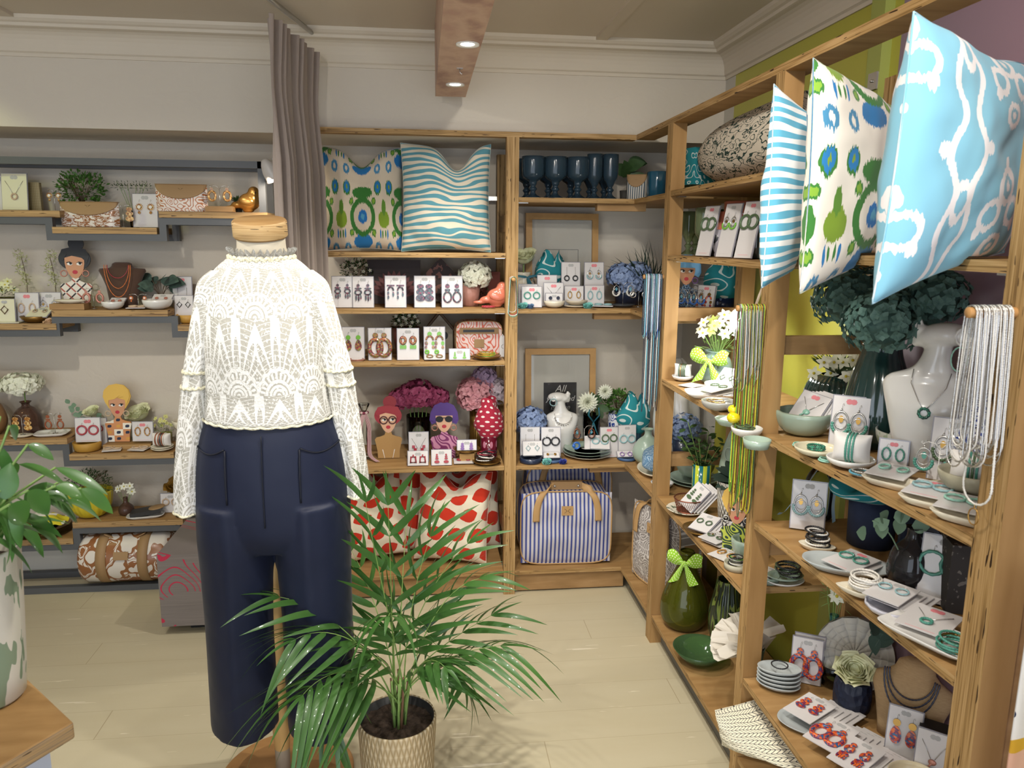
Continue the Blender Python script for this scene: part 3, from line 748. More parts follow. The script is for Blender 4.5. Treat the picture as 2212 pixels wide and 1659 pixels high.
# clip lamp on the frame end
t = thing('clip_spotlight', 'small white bullet spotlight shining at the end of the steel shelf frame', 'lamp', (-.625, 3.30, 1.80), 0)
S = onY(590, 378, 3.30)
A = TR(S[0]+.625, 0, S[2]-1.80) @ RYm(-28) @ RXm(18)
obj('lamp_head', MB().lathe([(.0001, .07), (.012, .068), (.024, .05), (.034, .02), (.037, -.012), (.040, -.015), (.040, -.020), (.035, -.020), (.033, -.006)], 28, A), mat('lamp_white_enamel', 'c9c4bf', .4), t)
obj('bulb', MB().lathe([(.0001, -.004), (.024, -.006), (.0335, -.010)], 24, A), mat('lit_bulb_bright', 'ffffff', .3, emit='fff3dc', estr=30.0), t)
obj('arm', MB().tube([(S[0]+.625, 0, S[2]-1.80+.065), (S[0]+.64, .05, S[2]-1.80+.05), (-.02, .06, .03), (-.03, .06, .02)], .006, 8), MATS['lamp_white_enamel'], t)
spot('clip_spotlight_light', (S[0]-.0, 3.27, S[2]-.02), (S[0]-.10, 3.50, 1.55), 5.5, WARM, 130, .7, .02)
# ---------------------------------------------------------------- things: builders
def frame_at(P, rz=0, tilt=0): return TR(P) @ RZ(rz) @ RXm(-tilt)
def badge(cx, cz, r, y, solid=False):
    "scalloped two-lobed badge printed on the cards"
    pts = []
    for i in range(44):
        t = 2*pi*i/44; rr = r*(1+.06*cos(10*t)); k = 1.32*abs(cos(t))**.55*(1 if cos(t) >= 0 else -1)
        pts.append((cx+rr*(1.05*cos(t)+.28*k), cz+rr*sin(t)*(.62+.22*abs(sin(2*t))+.12*abs(cos(t)))))
    return MB().prism(pts, y-.0003, y)
CARDS = {}
def earring_mb(style, s):
    "one drop of a pair, hanging from (0,0); s = overall height"
    m = MB(); y = -.0022
    def disc(cx, cz, rx, rz, mi=0, th=.0016): m.prism([(cx+rx*cos(2*pi*i/22), cz+rz*sin(2*pi*i/22)) for i in range(22)], y-th, y+th*.3, None, mi)
    def wire(z=0.0): m.tube([(0, y, z), (.0005, y-.001, s*.16+z), (.0025, y-.001, s*.2+z), (.004, y, s*.12+z)], .0004, 5, None, 1)
    if style == 'hoop': m.torus((0, y-.001, -s*.5), s*.44, s*.075, n=26, k=8, bead=11); wire()
    elif style == 'ring': m.torus((0, y-.001, -s*.5), s*.42, s*.085, n=26, k=8); wire()
    elif style == 'oval': m.torus((0, y-.001, -s*.5), s*.42, s*.07, sx=.62, bead=12, k=7); wire()
    elif style == 'drop3': disc(0, -s*.12, s*.12, s*.12); m.prism([(-s*.14, -s*.28), (s*.14, -s*.28), (s*.14, -s*.38), (-s*.14, -s*.38)], y-.0016, y); m.torus((0, y-.0008, -s*.70), s*.2, s*.05, sz=1.35, k=6, n=24); wire()
    elif style == 'stack3': disc(0, -s*.16, s*.2, s*.14); disc(0, -s*.45, s*.24, s*.17); disc(0, -s*.80, s*.27, s*.19); wire()
    elif style == 'arch':
        m.prism([(-s*.2, -s*.06), (s*.2, -s*.06), (s*.2, -s*.13), (-s*.2, -s*.13)], y-.0016, y)
        m.torus((0, y-.001, -s*.36), s*.14, s*.045, arc=.5, a0=0, sz=1.3, k=6); disc(-s*.13, -s*.50, s*.05, s*.10); disc(-s*.13, -s*.72, s*.05, s*.10); disc(s*.13, -s*.55, s*.05, s*.13); wire()
    elif style == 'figure': disc(0, -s*.08, s*.09, s*.09); disc(0, -s*.24, s*.2, s*.045); m.torus((0, y-.001, -s*.46), s*.17, s*.05, sz=.8, k=6); disc(-s*.12, -s*.78, s*.05, s*.16); disc(s*.02, -s*.80, s*.05, s*.17); disc(s*.15, -s*.74, s*.04, s*.13); wire()
    elif style == 'bigloop': disc(0, -s*.12, s*.11, s*.11); m.torus((0, y-.001, -s*.60), s*.24, s*.085, sz=1.35, k=8, n=28); wire()
    elif style == 'arcs':
        disc(0, -s*.09, s*.1, s*.1, 2); m.torus((0, y-.001, -s*.36), s*.15, s*.045, arc=.5, sz=1.2, k=6); disc(-s*.15, -s*.5, s*.07, s*.09); disc(s*.15, -s*.5, s*.07, s*.09, 2); disc(-s*.17, -s*.68, s*.06, s*.07); disc(s*.15, -s*.68, s*.06, s*.07, 0)
        m.torus((0-s*.12, y-.001, -s*.88), s*.07, s*.04, k=6, mi=2); wire()
    elif style == 'tassel':
        m.torus((0, y-.001, -s*.3), s*.17, s*.09, sz=1.3, k=8)
        for k in (-.16, -.05, .06, .17): disc(s*k, -s*.74, s*.055, s*.15, 2)
        wire()
    elif style == 'pear': disc(0, -s*.14, s*.14, s*.14, 2); m.prism([(s*.20*cos(t)*(1-.18*sin(t)), -s*.62+s*.34*sin(t)) for t in [2*pi*i/24 for i in range(24)]], y-.0018, y); wire()
    elif style == 'nested':
        m.torus((0, y-.001, -s*.48), s*.34, s*.03, sx=.72, sz=1.1, k=6, mi=1); m.torus((0, y-.0015, -s*.62), s*.28, s*.07, arc=.62, a0=pi*.88, k=7, bead=12)
        disc(0, -s*.38, s*.08, s*.13, 2); m.torus((0, y-.001, -s*.52), s*.2, s*.02, k=5, mi=1); m.tube([(0, y, 0), (-s*.05, y, -s*.1)], s*.03, 5, None, 1); wire()
    elif style == 'diamond':
        p = [(0, -s*.12), (s*.34, -s*.5), (0, -s*.95), (-s*.34, -s*.5)]; m.tube([(a, y-.001, b) for a, b in p], s*.065, 6, closed=True); wire()
    elif style == 'stud': disc(0, -s*.4, s*.34, s*.34); m.torus((0, y-.002, -s*.4), s*.3, s*.09, k=6, n=16)
    elif style == 'sun':
        for i in range(14): t = 2*pi*i/14; m.leaf((0, y, -s*.42), (cos(t), 0, sin(t)), (0, -1, 0), s*.36, s*.1, n=2, fold=0)
        disc(0, -s*.42, s*.14, s*.14, 2, .003); m.ball((0, y-.001, -s*.88), s*.12, n=8, m=6); wire()
    elif style == 'hand':
        disc(0, -s*.1, s*.1, s*.1); m.torus((0, y-.001, -s*.38), s*.12, s*.05, sz=1.3, k=6)
        disc(0, -s*.72, s*.16, s*.1)
        for k in (-.12, -.04, .04, .12): disc(s*k, -s*.88, s*.035, s*.12)
    elif style == 'square': m.tube([(-s*.24, y-.001, -s*.25), (s*.24, y-.001, -s*.25), (s*.3, y-.001, -s*.85), (-s*.3, y-.001, -s*.85)], s*.11, 7, closed=True); disc(0, -s*.1, s*.09, s*.1)
    elif style == 'pagoda': disc(0, -s*.12, s*.10, s*.09); disc(0, -s*.32, s*.14, s*.08); disc(0, -s*.52, s*.17, s*.09); disc(0, -s*.84, s*.26, s*.15)
    elif style == 'thread': m.tube([(0, y, .0), (0, y-.001, -s*.62)], .0006, 5, None, 1); m.torus((0, y-.001, -s*.80), s*.17, s*.05, k=6, n=18)
    elif style == 'bar': m.box((0, y-.001, -s*.5), (s*.34, .002, s*.8)); wire()
    return m
def settle(t, z):
    "lower or lift a thing so its lowest point rests at height z"
    W = t.matrix_basis; m = 1e9
    for c in t.children:
        if c.type == 'MESH' and len(c.data.vertices):
            v = np.empty(len(c.data.vertices)*3, dtype=np.float32); c.data.vertices.foreach_get('co', v); A = np.array(W @ c.matrix_basis); m = min(m, (v.reshape(-1, 3)@A[2, :3]).min()+A[2, 3])
    t.location.z += z-m+.0008
    return t
def card(P, w, h, style, color, rz=0, tilt=6, label='', logo='g', group=None, sec='silver', th=None, gap=.27, es=None, ez=None, cream=False, roll=0, third='gold', sleeve=True, name='earring_card', cat='jewellery card', M=None):
    t = card_(P, w, h, style, color, rz, tilt, label, logo, group, sec, th, gap, es, ez, cream, roll, third, sleeve, name, cat, M)
    if t['_z'] > -5: settle(t, t['_z'])
    del t['_z']; return t
def card_(P, w, h, style, color, rz, tilt, label, logo, group, sec, th, gap, es, ez, cream, roll, third, sleeve, name, cat, M):
    "carded jewellery standing on its lower edge at P, front toward local -Y"
    free = M is None; M = M if M is not None else TR(P) @ RZ(rz) @ RXm(-tilt) @ RYm(roll)
    t = thing(name, label, cat, M=M, group=group); t['_z'] = P[2] if free else -9.0
    b = MB().box((0, .0012, h/2), (w, .0020, h)); 
    if sleeve: b.box((0, .0040, h/2+.001), (w+.005, .0030, h+.003), None, 1)
    obj('backing_card', b, [CARDY if cream else CARD, SLEEVE], t)
    lg = badge(0, h-w*.13-.002, w*.105, .0); obj('printed_badge', lg, LOGOP if logo == 'p' else LOGOG, t)
    obj('printed_line', MB().box((0, .0001, h*.055), (w*.6, .0004, .0007)), LOGOP if logo == 'p' else PRINTG, t)
    A = JW[color]; B = JW[sec]; C_ = JW[third]
    if style is None: return t
    if style.startswith('neck'):
        z0 = h*.80; zc = h*.42 if h > w*1.1 else h*.38; ch = MB()
        for sg in (-1, 1): ch.tube([(sg*w*.36, -.001, z0), (sg*w*.2, -.0015, (z0+zc)/2+h*.02), (sg*w*.06, -.002, zc+.004)], .0007, 5)
        obj('chain', ch, B, t); pm = MB()
        if style == 'neckring': pm.torus((0, -.003, zc-w*.08), w*.11, w*.035, k=8, n=24, bead=12)
        elif style == 'neckgem': pm.ball((0, -.002, zc-w*.05), (w*.12, .003, w*.1)); pm.tube([(0, -.003, zc-w*.05), (-w*.12, -.004, zc-w*.26)], w*.03, 6, None, 0)
        elif style == 'neckblocks':
            for sx in (-1, 1):
                for k in range(3): pm.box((sx*w*(.27-.09*k), -.003, zc+h*(.10-.095*k)), (w*.15, .003, w*.14), TR(0, 0, 0))
            pm.box((0, -.003, zc-h*.20), (w*.17, .003, w*.19))
        obj('pendant', pm, A, t); return t
    s = es or h*.5; z0 = ez or h*.76; key = (style, round(s, 4))
    if key not in CARDS: CARDS[key] = earring_mb(style, s)
    me = CARDS[key].mesh('earring', [A, B, C_])
    for sg in (-1, 1): obj('earring', me, None, t, M=TR(sg*w*gap/1.15, 0, z0))
    return t
LAST = [None]
def fan(P, w, h, n, dirv, rz, tilt, label, roll=0, logo='g', group='spare cards'):
    "the cards tucked behind the front one"
    base = None
    if tilt > 80: LAST[0].location.z += .003+.0028*n
    for i in range(n):
        dv = Vector(dirv); dv = dv*(1 if tilt < 60 else 1); off = (Matrix.Rotation(rad(rz), 3, 'Z') @ Matrix.Rotation(rad(-tilt), 3, 'X')) @ Vector((0, 1, 0))
        d2 = dv-off*dv.dot(off)+off*max(.0026, abs(dv.dot(off)))
        M = TR(Vector(P)+off*.0036+d2*(i+1) if tilt < 80 else Vector((P[0]+dirv[0]*(i+1), P[1]+dirv[1]*(i+1), P[2]+.0012+.0028*(n-1-i)))) @ RZ(rz) @ RXm(-tilt) @ RYm(roll)
        if base is None: base = card(None, w, h, None, 'teal', label=label, logo=logo, group=group, M=M, sleeve=False)
        else: dup(base, M=M)
def dish_prof(r, h, th=.003, flat=.55):
    o = [(.0001, 0), (r*flat*.92, 0), (r*flat, .001), (r*.86, h*.5), (r, h)]
    return o+[(r-th*.6, h+.0008), (r*.86-th, h*.5+th), (r*flat*.95, th), (.0001, th)]
def bowl_prof(r, h, th=.003, foot=.5):
    o = [(.0001, 0), (r*foot*.9, 0), (r*foot, .002)]+[(r*(foot+(1-foot)*sin(pi/2*k/6)), h*(1-cos(pi/2*k/6))*.96+.003) for k in range(1, 7)]
    i = [(max(x-th, .0001), z+th*.4) for x, z in o[2:]][::-1]; i[0] = (o[-1][0]-th*.8, o[-1][1]+.0012)
    return o+i+[(.0001, th+.001)]
def dish(name, P, r, h, m, label, cat='dish', sx=1, sy=1, rz=0, prof=None, n=40, wob=None, group=None, th=.003):
    return one(name, MB().lathe(prof or dish_prof(r, h, th), n, None, 0, True, sx, sy, wob), m, label, cat, P, rz, group)
def squircle(t, k=4.0): return 1/((abs(cos(t))**k+abs(sin(t))**k)**(1/k))
def tray(name, P, lx, ly, h, m, label, rz=0, cat='tray', k=5.0, M=None, group=None):
    pr = [(.0001, 0), (.72, 0), (.76, .001), (.9, h*.55), (1.0, h), (.975, h+.001), (.87, h*.5+.002), (.72, .004), (.0001, .004)]
    mb = MB().lathe(pr, 64, None, 0, True, lx/2, ly/2, lambda t, v: squircle(t, k))
    return one(name, mb, m, label, cat, P, rz, group, M)
def bracelet_pile(P, r, n, color, label, cat='bracelets', name='beaded_bracelet', seed=0, br=.0016, group=None, flat=1.0, bead=26, spread=.3, tilt=6, z0=.006):
    R = random.Random(seed); first = None
    for i in range(n):
        M = TR(P[0]+R.uniform(-1, 1)*r*spread, P[1]+R.uniform(-1, 1)*r*spread, P[2]+z0+i*br*1.5) @ RZ(R.uniform(0, 360)) @ RXm(90+R.uniform(-tilt, tilt))
        c = color[i % len(color)] if isinstance(color, (list, tuple)) else color
        first = one(name, MB().torus((0, 0, 0), r, br, bead=bead, k=5, sz=flat), JW[c], label, cat, M=M, group=group or label)
def cushion(name, P, W, H, T, m, label, rz=0, tilt=0, roll=0, dent=.2, ear=.06, n=56, seed=1, M=None, dx=0.0, cat='cushion', uvs=1.0, drop=0.0):
    "square cushion standing on its lower edge; dent = chop in the top"
    def f(side):
        def g(u, v):
            x, y = 2*u-1, 2*v-1; ex = 1-ear*(1-y*y)*abs(x)**2; ez = 1-ear*(1-x*x)*abs(y)**2
            th = T/2*(max(1-abs(x)**2.6, 0)*max(1-abs(y)**2.6, 0))**.5
            nz = noise.noise(Vector((x*1.7+seed, y*1.7, side)))*.012+noise.noise(Vector((x*5+seed, y*5, side)))*.004
            dd = dent*H*math.exp(-((x-dx)/.34)**2)*max(0, (y+.1)/1.1)**1.6
            fold = .02*math.exp(-((x-dx)/.10)**2)*max(0, y)**1.0*(1 if dent else 0)
            cp = -.10*T*side*0
            return (x*W/2*ex+drop*y*0, side*(th+nz*min(1, th/T*4))+fold*0, H/2*(1+y*ez)-dd)
        return g
    mb = MB(); mb.grid(f(-1), n, n); mb.grid(f(1), n, n, flip=True)
    t = thing(name, label, cat, M=M if M is not None else TR(P) @ RZ(rz) @ RXm(-tilt) @ RYm(roll))
    o = obj('cover', mb, m, t)
    rim = []
    for k in range(4*n):
        s_, q = divmod(k, n); a = q/n; u, v = ((a, 0), (1, a), (1-a, 1), (0, 1-a))[s_]; rim.append(f(1)(u, v)[:1]+(0,)+f(1)(u, v)[2:])
    obj('seam_piping', MB().tube(rim, .0017, 5, closed=True), m, t)
    return settle(t, P[2]) if P is not None else t
# ---- plants
def hydrangea(mb, c, r, mi=0, n=60, seed=0, pr=.016, squash=.85):
    n = int(n*1.8); pr *= .66
    R = random.Random(seed); c = Vector(c)
    for i in range(n):
        z = 1-2*(i+.5)/n; t = i*2.39996; q = sqrt(max(0, 1-z*z)); d = Vector((q*cos(t), q*sin(t), z*squash))
        if z < -.72: continue
        d = (d+Vector((R.uniform(-.15, .15), R.uniform(-.15, .15), R.uniform(-.15, .15)))).normalized(); p = c+Vector((d.x, d.y, d.z*squash))*r*R.uniform(.86, 1.04)
        a0 = R.uniform(0, pi/2); s1 = d.orthogonal().normalized(); s2 = d.cross(s1)
        for k in range(4):
            a = a0+k*pi/2; e = (s1*cos(a)+s2*sin(a)+d*R.uniform(.3, 1.0))
            mb.leaf(p, e, d, pr*R.uniform(.85, 1.15), pr*1.0, droop=.3, n=3, fold=.15, shape=.75, mi=mi)
    mb.ball(c, (r*.72, r*.72, r*.72*squash), mi=mi, n=10, m=7)
def bush(mb, c, r, n=500, L=.014, W=.009, mi=0, seed=0, tw=1, up=.5, shell=.55):
    R = random.Random(seed); c = Vector(c)
    for i in range(n):
        d = Vector((R.gauss(0, 1), R.gauss(0, 1), R.gauss(0, 1))).normalized(); k = R.uniform(shell, 1)*(1+.12*noise.noise(d*3+Vector((seed, 0, 0))))
        p = c+Vector((d.x*r[0], d.y*r[1], d.z*r[2]))*k
        if d.z < -.75: continue
        e = (d+Vector((R.uniform(-.8, .8), R.uniform(-.8, .8), R.uniform(-.2, .8)*up*2))).normalized()
        mb.leaf(p, e, (R.uniform(-1, 1), R.uniform(-1, 1), 1), L*R.uniform(.7, 1.3), W, n=2, fold=.2, mi=mi)
    if tw:
        for i in range(26):
            t = R.uniform(0, 2*pi); e = Vector((cos(t)*r[0]*.8, sin(t)*r[1]*.8, R.uniform(.1, .9)*r[2])); mb.tube([c-Vector((0, 0, r[2]*.9)), c+e*.5, c+e], .0009, 4, None, tw)
def stem(mb, a, b, r=.0015, bend=(0, 0, 0), mi=0, n=6):
    a, b, k = Vector(a), Vector(b), Vector(bend); mb.tube([a.lerp(b, i/n)+k*(4*(i/n)*(1-i/n)) for i in range(n+1)], r, 5, None, mi)
def daisy(mb, c, d, r, mi=0, mc=1, n=7, seed=0):
    d = Vector(d).normalized(); s1 = d.orthogonal().normalized(); s2 = d.cross(s1)
    for k in range(n):
        a = 2*pi*k/n+seed; mb.leaf(c, s1*cos(a)+s2*sin(a)+d*.25, d, r, r*.62, droop=.2, n=3, fold=.1, shape=.7, mi=mi)
    mb.ball(c, r*.2, n=8, m=5, mi=mc)
def rose(mb, c, r, mi=0, seed=0, layers=5):
    R = random.Random(seed); c = Vector(c); tilt = Vector((-.25, -.45, 1)).normalized(); q = Vector((0, 0, 1)).rotation_difference(tilt)
    for L in range(layers):
        k = 3+(L+1)//2; t = L/(layers-1); rr = r*(.30+.70*t); op = .95+1.0*t
        for i in range(k):
            a0 = 2*pi*i/k+L*1.1+R.uniform(-.15, .15); wd = (1.25-.25*t)*pi/k*1.25; vs = []; uv = []; fs = []; nu, nv = 8, 6
            for jv in range(nv+1):
                for iu in range(nu+1):
                    u = iu/nu*2-1; v = jv/nv; th = pi-.35-(pi-.35-(.42+.62*t))*v*(1-.10*u*u); a = a0+u*wd*(.35+.65*sin(pi*min(1, v*.8+.1))); cur = max(0, v-.78)*r*(.5+1.2*t)
                    rad_ = rr*(1+.06*u*u*v); p = Vector((cos(a)*(sin(th)*rad_+cur), sin(a)*(sin(th)*rad_+cur), cos(th)*rad_*.85-cur*.5)); p.rotate(q); vs.append(c+p); uv.append((iu/nu, v))
            for jv in range(nv):
                for iu in range(nu): o = jv*(nu+1)+iu; fs.append((o, o+1, o+nu+2, o+nu+1))
            mb.add(vs, fs, uv, mi, True)
YELC_ = mat('flower_centre_yellow', 'c2b43c', .8)
def pot_plant(name, P, pot_prof, potm, label, foliage, fm, cat='potted plant', rz=0, n=40, wob=None, potname='pot', fname='foliage', soil=None, group=None, sx=1, sy=1):
    t = thing(name, label, cat, P, rz, group)
    obj(potname, MB().lathe(pot_prof, n, None, 0, True, sx, sy, wob), potm, t)
    fb = MB(); foliage(fb); obj(fname, fb, fm, t)
    if soil: obj('soil', MB().lathe([(.0001, soil[1]), (soil[0], soil[1])], 24), SOIL, t)
    return t
def cyl_pot(r, h, th=.003, taper=.85): return [(.0001, 0), (r*taper, 0), (r, h), (r-th, h), (r*taper-th, th), (.0001, th)]
def smooth_prof(pts, k=6):
    out = []
    for i in range(len(pts)-1):
        p0 = pts[max(i-1, 0)]; p1 = pts[i]; p2 = pts[i+1]; p3 = pts[min(i+2, len(pts)-1)]
        for j in range(k):
            t = j/k; out.append(tuple(.5*((2*p1[a])+(-p0[a]+p2[a])*t+(2*p0[a]-5*p1[a]+4*p2[a]-p3[a])*t*t+(-p0[a]+3*p1[a]-3*p2[a]+p3[a])*t**3) for a in (0, 1)))
    out.append(pts[-1]); return [(max(x, .0001), z) for x, z in out]
def shell(prof, th=.0025): return prof+[(max(x-th, .0001), z) for x, z in prof[::-1]]
def stand_T(P, h, w, label, earm, style, es, rz=0, group=None, m=None, base='disc', name='earring_stand', cat='earring stand'):
    t = thing(name, label, cat, P, rz, group); s = MB()
    s.tube([(0, 0, 0), (0, 0, h*.86)], .0011, 6)
    for sg in (-1, 1): s.tube([(0, 0, h*.84), (sg*w*.16, 0, h*.98), (sg*w*.36, 0, h), (sg*w*.5, 0, h*.94), (sg*w*.56, 0, h*.97), (sg*w*.52, 0, h*1.0)], .0010, 6)
    s.lathe([(.0001, 0), (.011, 0), (.011, .0015), (.0001, .002)], 20)
    obj('wire', s, m or SILV, t); me = earring_mb(style, es).mesh('earring', [JW[earm[0]], JW[earm[1]], JW[earm[2]]])
    for sg in (-1, 1): obj('earring', me, None, t, M=TR(sg*w*.44, 0, h*.92))
    return t
def lady(P, H, label, hair, face, dress, hairm, kind='bun', rz=0, earc=None, glasses=None, tilt=4, kraft=False):
    t = thing('portrait_cutout', label, 'display cutout', M=TR(P) @ RZ(rz) @ RXm(-tilt)); s = H
    def pr(pts, y0, y1): return MB().prism([(x*s, z*s) for x, z in pts], y0, y1)
    def ell(cx, cz, rx, rz_, n=28, a0=0, a1=2*pi): return [(cx+rx*cos(a0+(a1-a0)*i/n), cz+rz_*sin(a0+(a1-a0)*i/n)) for i in range(n)]
    body = [(-.17, 0), (-.175, .12), (-.20, .24), (-.215, .30), (-.19, .335), (-.12, .35), (-.06, .375), (-.045, .42), (.045, .42), (.06, .375), (.12, .35), (.19, .335), (.215, .30), (.20, .24), (.175, .12), (.17, 0)]
    obj('printed_dress', pr(body, -.0015, .0045), dress, t)
    for sx in (-1, 1):
        if kraft: obj('arm_slot', pr([(sx*.06, .0), (sx*.066, .0), (sx*.10, .14), (sx*.088, .14)], -.002, -.0014), WPRINT, t)
    nk = [(-.045, .37), (-.05, .44), (.05, .44), (.045, .37)] if not kraft else [(-.04, .36), (-.05, .46), (.05, .46), (.04, .36)]
    hd = [(0, .405)]+[(a, b) for a, b in ((.045, .425), (.085, .475), (.115, .54), (.13, .62), (.13, .70), (0, .74), (-.13, .70), (-.13, .62), (-.115, .54), (-.085, .475), (-.045, .425))]
    obj('printed_face', MB().add(*[(lambda a: (a.v, a.f, a.uv))(pr(hd, -.003, .004))][0], sm=False) if 0 else pr(hd, -.0030, .004), face, t)
    if kind == 'bun':
        back = ell(0, .685, .215, .165); top = ell(.03, .90, .105, .10); fr = [(-.15, .66), (-.20, .72), (-.16, .82), (0, .86), (.16, .82), (.2, .72), (.16, .62), (.14, .66), (.10, .70), (.02, .72), (-.06, .735), (-.10, .75), (-.13, .70)]
        obj('printed_hair', pr(back, -.0016, .0035), hairm, t); obj('printed_bun', pr(top, -.0018, .0033), hairm, t)
        obj('printed_fringe', pr(fr, -.0042, -.0031), hairm, t)
        side = None
    elif kind == 'bob':
        back = [(-.19, .53), (-.225, .60), (-.21, .72), (-.15, .83), (-.05, .875), (0, .865), (.05, .875), (.15, .83), (.21, .72), (.225, .60), (.19, .53), (.12, .56), (-.12, .56)]
        fr = [(-.21, .60), (-.2, .72), (-.14, .82), (0, .86), (.14, .82), (.2, .72), (.21, .60), (.135, .56), (.13, .67), (-.13, .67), (-.135, .56)]
        obj('printed_hair', pr(back, -.0016, .0035), hairm, t); obj('printed_fringe', pr(fr, -.0042, -.0031), hairm, t)
    else:
        back = [(-.13, .56), (-.19, .66), (-.225, .76), (-.20, .87), (-.12, .95), (0, .975), (.12, .95), (.20, .87), (.225, .76), (.19, .66), (.13, .56), (0, .6)]
        fr = [(-.14, .60), (-.2, .72), (-.21, .84), (-.1, .94), (.08, .955), (.19, .88), (.21, .76), (.14, .60), (.13, .70), (.10, .76), (.02, .74), (.05, .78), (-.03, .72), (-.13, .70)]
        obj('printed_hair', pr(back, -.0016, .0035), hairm, t); obj('printed_fringe', pr(fr, -.0042, -.0031), hairm, t)
    lp = ell(0, .50, .035, .028); obj('printed_lips', pr(lp, -.0036, -.0030), LIPS, t)
    if glasses == 'dark':
        g = MB()
        for sx in (-1, 1): g.prism([(s*(sx*.072+.060*cos(q)*abs(cos(q))**-.3 if abs(cos(q)) > .01 else sx*.072*1), s*(.615+.05*sin(q)*abs(sin(q))**-.2 if abs(sin(q)) > .01 else .615)) if 0 else (s*(sx*.072+.06*cos(q)), s*(.615+.048*sin(q))) for q in [2*pi*i/24 for i in range(24)]], -.0056, -.0044)
        g.prism([(-.02*s, .63*s), (.02*s, .63*s), (.02*s, .64*s), (-.02*s, .64*s)], -.0056, -.0044); obj('printed_sunglasses', g, BLACK, t)
    else:
        w_ = MB(); k_ = MB()
        for sx in (-1, 1):
            w_.prism([(s*a, s*b) for a, b in ell(sx*.062, .615, .036, .02, 16)], -.0046, -.0043); k_.prism([(s*a, s*b) for a, b in ell(sx*.062+.012, .622, .018, .018, 14)], -.0050, -.0046)
            k_.prism([(s*a, s*b) for a, b in [(sx*.02, .625), (sx*.06, .648), (sx*.105, .640), (sx*.11, .63), (sx*.06, .634)]], -.0050, -.0043)
        obj('printed_eye_whites', w_, WPRINT, t); obj('printed_pupils', k_, BLACK, t)
        if glasses:
            g = MB()
            for sx in (-1, 1): g.torus((s*sx*.068, -.0052, s*.615), s*.058, s*.009, k=6)
            g.tube([(-.012*s, -.005, .62*s), (.012*s, -.005, .62*s)], s*.006, 5); obj('printed_spectacles', g, mat('printed_dark_red_frames', '4b2028', .4), t)
    if earc:
        e = earring_mb('ring', s*.10).mesh('earring', [JW[earc], JW['silver'], JW['gold']])
        for sx in (-1, 1): obj('earring', e, None, t, M=TR(sx*s*.145, -.004, s*.53))
    return settle(t, P[2])
def strand(L, w, r=.0014, seed=0, step=.0034, rho=.0115):
    "closed beaded loop hung over a peg whose axis runs through the origin along X"
    R = random.Random(seed); w = max(w, .002); path = [(rho*sin(a), rho*cos(a)) for a in [pi/2*k/6 for k in range(-6, 7)]]
    side = [(w*k_+rho*(1-k_), -L*t) for t, k_ in [(i/12*.9, min(1, (i/12)**.8)) for i in range(1, 13)]]; bot = [(w*cos(a), -L*.9-L*.1*sin(a)) for a in [pi*k/8 for k in range(1, 8)]]
    path = path+side+bot+[(-x, z) for x, z in side[::-1]]; pts = [Vector((0, x, z)) for x, z in path]; out = []; n = len(pts); acc = 0.0
    for i in range(n):
        a, b = pts[i], pts[(i+1) % n]; d = (b-a).length
        while acc < d: out.append(a.lerp(b, acc/d)); acc += step/2
        acc -= d
    return MB().tube(out, [r*(.65+.35*(i % 2))*R.uniform(.85, 1.15) for i in range(len(out))], 5, closed=True)
def font_obj(name, text, size, m, parent, M, shear=.3, ext=.0004):
    c = bpy.data.curves.new(name, 'FONT'); c.body = text; c.size = size; c.shear = shear; c.extrude = ext; c.align_x = 'CENTER'; c.resolution_u = 3
    tmp = bpy.data.objects.new('tmp', c); COL.objects.link(tmp); bpy.context.view_layer.update(); me = bpy.data.meshes.new_from_object(tmp); bpy.data.objects.remove(tmp); me.materials.clear(); me.materials.append(m)
    o = bpy.data.objects.new(name, me); COL.objects.link(o); o.parent = parent; o.matrix_basis = M @ RXm(90)
    return o
def loft(mb, rings, n=32, M=None, mi=0, cap=True, sm=True):
    "rings: (cx, cy, cz, rx, ry[, tilt about X in deg[, fn(angle)->scale]])"
    vs = []; uv = []; fs = []; m = len(rings)
    for j, q in enumerate(rings):
        cx, cy, cz, rx, ry = q[:5]; ti = rad(q[5]) if len(q) > 5 else 0; fn = q[6] if len(q) > 6 else None
        for i in range(n+1):
            a = 2*pi*i/n; k = fn(a) if fn else 1; x, y = rx*cos(a)*k, ry*sin(a)*k
            vs.append((cx+x, cy+y*cos(ti), cz+y*sin(ti))); uv.append((i/n, j/(m-1)))
    for j in range(m-1):
        for i in range(n): a = j*(n+1)+i; fs.append((a, a+1, a+n+2, a+n+1))
    if cap: fs += [tuple(range(n))[::-1], tuple((m-1)*(n+1)+i for i in range(n))]
    return mb.add(vs, fs, uv, mi, sm, M)
def interp(rows, n):
    "smoothly resample tuples of numbers"
    out = []
    for k in range(n+1):
        t = k/n*(len(rows)-1); i = min(int(t), len(rows)-2); f = t-i
        p = [rows[max(i-1, 0)], rows[i], rows[i+1], rows[min(i+2, len(rows)-1)]]
        out.append(tuple(.5*((2*b)+(-a+c)*f+(2*a-5*b+4*c-d)*f*f+(-a+3*b-3*c+d)*f**3) for a, b, c, d in zip(*p)))
    return out
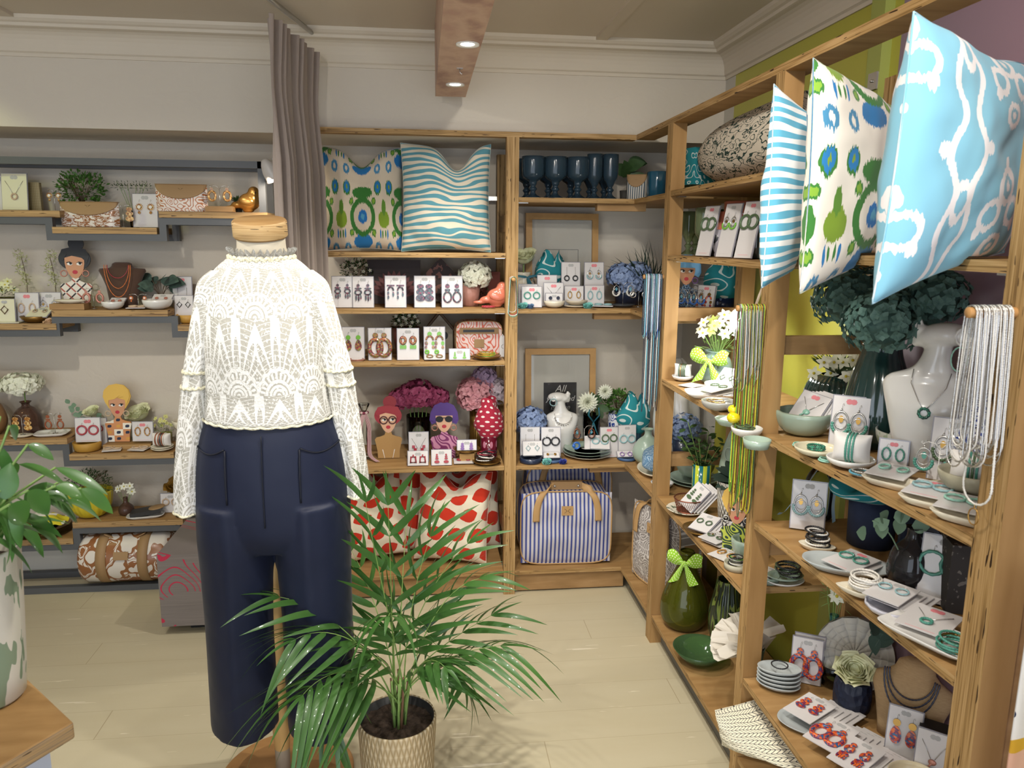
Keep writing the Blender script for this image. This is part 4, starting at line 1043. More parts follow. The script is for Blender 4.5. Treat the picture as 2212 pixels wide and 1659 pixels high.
# ---------------------------------------------------------------- dress form in blouse and trousers
MX, MY = -.412, 2.05
t = thing('dress_form', 'dress form in a white lace blouse and navy trousers on a round wooden base', 'mannequin', (MX, MY, 0))
obj('neck_cap', MB().lathe([(.0001, 1.553), (.064, 1.553), (.0675, 1.557), (.0675, 1.592), (.065, 1.596), (.0001, 1.597)], 48, TR(0, 0, 1.572) @ RXm(13) @ TR(0, 0, -1.572)), ply('plywood_cap', 2, 'h', 'c9ab7c', '8a6a43'), t)
body = interp([(0, .02, .95, .165, .115), (0, .015, 1.05, .155, .105), (0, .01, 1.15, .148, .10), (0, .0, 1.27, .145, .112), (0, .0, 1.36, .14, .105), (0, .01, 1.42, .13, .085), (0, .012, 1.462, .105, .072), (0, .012, 1.49, .072, .062), (0, .008, 1.52, .062, .06), (0, .005, 1.553, .060, .058)], 40)
mb = MB(); loft(mb, body, 48); obj('torso_form', mb, FORM, t)
def lathe_obj(name, prof, m, n=32, M=None): return obj(name, MB().lathe(prof, n, M), m, t)
lathe_obj('pole', [(.0001, .012), (.021, .012), (.021, .095), (.0215, .097), (.026, .18), (.028, .5), (.03, 1.0)], mat('turned_ash_pole', lambda: mixc(sst(coord('Object')[2], .094, .097), 'a59a8a', 'c9a268'), .5), M=TR(-.012, .0, 0))
lathe_obj('base', [(.0001, 0), (.180, 0), (.19, .004), (.19, .012), (.184, .018), (.0001, .018)], mat('round_wooden_base', lambda: mixc(fnoise(vec(coord('Object')[0]*3.0, coord('Object')[1]*18.0, 0.0), 2.0, 3.0), 'a67848', 'c49761'), .45), 56)
# blouse body
def wav(amp, k, ph=0): return lambda a: 1+amp*sin(k*a+ph)+amp*.6*sin((k*1.7)*a+ph*2)
rows = [(0, -.0, 1.090, .166, .122, 0), (0, .0, 1.10, .166, .123, 0), (0, .0, 1.14, .160, .118, 0), (0, -.004, 1.20, .156, .118, 0), (0, -.006, 1.28, .154, .122, 0), (0, -.004, 1.36, .152, .115, 0), (0, 0, 1.42, .145, .100, 0), (0, .002, 1.462, .125, .088, 0), (0, .004, 1.488, .100, .076, 0), (0, .004, 1.505, .076, .068, 0)]
rr = interp(rows, 60); rings = []
for j, q in enumerate(rr):
    v = j/60; rings.append(q[:5]+(q[5]+4*(1-v), (lambda vv: (lambda a: 1+.010*sin(9*a+vv*2)*(1.2-vv)+.012*sin(26*a)*max(0, vv-.82)*5+.006*noise.noise(Vector((3*cos(a), 3*sin(a), vv*6)))))(v)))
mb = MB(); loft(mb, rings, 160, cap=False); bl = obj('blouse', mb, LACE, t)
# hem drop at the sides: handled by slight tilt; scalloped hem edge and ruffled collar
hem = MB(); hem.tube([(.169*cos(a), .123*sin(a)*cos(rad(4)), 1.089+.123*sin(a)*sin(rad(4))-.003*abs(sin(14*a))) for a in [2*pi*i/160 for i in range(160)]], .0035, 6, closed=True); obj('hem_edge', hem, LACEW, bl)
col = MB()
def ruff(u, v):
    a = 2*pi*u; w_ = .004*sin(23*a)+.003*sin(37*a+1); r = .072+.010*v+w_*(.4+v); return (r*cos(a), .004+r*.88*sin(a), 1.497+.020*v+.006*sin(31*a+2)*v+.012*max(0, abs(cos(a))-.5))
col.grid(ruff, 260, 5); obj('ruffled_collar', col, LACE, bl)
tp = MB()
tp.tube([(.082*cos(a), .004+.072*sin(a), 1.497+.004*sin(29*a)+.010*max(0, abs(cos(a))-.5)) for a in [2*pi*i/140 for i in range(140)]], .005, 6, closed=True)
obj('collar_band', tp, LACEW, bl)
# sleeves
def sleeve(sg, pts):
    R = interp(pts, 54); mb = MB(); out = []
    for j, (x, y, z, rx, ry) in enumerate(R):
        v = j/54
        out.append((sg*x, y, z, rx, ry, 0, (lambda vv: (lambda a: 1+(.03+.06*vv)*sin(5*a+vv*3)+.012*noise.noise(Vector((4*cos(a), 4*sin(a), vv*9)))))(v)))
    loft(mb, out[::-1], 72, cap=False); return mb
L_ = [(.080, .0, 1.470, .046, .058), (.110, .0, 1.44, .050, .062), (.128, .0, 1.39, .044, .062), (.150, -.004, 1.31, .038, .056), (.172, -.008, 1.21, .035, .050), (.188, -.012, 1.12, .033, .048), (.200, -.016, 1.02, .034, .050), (.210, -.02, .92, .035, .053), (.214, -.02, .835, .036, .055)]
R_ = [(.080, .0, 1.470, .046, .058), (.110, .0, 1.44, .050, .062), (.130, .0, 1.39, .045, .062), (.156, .0, 1.31, .039, .056), (.182, .004, 1.21, .036, .052), (.194, .008, 1.12, .035, .050), (.206, .010, 1.02, .035, .052), (.217, .012, .93, .035, .056), (.222, .012, .862, .034, .060)]
for sg, pts in ((-1, L_), (1, R_)):
    so = obj('sleeve', sleeve(sg, pts), LACES, bl)
    q = interp(pts, 54); b = MB(); e = q[27]; e2 = q[30]
    for k, f in enumerate((e, e2)): b.tube([(sg*f[0]+f[3]*1.05*cos(a), f[1]+f[4]*1.05*sin(a), f[2]+.002*sin(16*a)) for a in [2*pi*i/48 for i in range(48)]], .0042, 6, closed=True)
    obj('sleeve_trim', b, LACEW, bl)
    e = q[-1]; b = MB(); b.tube([(sg*e[0]+e[3]*(1.02+.09*sin(5*a+3))*cos(a), e[1]+e[4]*(1.02+.09*sin(5*a+3))*sin(a), e[2]) for a in [2*pi*i/60 for i in range(60)]], .003, 6, closed=True); obj('cuff_edge', b, LACEW, bl)
# trousers: hips and two wide legs grown into one surface
mb = MB(); hips = interp([(0, .0, .73, .190, .105), (0, .0, .78, .203, .128), (0, .0, .86, .206, .136), (0, .0, .94, .201, .133), (0, .0, 1.02, .188, .126), (0, 0, 1.07, .170, .116), (0, 0, 1.105, .156, .108)], 26)
loft(mb, hips, 64)
for sg in (-1, 1):
    rows = [(sg*.100, .0, .86, .100, .128), (sg*.101, .0, .76, .103, .126), (sg*.1015, .0, .66, .100, .120), (sg*.104, .0, .50, .096, .114), (sg*.104, .0, .34, .097, .112), (sg*.104, 0, .25, .097, .112), (sg*.104, 0, .195 if sg < 0 else .180, .097, .112)]
    o = []
    for j, q in enumerate(interp(rows, 40)[::-1]):
        v = j/40; o.append(q+(7*(1-v), (lambda vv, s2: (lambda a: 1+.022*(1-vv)*sin(3*a+s2+vv*2)+.05*math.exp(-((a-4.71)/.16)**2)+.014*noise.noise(Vector((2*cos(a), 2*sin(a), vv*4+s2)))))(v, sg)))
    loft(mb, o, 64)
tr = obj('trousers', mb, NAVY, t); NV2 = mat('navy_stitching', '0b1020', .6)
mod(tr, 'REMESH', mode='VOXEL', voxel_size=.005, use_smooth_shade=True); mod(tr, 'SMOOTH', factor=.7, iterations=8)
pk = MB()
def surf(x, z, o=.002):
    a, b = (.201, .134) if z < .97 else ((.188, .126) if z > 1.0 else (.197, .131)); return (x, -b*sqrt(max(0, 1-(x/a)**2))-o, z)
pk.tube([surf(x, 1.025-.020*sin(pi*(abs(x)-.09)/.10), .004) for x in [-.193+.0055*i for i in range(19)]], .0022, 5)
pk.tube([surf(-x, 1.025-.020*sin(pi*(abs(x)-.09)/.10), .004) for x in [-.193+.0055*i for i in range(19)]], .0022, 5)
for sg in (-1, 1): pk.tube([surf(sg*.092, z, .0045) for z in np.linspace(1.02, .88, 10)], .0026, 5)
pk.tube([surf(.0-.0+.002, z, .004) for z in np.linspace(1.06, .82, 16)], .0018, 5)
obj('pocket_seam', pk, NV2, t)

# ---------------------------------------------------------------- potted palm in seagrass basket
PX_, PY_, PZ = -.09, 2.0, .205
t = thing('potted_palm', 'small parlour palm in a woven seagrass pot beside the dress form', 'potted palm', (PX_, PY_, 0))
obj('basket', MB().lathe(shell([(.0001, 0), (.098, 0), (.103, .01), (.106, .08), (.110, .15), (.1115, .200), (.110, .207)], .004), 64, wob=lambda a, v: 1+.006*sin(9*a+v*20)), BASKET, t)
obj('inner_pot', MB().lathe(shell([(.0001, .16), (.10, .16), (.1065, .204)], .003), 48), mat('black_plastic_pot', '1d1d1e', .5), t)
so = MB(); so.grid(lambda u, v: (.101*v*cos(2*pi*u), .101*v*sin(2*pi*u), .182+.008*noise.noise(Vector((v*4*cos(2*pi*u), v*4*sin(2*pi*u), 0)))+.004*noise.noise(Vector((v*14*cos(2*pi*u), v*14*sin(2*pi*u), 3)))), 48, 16); obj('soil', so, SOIL, t)
st = MB(); Rn = random.Random(5)
for i in range(11):
    a = Rn.uniform(0, 6.28); r = Rn.uniform(.004, .022); x, y = r*cos(a)+.006, r*sin(a); st.tube([(x, y, .17), (x*1.3, y*1.3, .23), (x*1.9, y*1.9, .33)], [.0055, .004, .003], 6, mi=i % 2)
obj('stems', st, [STEMG, mat('palm_sheath_brown', '6d4f38', .7)], t)
# each frond: target tip pixel at a given Y offset, mid height, leaflets
fr = [ # (tip px, tip py, Y of tip, arch point px, py, leaflets, length, droop)
 (790, 1085, 1.93, 815, 1240, 7, .17, .25), (838, 1092, 1.95, 845, 1230, 7, .18, .25), (880, 1120, 2.16, 865, 1250, 7, .2, .2), (930, 1160, 2.10, 880, 1290, 8, .19, .2), (1010, 1175, 2.12, 905, 1270, 9, .17, .35),
 (1035, 1250, 2.02, 930, 1270, 9, .17, .4), (760, 1190, 2.15, 815, 1290, 8, .16, .35), (605, 1290, 1.95, 740, 1310, 8, .17, .55),
 (640, 1380, 1.86, 745, 1320, 9, .18, .8), (655, 1500, 1.78, 735, 1405, 11, .22, 1.0), (700, 1560, 1.80, 700, 1420, 9, .20, .9),
 (1080, 1395, 1.95, 975, 1405, 11, .19, .75), (1060, 1330, 2.05, 950, 1390, 9, .17, .3), (960, 1440, 1.85, 915, 1395, 8, .13, .7), (840, 1330, 1.80, 850, 1290, 9, .15, .8), (1000, 1480, 2.08, 970, 1400, 8, .15, .9), (770, 1440, 1.98, 800, 1370, 7, .14, .8)]
for i, (tx, ty, tY, ax, ay, nl, LL, dr) in enumerate(fr):
    Rr = random.Random(i*7+1); mb = MB(); b0 = Vector((.02*cos(i*2.4)+.006, .02*sin(i*2.4), .22))
    tip = Vector(onY(tx, ty, tY))-Vector((PX_, PY_, 0)); arc = Vector(onY(ax, ay, (tY+2.0)/2+.0))-Vector((PX_, PY_, 0))
    q = [b0*(1-s)*(1-s)*(1-s)+ (b0+Vector((0, 0, .10)))*3*s*(1-s)**2+arc*3*s*s*(1-s)+tip*s**3 for s in [k/20 for k in range(21)]]
    mb.tube(q, [.0028-.0021*k/20 for k in range(21)], 6, mi=1)
    nl = max(4, int(nl*(.75 if ty < 1300 else .85))); 
    for k in range(nl):
        s = .42+.58*k/(nl-1)**1.0 if nl > 1 else 1; idx = min(int(s*20), 19); p = q[idx].lerp(q[idx+1], s*20-idx) if idx < 20 else q[20]; d = (q[min(idx+1, 20)]-q[max(idx-1, 0)]).normalized()
        side = d.cross(Vector((0, 0, 1)))
        if side.length < .1: side = d.cross(Vector((0, 1, 0)))
        side.normalize(); upv = side.cross(d).normalized(); lf = LL*(1-.45*abs(k/(nl-1)-.35)**1.3)*Rr.uniform(.88, 1.12)
        for sg in (-1, 1):
            e = (d*(.55+.5*k/(nl-1))+side*sg*.85+upv*Rr.uniform(-.05, .2)).normalized()
            mb.leaf(p, e, upv+side*sg*.3, lf*1.12, .0185*Rr.uniform(.8, 1.15), droop=(dr+.25)*Rr.uniform(.7, 1.1)*.85, n=9, fold=.22, shape=.62)
    mb.leaf(q[20], d, upv, LL*.6, .013, droop=dr*.4, n=7, fold=.2, shape=.6)
    obj('frond', mb, [PALMG, STEMG], t)

# ---------------------------------------------------------------- counter, patterned pot and leafy plant at the left edge
t = thing('counter', 'white panelled display counter with a thick plywood top at the left edge', 'counter', (-.56, 1.15, 0))
tm = MB()
c0 = Vector(onZ(160, 1560, .80)); c1 = Vector(onZ(56, 1462, .80)); c2 = Vector(onZ(0, 1655, .80)); base = Vector((-.56, 1.15, 0))
e1 = (c1-c0).normalized(); e2 = (c2-c0).normalized()
poly = [c0, c0+e1*.42, c0+e1*.42+e2*.75, c0+e2*.75]; vs = []
for z in (.772, .80): vs += [tuple(Vector((p.x, p.y, z))-base) for p in poly]
tm.add(vs, [(3, 2, 1, 0), (4, 5, 6, 7), (0, 1, 5, 4), (1, 2, 6, 5), (2, 3, 7, 6), (3, 0, 4, 7)], None, 0, False)
o = obj('worktop', tm, ply('plywood_counter_top', 2, 'h', '8f7a5e', '4d3f30'), t); mod(o, 'BEVEL', width=.004, segments=2)
q0 = c0+e1*.035+e2*.03; cb = MB(); vs = []
poly = [q0, q0+e1*.36, q0+e1*.36+e2*.7, q0+e2*.7]
for z in (0, .772): vs += [tuple(Vector((p.x, p.y, z))-base) for p in poly]
cb.add(vs, [(3, 2, 1, 0), (4, 5, 6, 7), (0, 1, 5, 4), (1, 2, 6, 5), (2, 3, 7, 6), (3, 0, 4, 7)], None, 0, False)
obj('cabinet', cb, mat('white_painted_cabinet', 'b9c0cc', .5), t)
PP = onZ(22, 1505, .80); PPz = (PP[0]-.035, PP[1]-.0, .80)
t = thing('potted_plant', 'broad-leaved green plant in a tall leaf-printed pot on the counter', 'potted plant', PPz)
obj('pot', MB().lathe(shell([(.0001, 0), (.050, 0), (.056, .006), (.060, .05), (.066, .15), (.071, .255), (.073, .262)], .004), 48), FLORAL, t)
obj('soil', MB().lathe([(.0001, .23), (.066, .23)], 24), SOIL, t)
fb = MB(); Rn = random.Random(11)
LT = [(250, 1105, 1.22, 175, 1055, .085, .042), (238, 1060, 1.25, 120, 1010, .10, .03), (120, 990, 1.20, 60, 960, .09, .035), (40, 950, 1.2, 20, 920, .08, .04), (20, 1000, 1.15, 10, 1080, .1, .05), (205, 1100, 1.3, 130, 1040, .09, .04), (95, 1040, 1.2, 60, 1100, .11, .05), (60, 1130, 1.1, 20, 1090, .1, .06), (110, 1110, 1.15, 60, 1060, .09, .05), (-20, 960, 1.2, 0, 900, .1, .05), (-60, 1080, 1.2, -20, 1000, .12, .06), (150, 1080, 1.2, 90, 1060, .12, .03), (30, 1040, 1.25, 10, 1000, .12, .05), (180, 1070, 1.2, 120, 1050, .1, .04), (-30, 1120, 1.15, 0, 1060, .1, .06)]
for (tx, ty, tY, ax, ay, L, W) in LT:
    tip = Vector(onY(tx, ty, tY))-Vector(PPz); arc = Vector(onY(ax, ay, tY-.01))-Vector(PPz); b0 = Vector((Rn.uniform(-.02, .02), Rn.uniform(-.02, .02), .23))
    fb.tube([b0, b0.lerp(arc, .5)+Vector((0, 0, .03)), arc], .002, 5, mi=1)
    d = (tip-arc); fb.leaf(arc, d, Vector((Rn.uniform(-.3, .3), -.4, 1)), d.length, max(W*.68, .024), droop=.12, n=10, fold=.25, shape=.85)
    for k in range(2):
        p = b0.lerp(arc, .55+.3*k); e = (d.normalized()+Vector((Rn.uniform(-.6, .6), Rn.uniform(-.6, .6), Rn.uniform(-.3, .5)))); fb.leaf(p, e, (0, -.2, 1), Rn.uniform(.06, .09), .022, droop=.35, n=8, fold=.25, shape=.8)
obj('leaves', fb, [mat('glossy_green_leaf', lambda: mixc(fnoise(vec(*coord('Object')), 18.0, 1.0), '2c5a2c', '5b8a3a'), .35, transl=.2, coat=.2), STEMG], t)

# ---------------------------------------------------------------- ottoman
t = thing('ottoman', 'grey upholstered ottoman with red line drawings behind the dress form', 'ottoman', (-.78, 3.12, 0))
o = obj('seat_block', MB().box((0, 0, .19), (.52, .40, .30)), OTT, t); mod(o, 'BEVEL', width=.10, segments=8)
obj('plinth', MB().box((0, 0, .025), (.34, .28, .05)), BLACK, t)

# ---------------------------------------------------------------- duffel on the floor
c = BK(290, 3.42, .0)
t = thing('duffel_bag', 'shiny barrel duffel bag in brown and white leaf print beneath the steel shelving', 'bag', (c[0], 3.40, .034))
o = obj('bag_body', MB().lathe([(.0001, -.19), (.07, -.19), (.098, -.184), (.108, -.165), (.110, -.1), (.110, .1), (.108, .165), (.098, .184), (.07, .19), (.0001, .19)], 72, TR(0, 0, .112) @ RYm(90) @ Matrix.Diagonal((1, .95, 1, 1)), wob=lambda a, v: 1+.012*sin(3*a+v*7)), LEAFP, t)
for x in (-.085, .088):
    s = MB(); pts = [(x, -.114*cos(a)*.95, .122+.127*sin(a)) for a in [rad(q) for q in range(-80, 100, 8)]]
    s.tube(pts, .019, 4, flat=.12); s = MB()
    s.grid(lambda u, v, x=x: (x+(u-.5)*.042, -.114*.95*cos(rad(-80+180*v)), .112+.114*sin(rad(-80+180*v))), 2, 24); st_ = obj('strap', s, TAN, t); mod(st_, 'SOLIDIFY', thickness=.003)
s = MB()
s.grid(lambda u, v: (-.085+.173*v, -.03+.03*(u-.5), .229-.030*sin(pi*v)), 2, 24); hd = obj('handle', s, TAN, t); mod(hd, 'SOLIDIFY', thickness=.004)
obj('leather_patch', MB().grid(lambda u, v: (-.03+.062*u, -.113*cos(rad(12+18*v)), .112+.114*sin(rad(12+18*v))), 4, 4), TAN, t)

# ---------------------------------------------------------------- cushions
def cz(px, Y, z): return BK(px, Y, z)
ZS = Z['c']
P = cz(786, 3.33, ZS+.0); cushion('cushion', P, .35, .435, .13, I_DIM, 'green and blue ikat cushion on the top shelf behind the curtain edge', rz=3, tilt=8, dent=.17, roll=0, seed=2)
P = cz(964, 3.27, ZS); cushion('cushion', P, .375, .445, .15, Z_GREY, 'cream cushion with teal waves standing on the top shelf of the back unit', rz=-4, tilt=5, dent=.22, seed=3, dx=.25)
ZB_ = Z['bot']
for (px, Y, W, H, lab, rz, rl, dx) in ((1006, 3.41, .34, .45, 'red petal cushion at the back right of the lowest shelf', 6, 0, -.2), (835, 3.41, .38, .44, 'red petal cushion at the back left of the lowest shelf', 3, 0, -.1),
    (800, 3.30, .36, .38, 'red petal cushion in front on the left, behind the palm fronds', 14, -4, .1), (972, 3.255, .33, .42, 'red petal cushion in front on the right with a folded top', -10, 3, .1)):
    cushion('cushion', cz(px, Y, ZB_), W, H, .14, PETALF, lab, rz=rz, tilt=9, roll=rl, dent=.17, dx=dx, seed=int(px))
# side run: three cushions leaning out of the top shelf of the near bay
def xcush(pTL, pTR, pBL, pBR, X, m, lab, T, seed, dent, skew):
    pass
def corner_cushion(name, c, m, label, T, seed, dent=.1, n=64, ear=.05, dx=0, zc=None):
    "cushion stretched between four corners: bottom-front, bottom-back, top-back, top-front"
    a, b, d, e = [Vector(p) for p in c]; o = (a+b)/2; nr = ((b-a).cross(e-a)).normalized()
    def f(side):
        def g(u, v):
            x, y = 2*u-1, 2*v-1; uu = .5+.5*x*(1-ear*(1-y*y)*abs(x)); vv = .5+.5*y*(1-ear*(1-x*x)*abs(y))
            vv -= dent*math.exp(-((x-dx)/.36)**2)*max(0, (y+.1)/1.1)**1.6
            p = (a*(1-uu)+b*uu)*(1-vv)+(e*(1-uu)+d*uu)*vv
            th = T/2*(max(1-abs(x)**2.4, 0)*max(1-abs(y)**2.4, 0))**.5
            nz = noise.noise(Vector((x*1.7+seed, y*1.7, side)))*.010+noise.noise(Vector((x*5+seed, y*5, side)))*.003
            p = p+nr*side*(th+nz*min(1, th/T*4))
            if zc and p.x > FX-.006: p.z = max(p.z, zc+.002+.002*abs(th)/T); p.y = min(p.y, 1.838)
            return p-o
        return g
    mb = MB(); mb.grid(f(-1), n, n, flip=True); mb.grid(f(1), n, n)
    t = thing(name, label, 'cushion', tuple(o)); obj('cover', mb, m, t)
    rim = []
    for k in range(4*n):
        s_, q = divmod(k, n); r = q/n; u, v = ((r, 0), (1, r), (1-r, 1), (0, 1-r))[s_]; rim.append((f(1)(u, v)+f(-1)(u, v))/2)
    obj('seam_piping', MB().tube(rim, .0017, 5, closed=True), m, t)
ZT = 1.527
# each stands across the shelf depth, its outer edge hanging over the front
corner_cushion('cushion', [onX(1645, 622, .73), onX(1790, 560, 1.10), onX(1845, 330, 1.10), onX(1672, 182, .77)], Z_BLUE, 'white cushion with sky blue waves, first of the three jutting from the upper shelf', .10, 4, .02, dx=.3, zc=1.529)
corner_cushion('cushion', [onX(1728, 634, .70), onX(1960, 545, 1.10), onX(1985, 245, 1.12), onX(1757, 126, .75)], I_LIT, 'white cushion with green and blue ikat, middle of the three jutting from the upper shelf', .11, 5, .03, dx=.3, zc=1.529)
corner_cushion('cushion', [onX(1884, 656, .66), onX(2168, 545, 1.02), onX(2215, 140, 1.06), onX(1974, 26, .70)], I_BLUE, 'sky blue and white ikat cushion nearest on the upper shelf', .12, 6, .03, dx=.2, zc=1.529)
# bolster of toile fabric
A = Vector((1.0, 2.80, 1.83)); t = thing('rolled_cushion', 'cream and dark green botanical print bolster lying along the top shelf', 'cushion', (1.03, 2.36, Z['m1']+.116))
prof = [(.0001, -.44), (.03, -.43), (.06, -.36), (.085, -.25), (.098, -.1), (.104, .1), (.105, .25), (.10, .36), (.085, .40), (.05, .415), (.02, .405), (.0001, .395)]
o = obj('cover', MB().lathe(smooth_prof(prof, 4), 64, RXm(90) @ TR(0, 0, 0), wob=lambda a, v: 1+.04*sin(3*a+v*5)+.012*sin(11*a+v*9)), TOILE, t); o.scale = (1, .98, 1)
P = onX(1393, 335, .90); one('cushion_corner', MB().box((0, 0, 0), (.10, .16, .13)), TEALC, 'teal and white cushion corner poking out behind the bolster', 'cushion', (1.0, 2.86, Z['s1']+.10), 20).modifiers.new('bevel', 'BEVEL').width = .03
# herringbone cushion on the lowest side shelf
corner_cushion('cushion', [onZ(1560, 1610, .20), onZ(1545, 1535, .30), onZ(1660, 1500, .30), onZ(1800, 1690, .28)], HERR, 'cream cushion with black herringbone lines sliding off the lowest side shelf', .09, 8, .0)
# ---------------------------------------------------------------- left steel shelves: things on the boards
E_ = .0015
def L(px, Y, z): p = BK(px, Y, z+E_); return p
YA = 3.40
z1a, z1b, z1c, z2a, z2b, z2c, z3a, z3b, z3c, z4a, z4b = 1.652, 1.588, 1.655, 1.195, 1.250, 1.188, .706, .634, .712, .255, .328
def cardsY(rows):
    for (px, Y, z, w, h, st, co, lg, lab, kw) in rows: card(L(px, Y, z), w, h, st, co, logo=lg, label=lab, **kw)
cardsY([
 (33, 3.41, z1a, .100, .145, 'neckring', 'blush', 'g', 'large cream necklace card with a round gold pendant on the top left board', dict(cream=True, rz=-4, name='necklace_card')),
 (2, 3.46, z1a, .10, .14, 'figure', 'tort', 'g', 'earring card half cut off by the left picture edge on the top board', dict(rz=4)),
 (315, 3.42, z1b, .098, .136, 'sun', 'amber', 'g', 'white card with gold sun earrings on the lower step of the top tier', dict(rz=-2, es=.05, gap=.27, third='wht')),
 (60, 3.41, z2a, .094, .118, 'oval', 'blush', 'p', 'card of beige oval hoops between two leafy sprigs on the second tier', dict(rz=-3, es=.045, ez=.078)),
 (108, 3.43, z2a, .092, .118, 'nested', 'blush', 'g', 'card of nested silver drops behind the gold dish on the second tier', dict(rz=2, es=.05)),
 (12, 3.375, z2a, .075, .095, 'diamond', 'blush', 'g', 'small card with wooden diamond earrings at the far left of the second tier', dict(rz=3, gap=.0, es=.04, cream=True)),
 (396, 3.49, z2c, .08, .19, 'thread', 'blush', 'p', 'tall pink-badged card with threader earrings beside the mannequin sleeve', dict(rz=-2)),
 (398, 3.43, z2c+.022, .075, .09, 'diamond', 'black', 'g', 'card with black square drops standing in a mustard bowl', dict(rz=-2, es=.03, cat='jewellery card')),
 (206, 3.46, z3b, .10, .125, 'ring', 'red', 'g', 'grey-badged card with red hoops behind the mustard bowl', dict(rz=-2, es=.03)),
 (191, 3.405, z3b+.035, .10, .105, 'ring', 'red', 'p', 'pink-badged card with red hoops standing in the mustard bowl', dict(rz=2, es=.045, ez=.075)),
 (309, 3.42, z3b+.03, .086, .085, 'oval', 'amber', 'p', 'card with two gold oval hoops to the right of the blonde cutout', dict(rz=-2, es=.042)),
 (369, 3.43, z4b, .085, .085, 'ring', 'blush', 'g', 'card with beige rope hoops beside the sleeve on the lowest tier', dict(rz=-3, es=.033)),
])
def flat_card(P, w, h, st, co, label, rz=0, logo='g', up=2, **k): return settle(card(None, w, h, st, co, label=label, logo=logo, M=TR(P) @ RZ(rz) @ RXm(-90+up), sleeve=False, **k), P[2])
_fc = flat_card
def flat_card(*a, **k): LAST[0] = _fc(*a, **k); return LAST[0]
for (px, Y, z, rz, lab, st, lg) in ((240, 3.36, z3b, 12, 'grey-badged card lying flat left of its twin below the blonde cutout', 'hoop', 'g'), (292, 3.36, z3b, -12, 'card lying flat below the wooden riser, right one of two', 'ring', 'g'), (292, 3.36, z2b, 5, 'small card with a bronze drop lying between the two white bowls', 'ring', 'p')):
    p = L(px, Y, z+.004); flat_card(p, .075, .075, st, 'blush', lab, rz=rz, logo=lg)
M_ = TR(L(77, 3.36, z2a+.027)) @ RZ(-6) @ RXm(-62)
card(None, .085, .07, 'nested', 'blush', label='cream card with nested oval earrings leaning in the aged gold dish', cream=True, M=M_, es=.03, ez=.055)
one('marble_sheet', MB().box((0, 0, .002), (.12, .08, .003)), mat('marble_sheet', 'cfcbb8', .5), 'thin marbled sheet under the small card at the far left', 'tray', L(15, 3.385, z2a), 5)
dish('shallow_dish', L(78, 3.395, z2a), .058, .026, BRASSD, 'aged gold dish holding a cream card on the second tier')
# greenery
def pp(name, px, Y, z, prof, m, lab, fn, fm, **k): return pot_plant(name, L(px, Y, z), prof, m, lab, fn, fm, **k)
def clutch(P, w, h, d, m, fl, label, rz=0, flap=.45, name='clutch_bag'):
    t = thing(name, label, 'bag', P, rz)
    def body(u, v):
        a = 2*pi*u; x = squircle(a, 5)*cos(a)*w/2; y = squircle(a, 3)*sin(a)*d/2*(1-.75*v**2); return (x*(1-.03*v), y, v*h)
    mb = MB(); mb.grid(lambda u, v: ((2*u-1)*w/2, -d/2*(1-.8*v*v)*(1-(2*u-1)**8), h*v), 28, 14); mb.grid(lambda u, v: ((2*u-1)*w/2, d/2*(1-.8*v*v)*(1-(2*u-1)**8), h*v), 28, 14, flip=True)
    obj('fabric_body', mb, m, t)
    f = MB()
    def fp(u, v):
        x = (2*u-1)*w*.495; k = flap*h*sqrt(max(0, 1-(2*u-1)**2*.98))*v; z = h+.002-k; return (x, -d/2*(1-.8*min(1, z/h)**2)*(1-(2*u-1)**8)-.0028, z)
    f.grid(fp, 28, 10); f.grid(lambda u, v: ((2*u-1)*w*.495, -.012+.025*v, h+.003), 28, 2); o = obj('leather_flap', f, fl, t); mod(o, 'SOLIDIFY', thickness=.002)
    lg = MB()
    for sg in (-1, 1): lg.torus((sg*w*.045, -d*.32, h*.80), w*.035, .0007, RZ(0), arc=.5, a0=-pi/2+(0 if sg < 0 else pi), k=4)
    lg.tube([(-w*.02, -d*.33, h*.80), (w*.02, -d*.33, h*.80)], .0007, 4); obj('embossed_mark', lg, mat('embossed_brown', '6f5536', .6), t)
    return settle(t, P[2])
clutch(L(197, 3.40, z1b), .235, .098, .05, LEAFP, TAN, 'brown and white leaf print clutch with a curved tan flap, bush behind it', rz=-3, flap=.55)
clutch(L(395, 3.42, z1c), .205, .108, .05, MAZEO, TAN, 'white and rust squiggle clutch with a curved tan flap on the top tier', rz=2, flap=.55)
pp('potted_bush', 183, 3.49, z1b, cyl_pot(.035, .085), DARK, 'round leafy green bush behind the leaf print clutch', lambda f: bush(f, (0, 0, .155), (.105, .05, .075), 620, .017, .010, 0, 1), [LEAFG, TWIG])
pp('flower_sprig', 292, 3.49, z1b, cyl_pot(.02, .07), G_CLEAR, 'thin green sprig with tiny white flowers behind the sun earring card',
   lambda f: [stem(f, (0, 0, .02), (sg*.06*k, 0, .17+.02*(k % 2)), .001, (0, 0, .01), 1) or bush(f, (sg*.06*k, 0, .17), (.02, .015, .02), 26, .014, .004, 0, 1, tw=0) for sg in (-1, 1) for k in (.3, .7, 1.0)], [LEAFD, STEMG])
for px, s, lab in ((60, 1, 'tall pale blossom sprig rising behind the oval hoop card'), (121, 2, 'tall pale blossom sprig rising behind the nested drop card')):
    pp('blossom_sprig', px, 3.50, z2a, shell(cyl_pot(.012, .07), .001)[:5], G_CLEAR, lab, lambda f, s=s: (stem(f, (0, 0, .02), (.0, 0, .27), .0013, (.012, 0, 0), 1), [bush(f, (.012*sin(i)-(.02 if i > 7 and s == 1 else 0), 0, .15+.015*i), (.018, .012, .012), 22, .012, .007, 0, i, tw=0) for i in range(10)]), [petalm('green_cream_blossom', 'a9ad6a', 'dfe0bd'), TWIG])
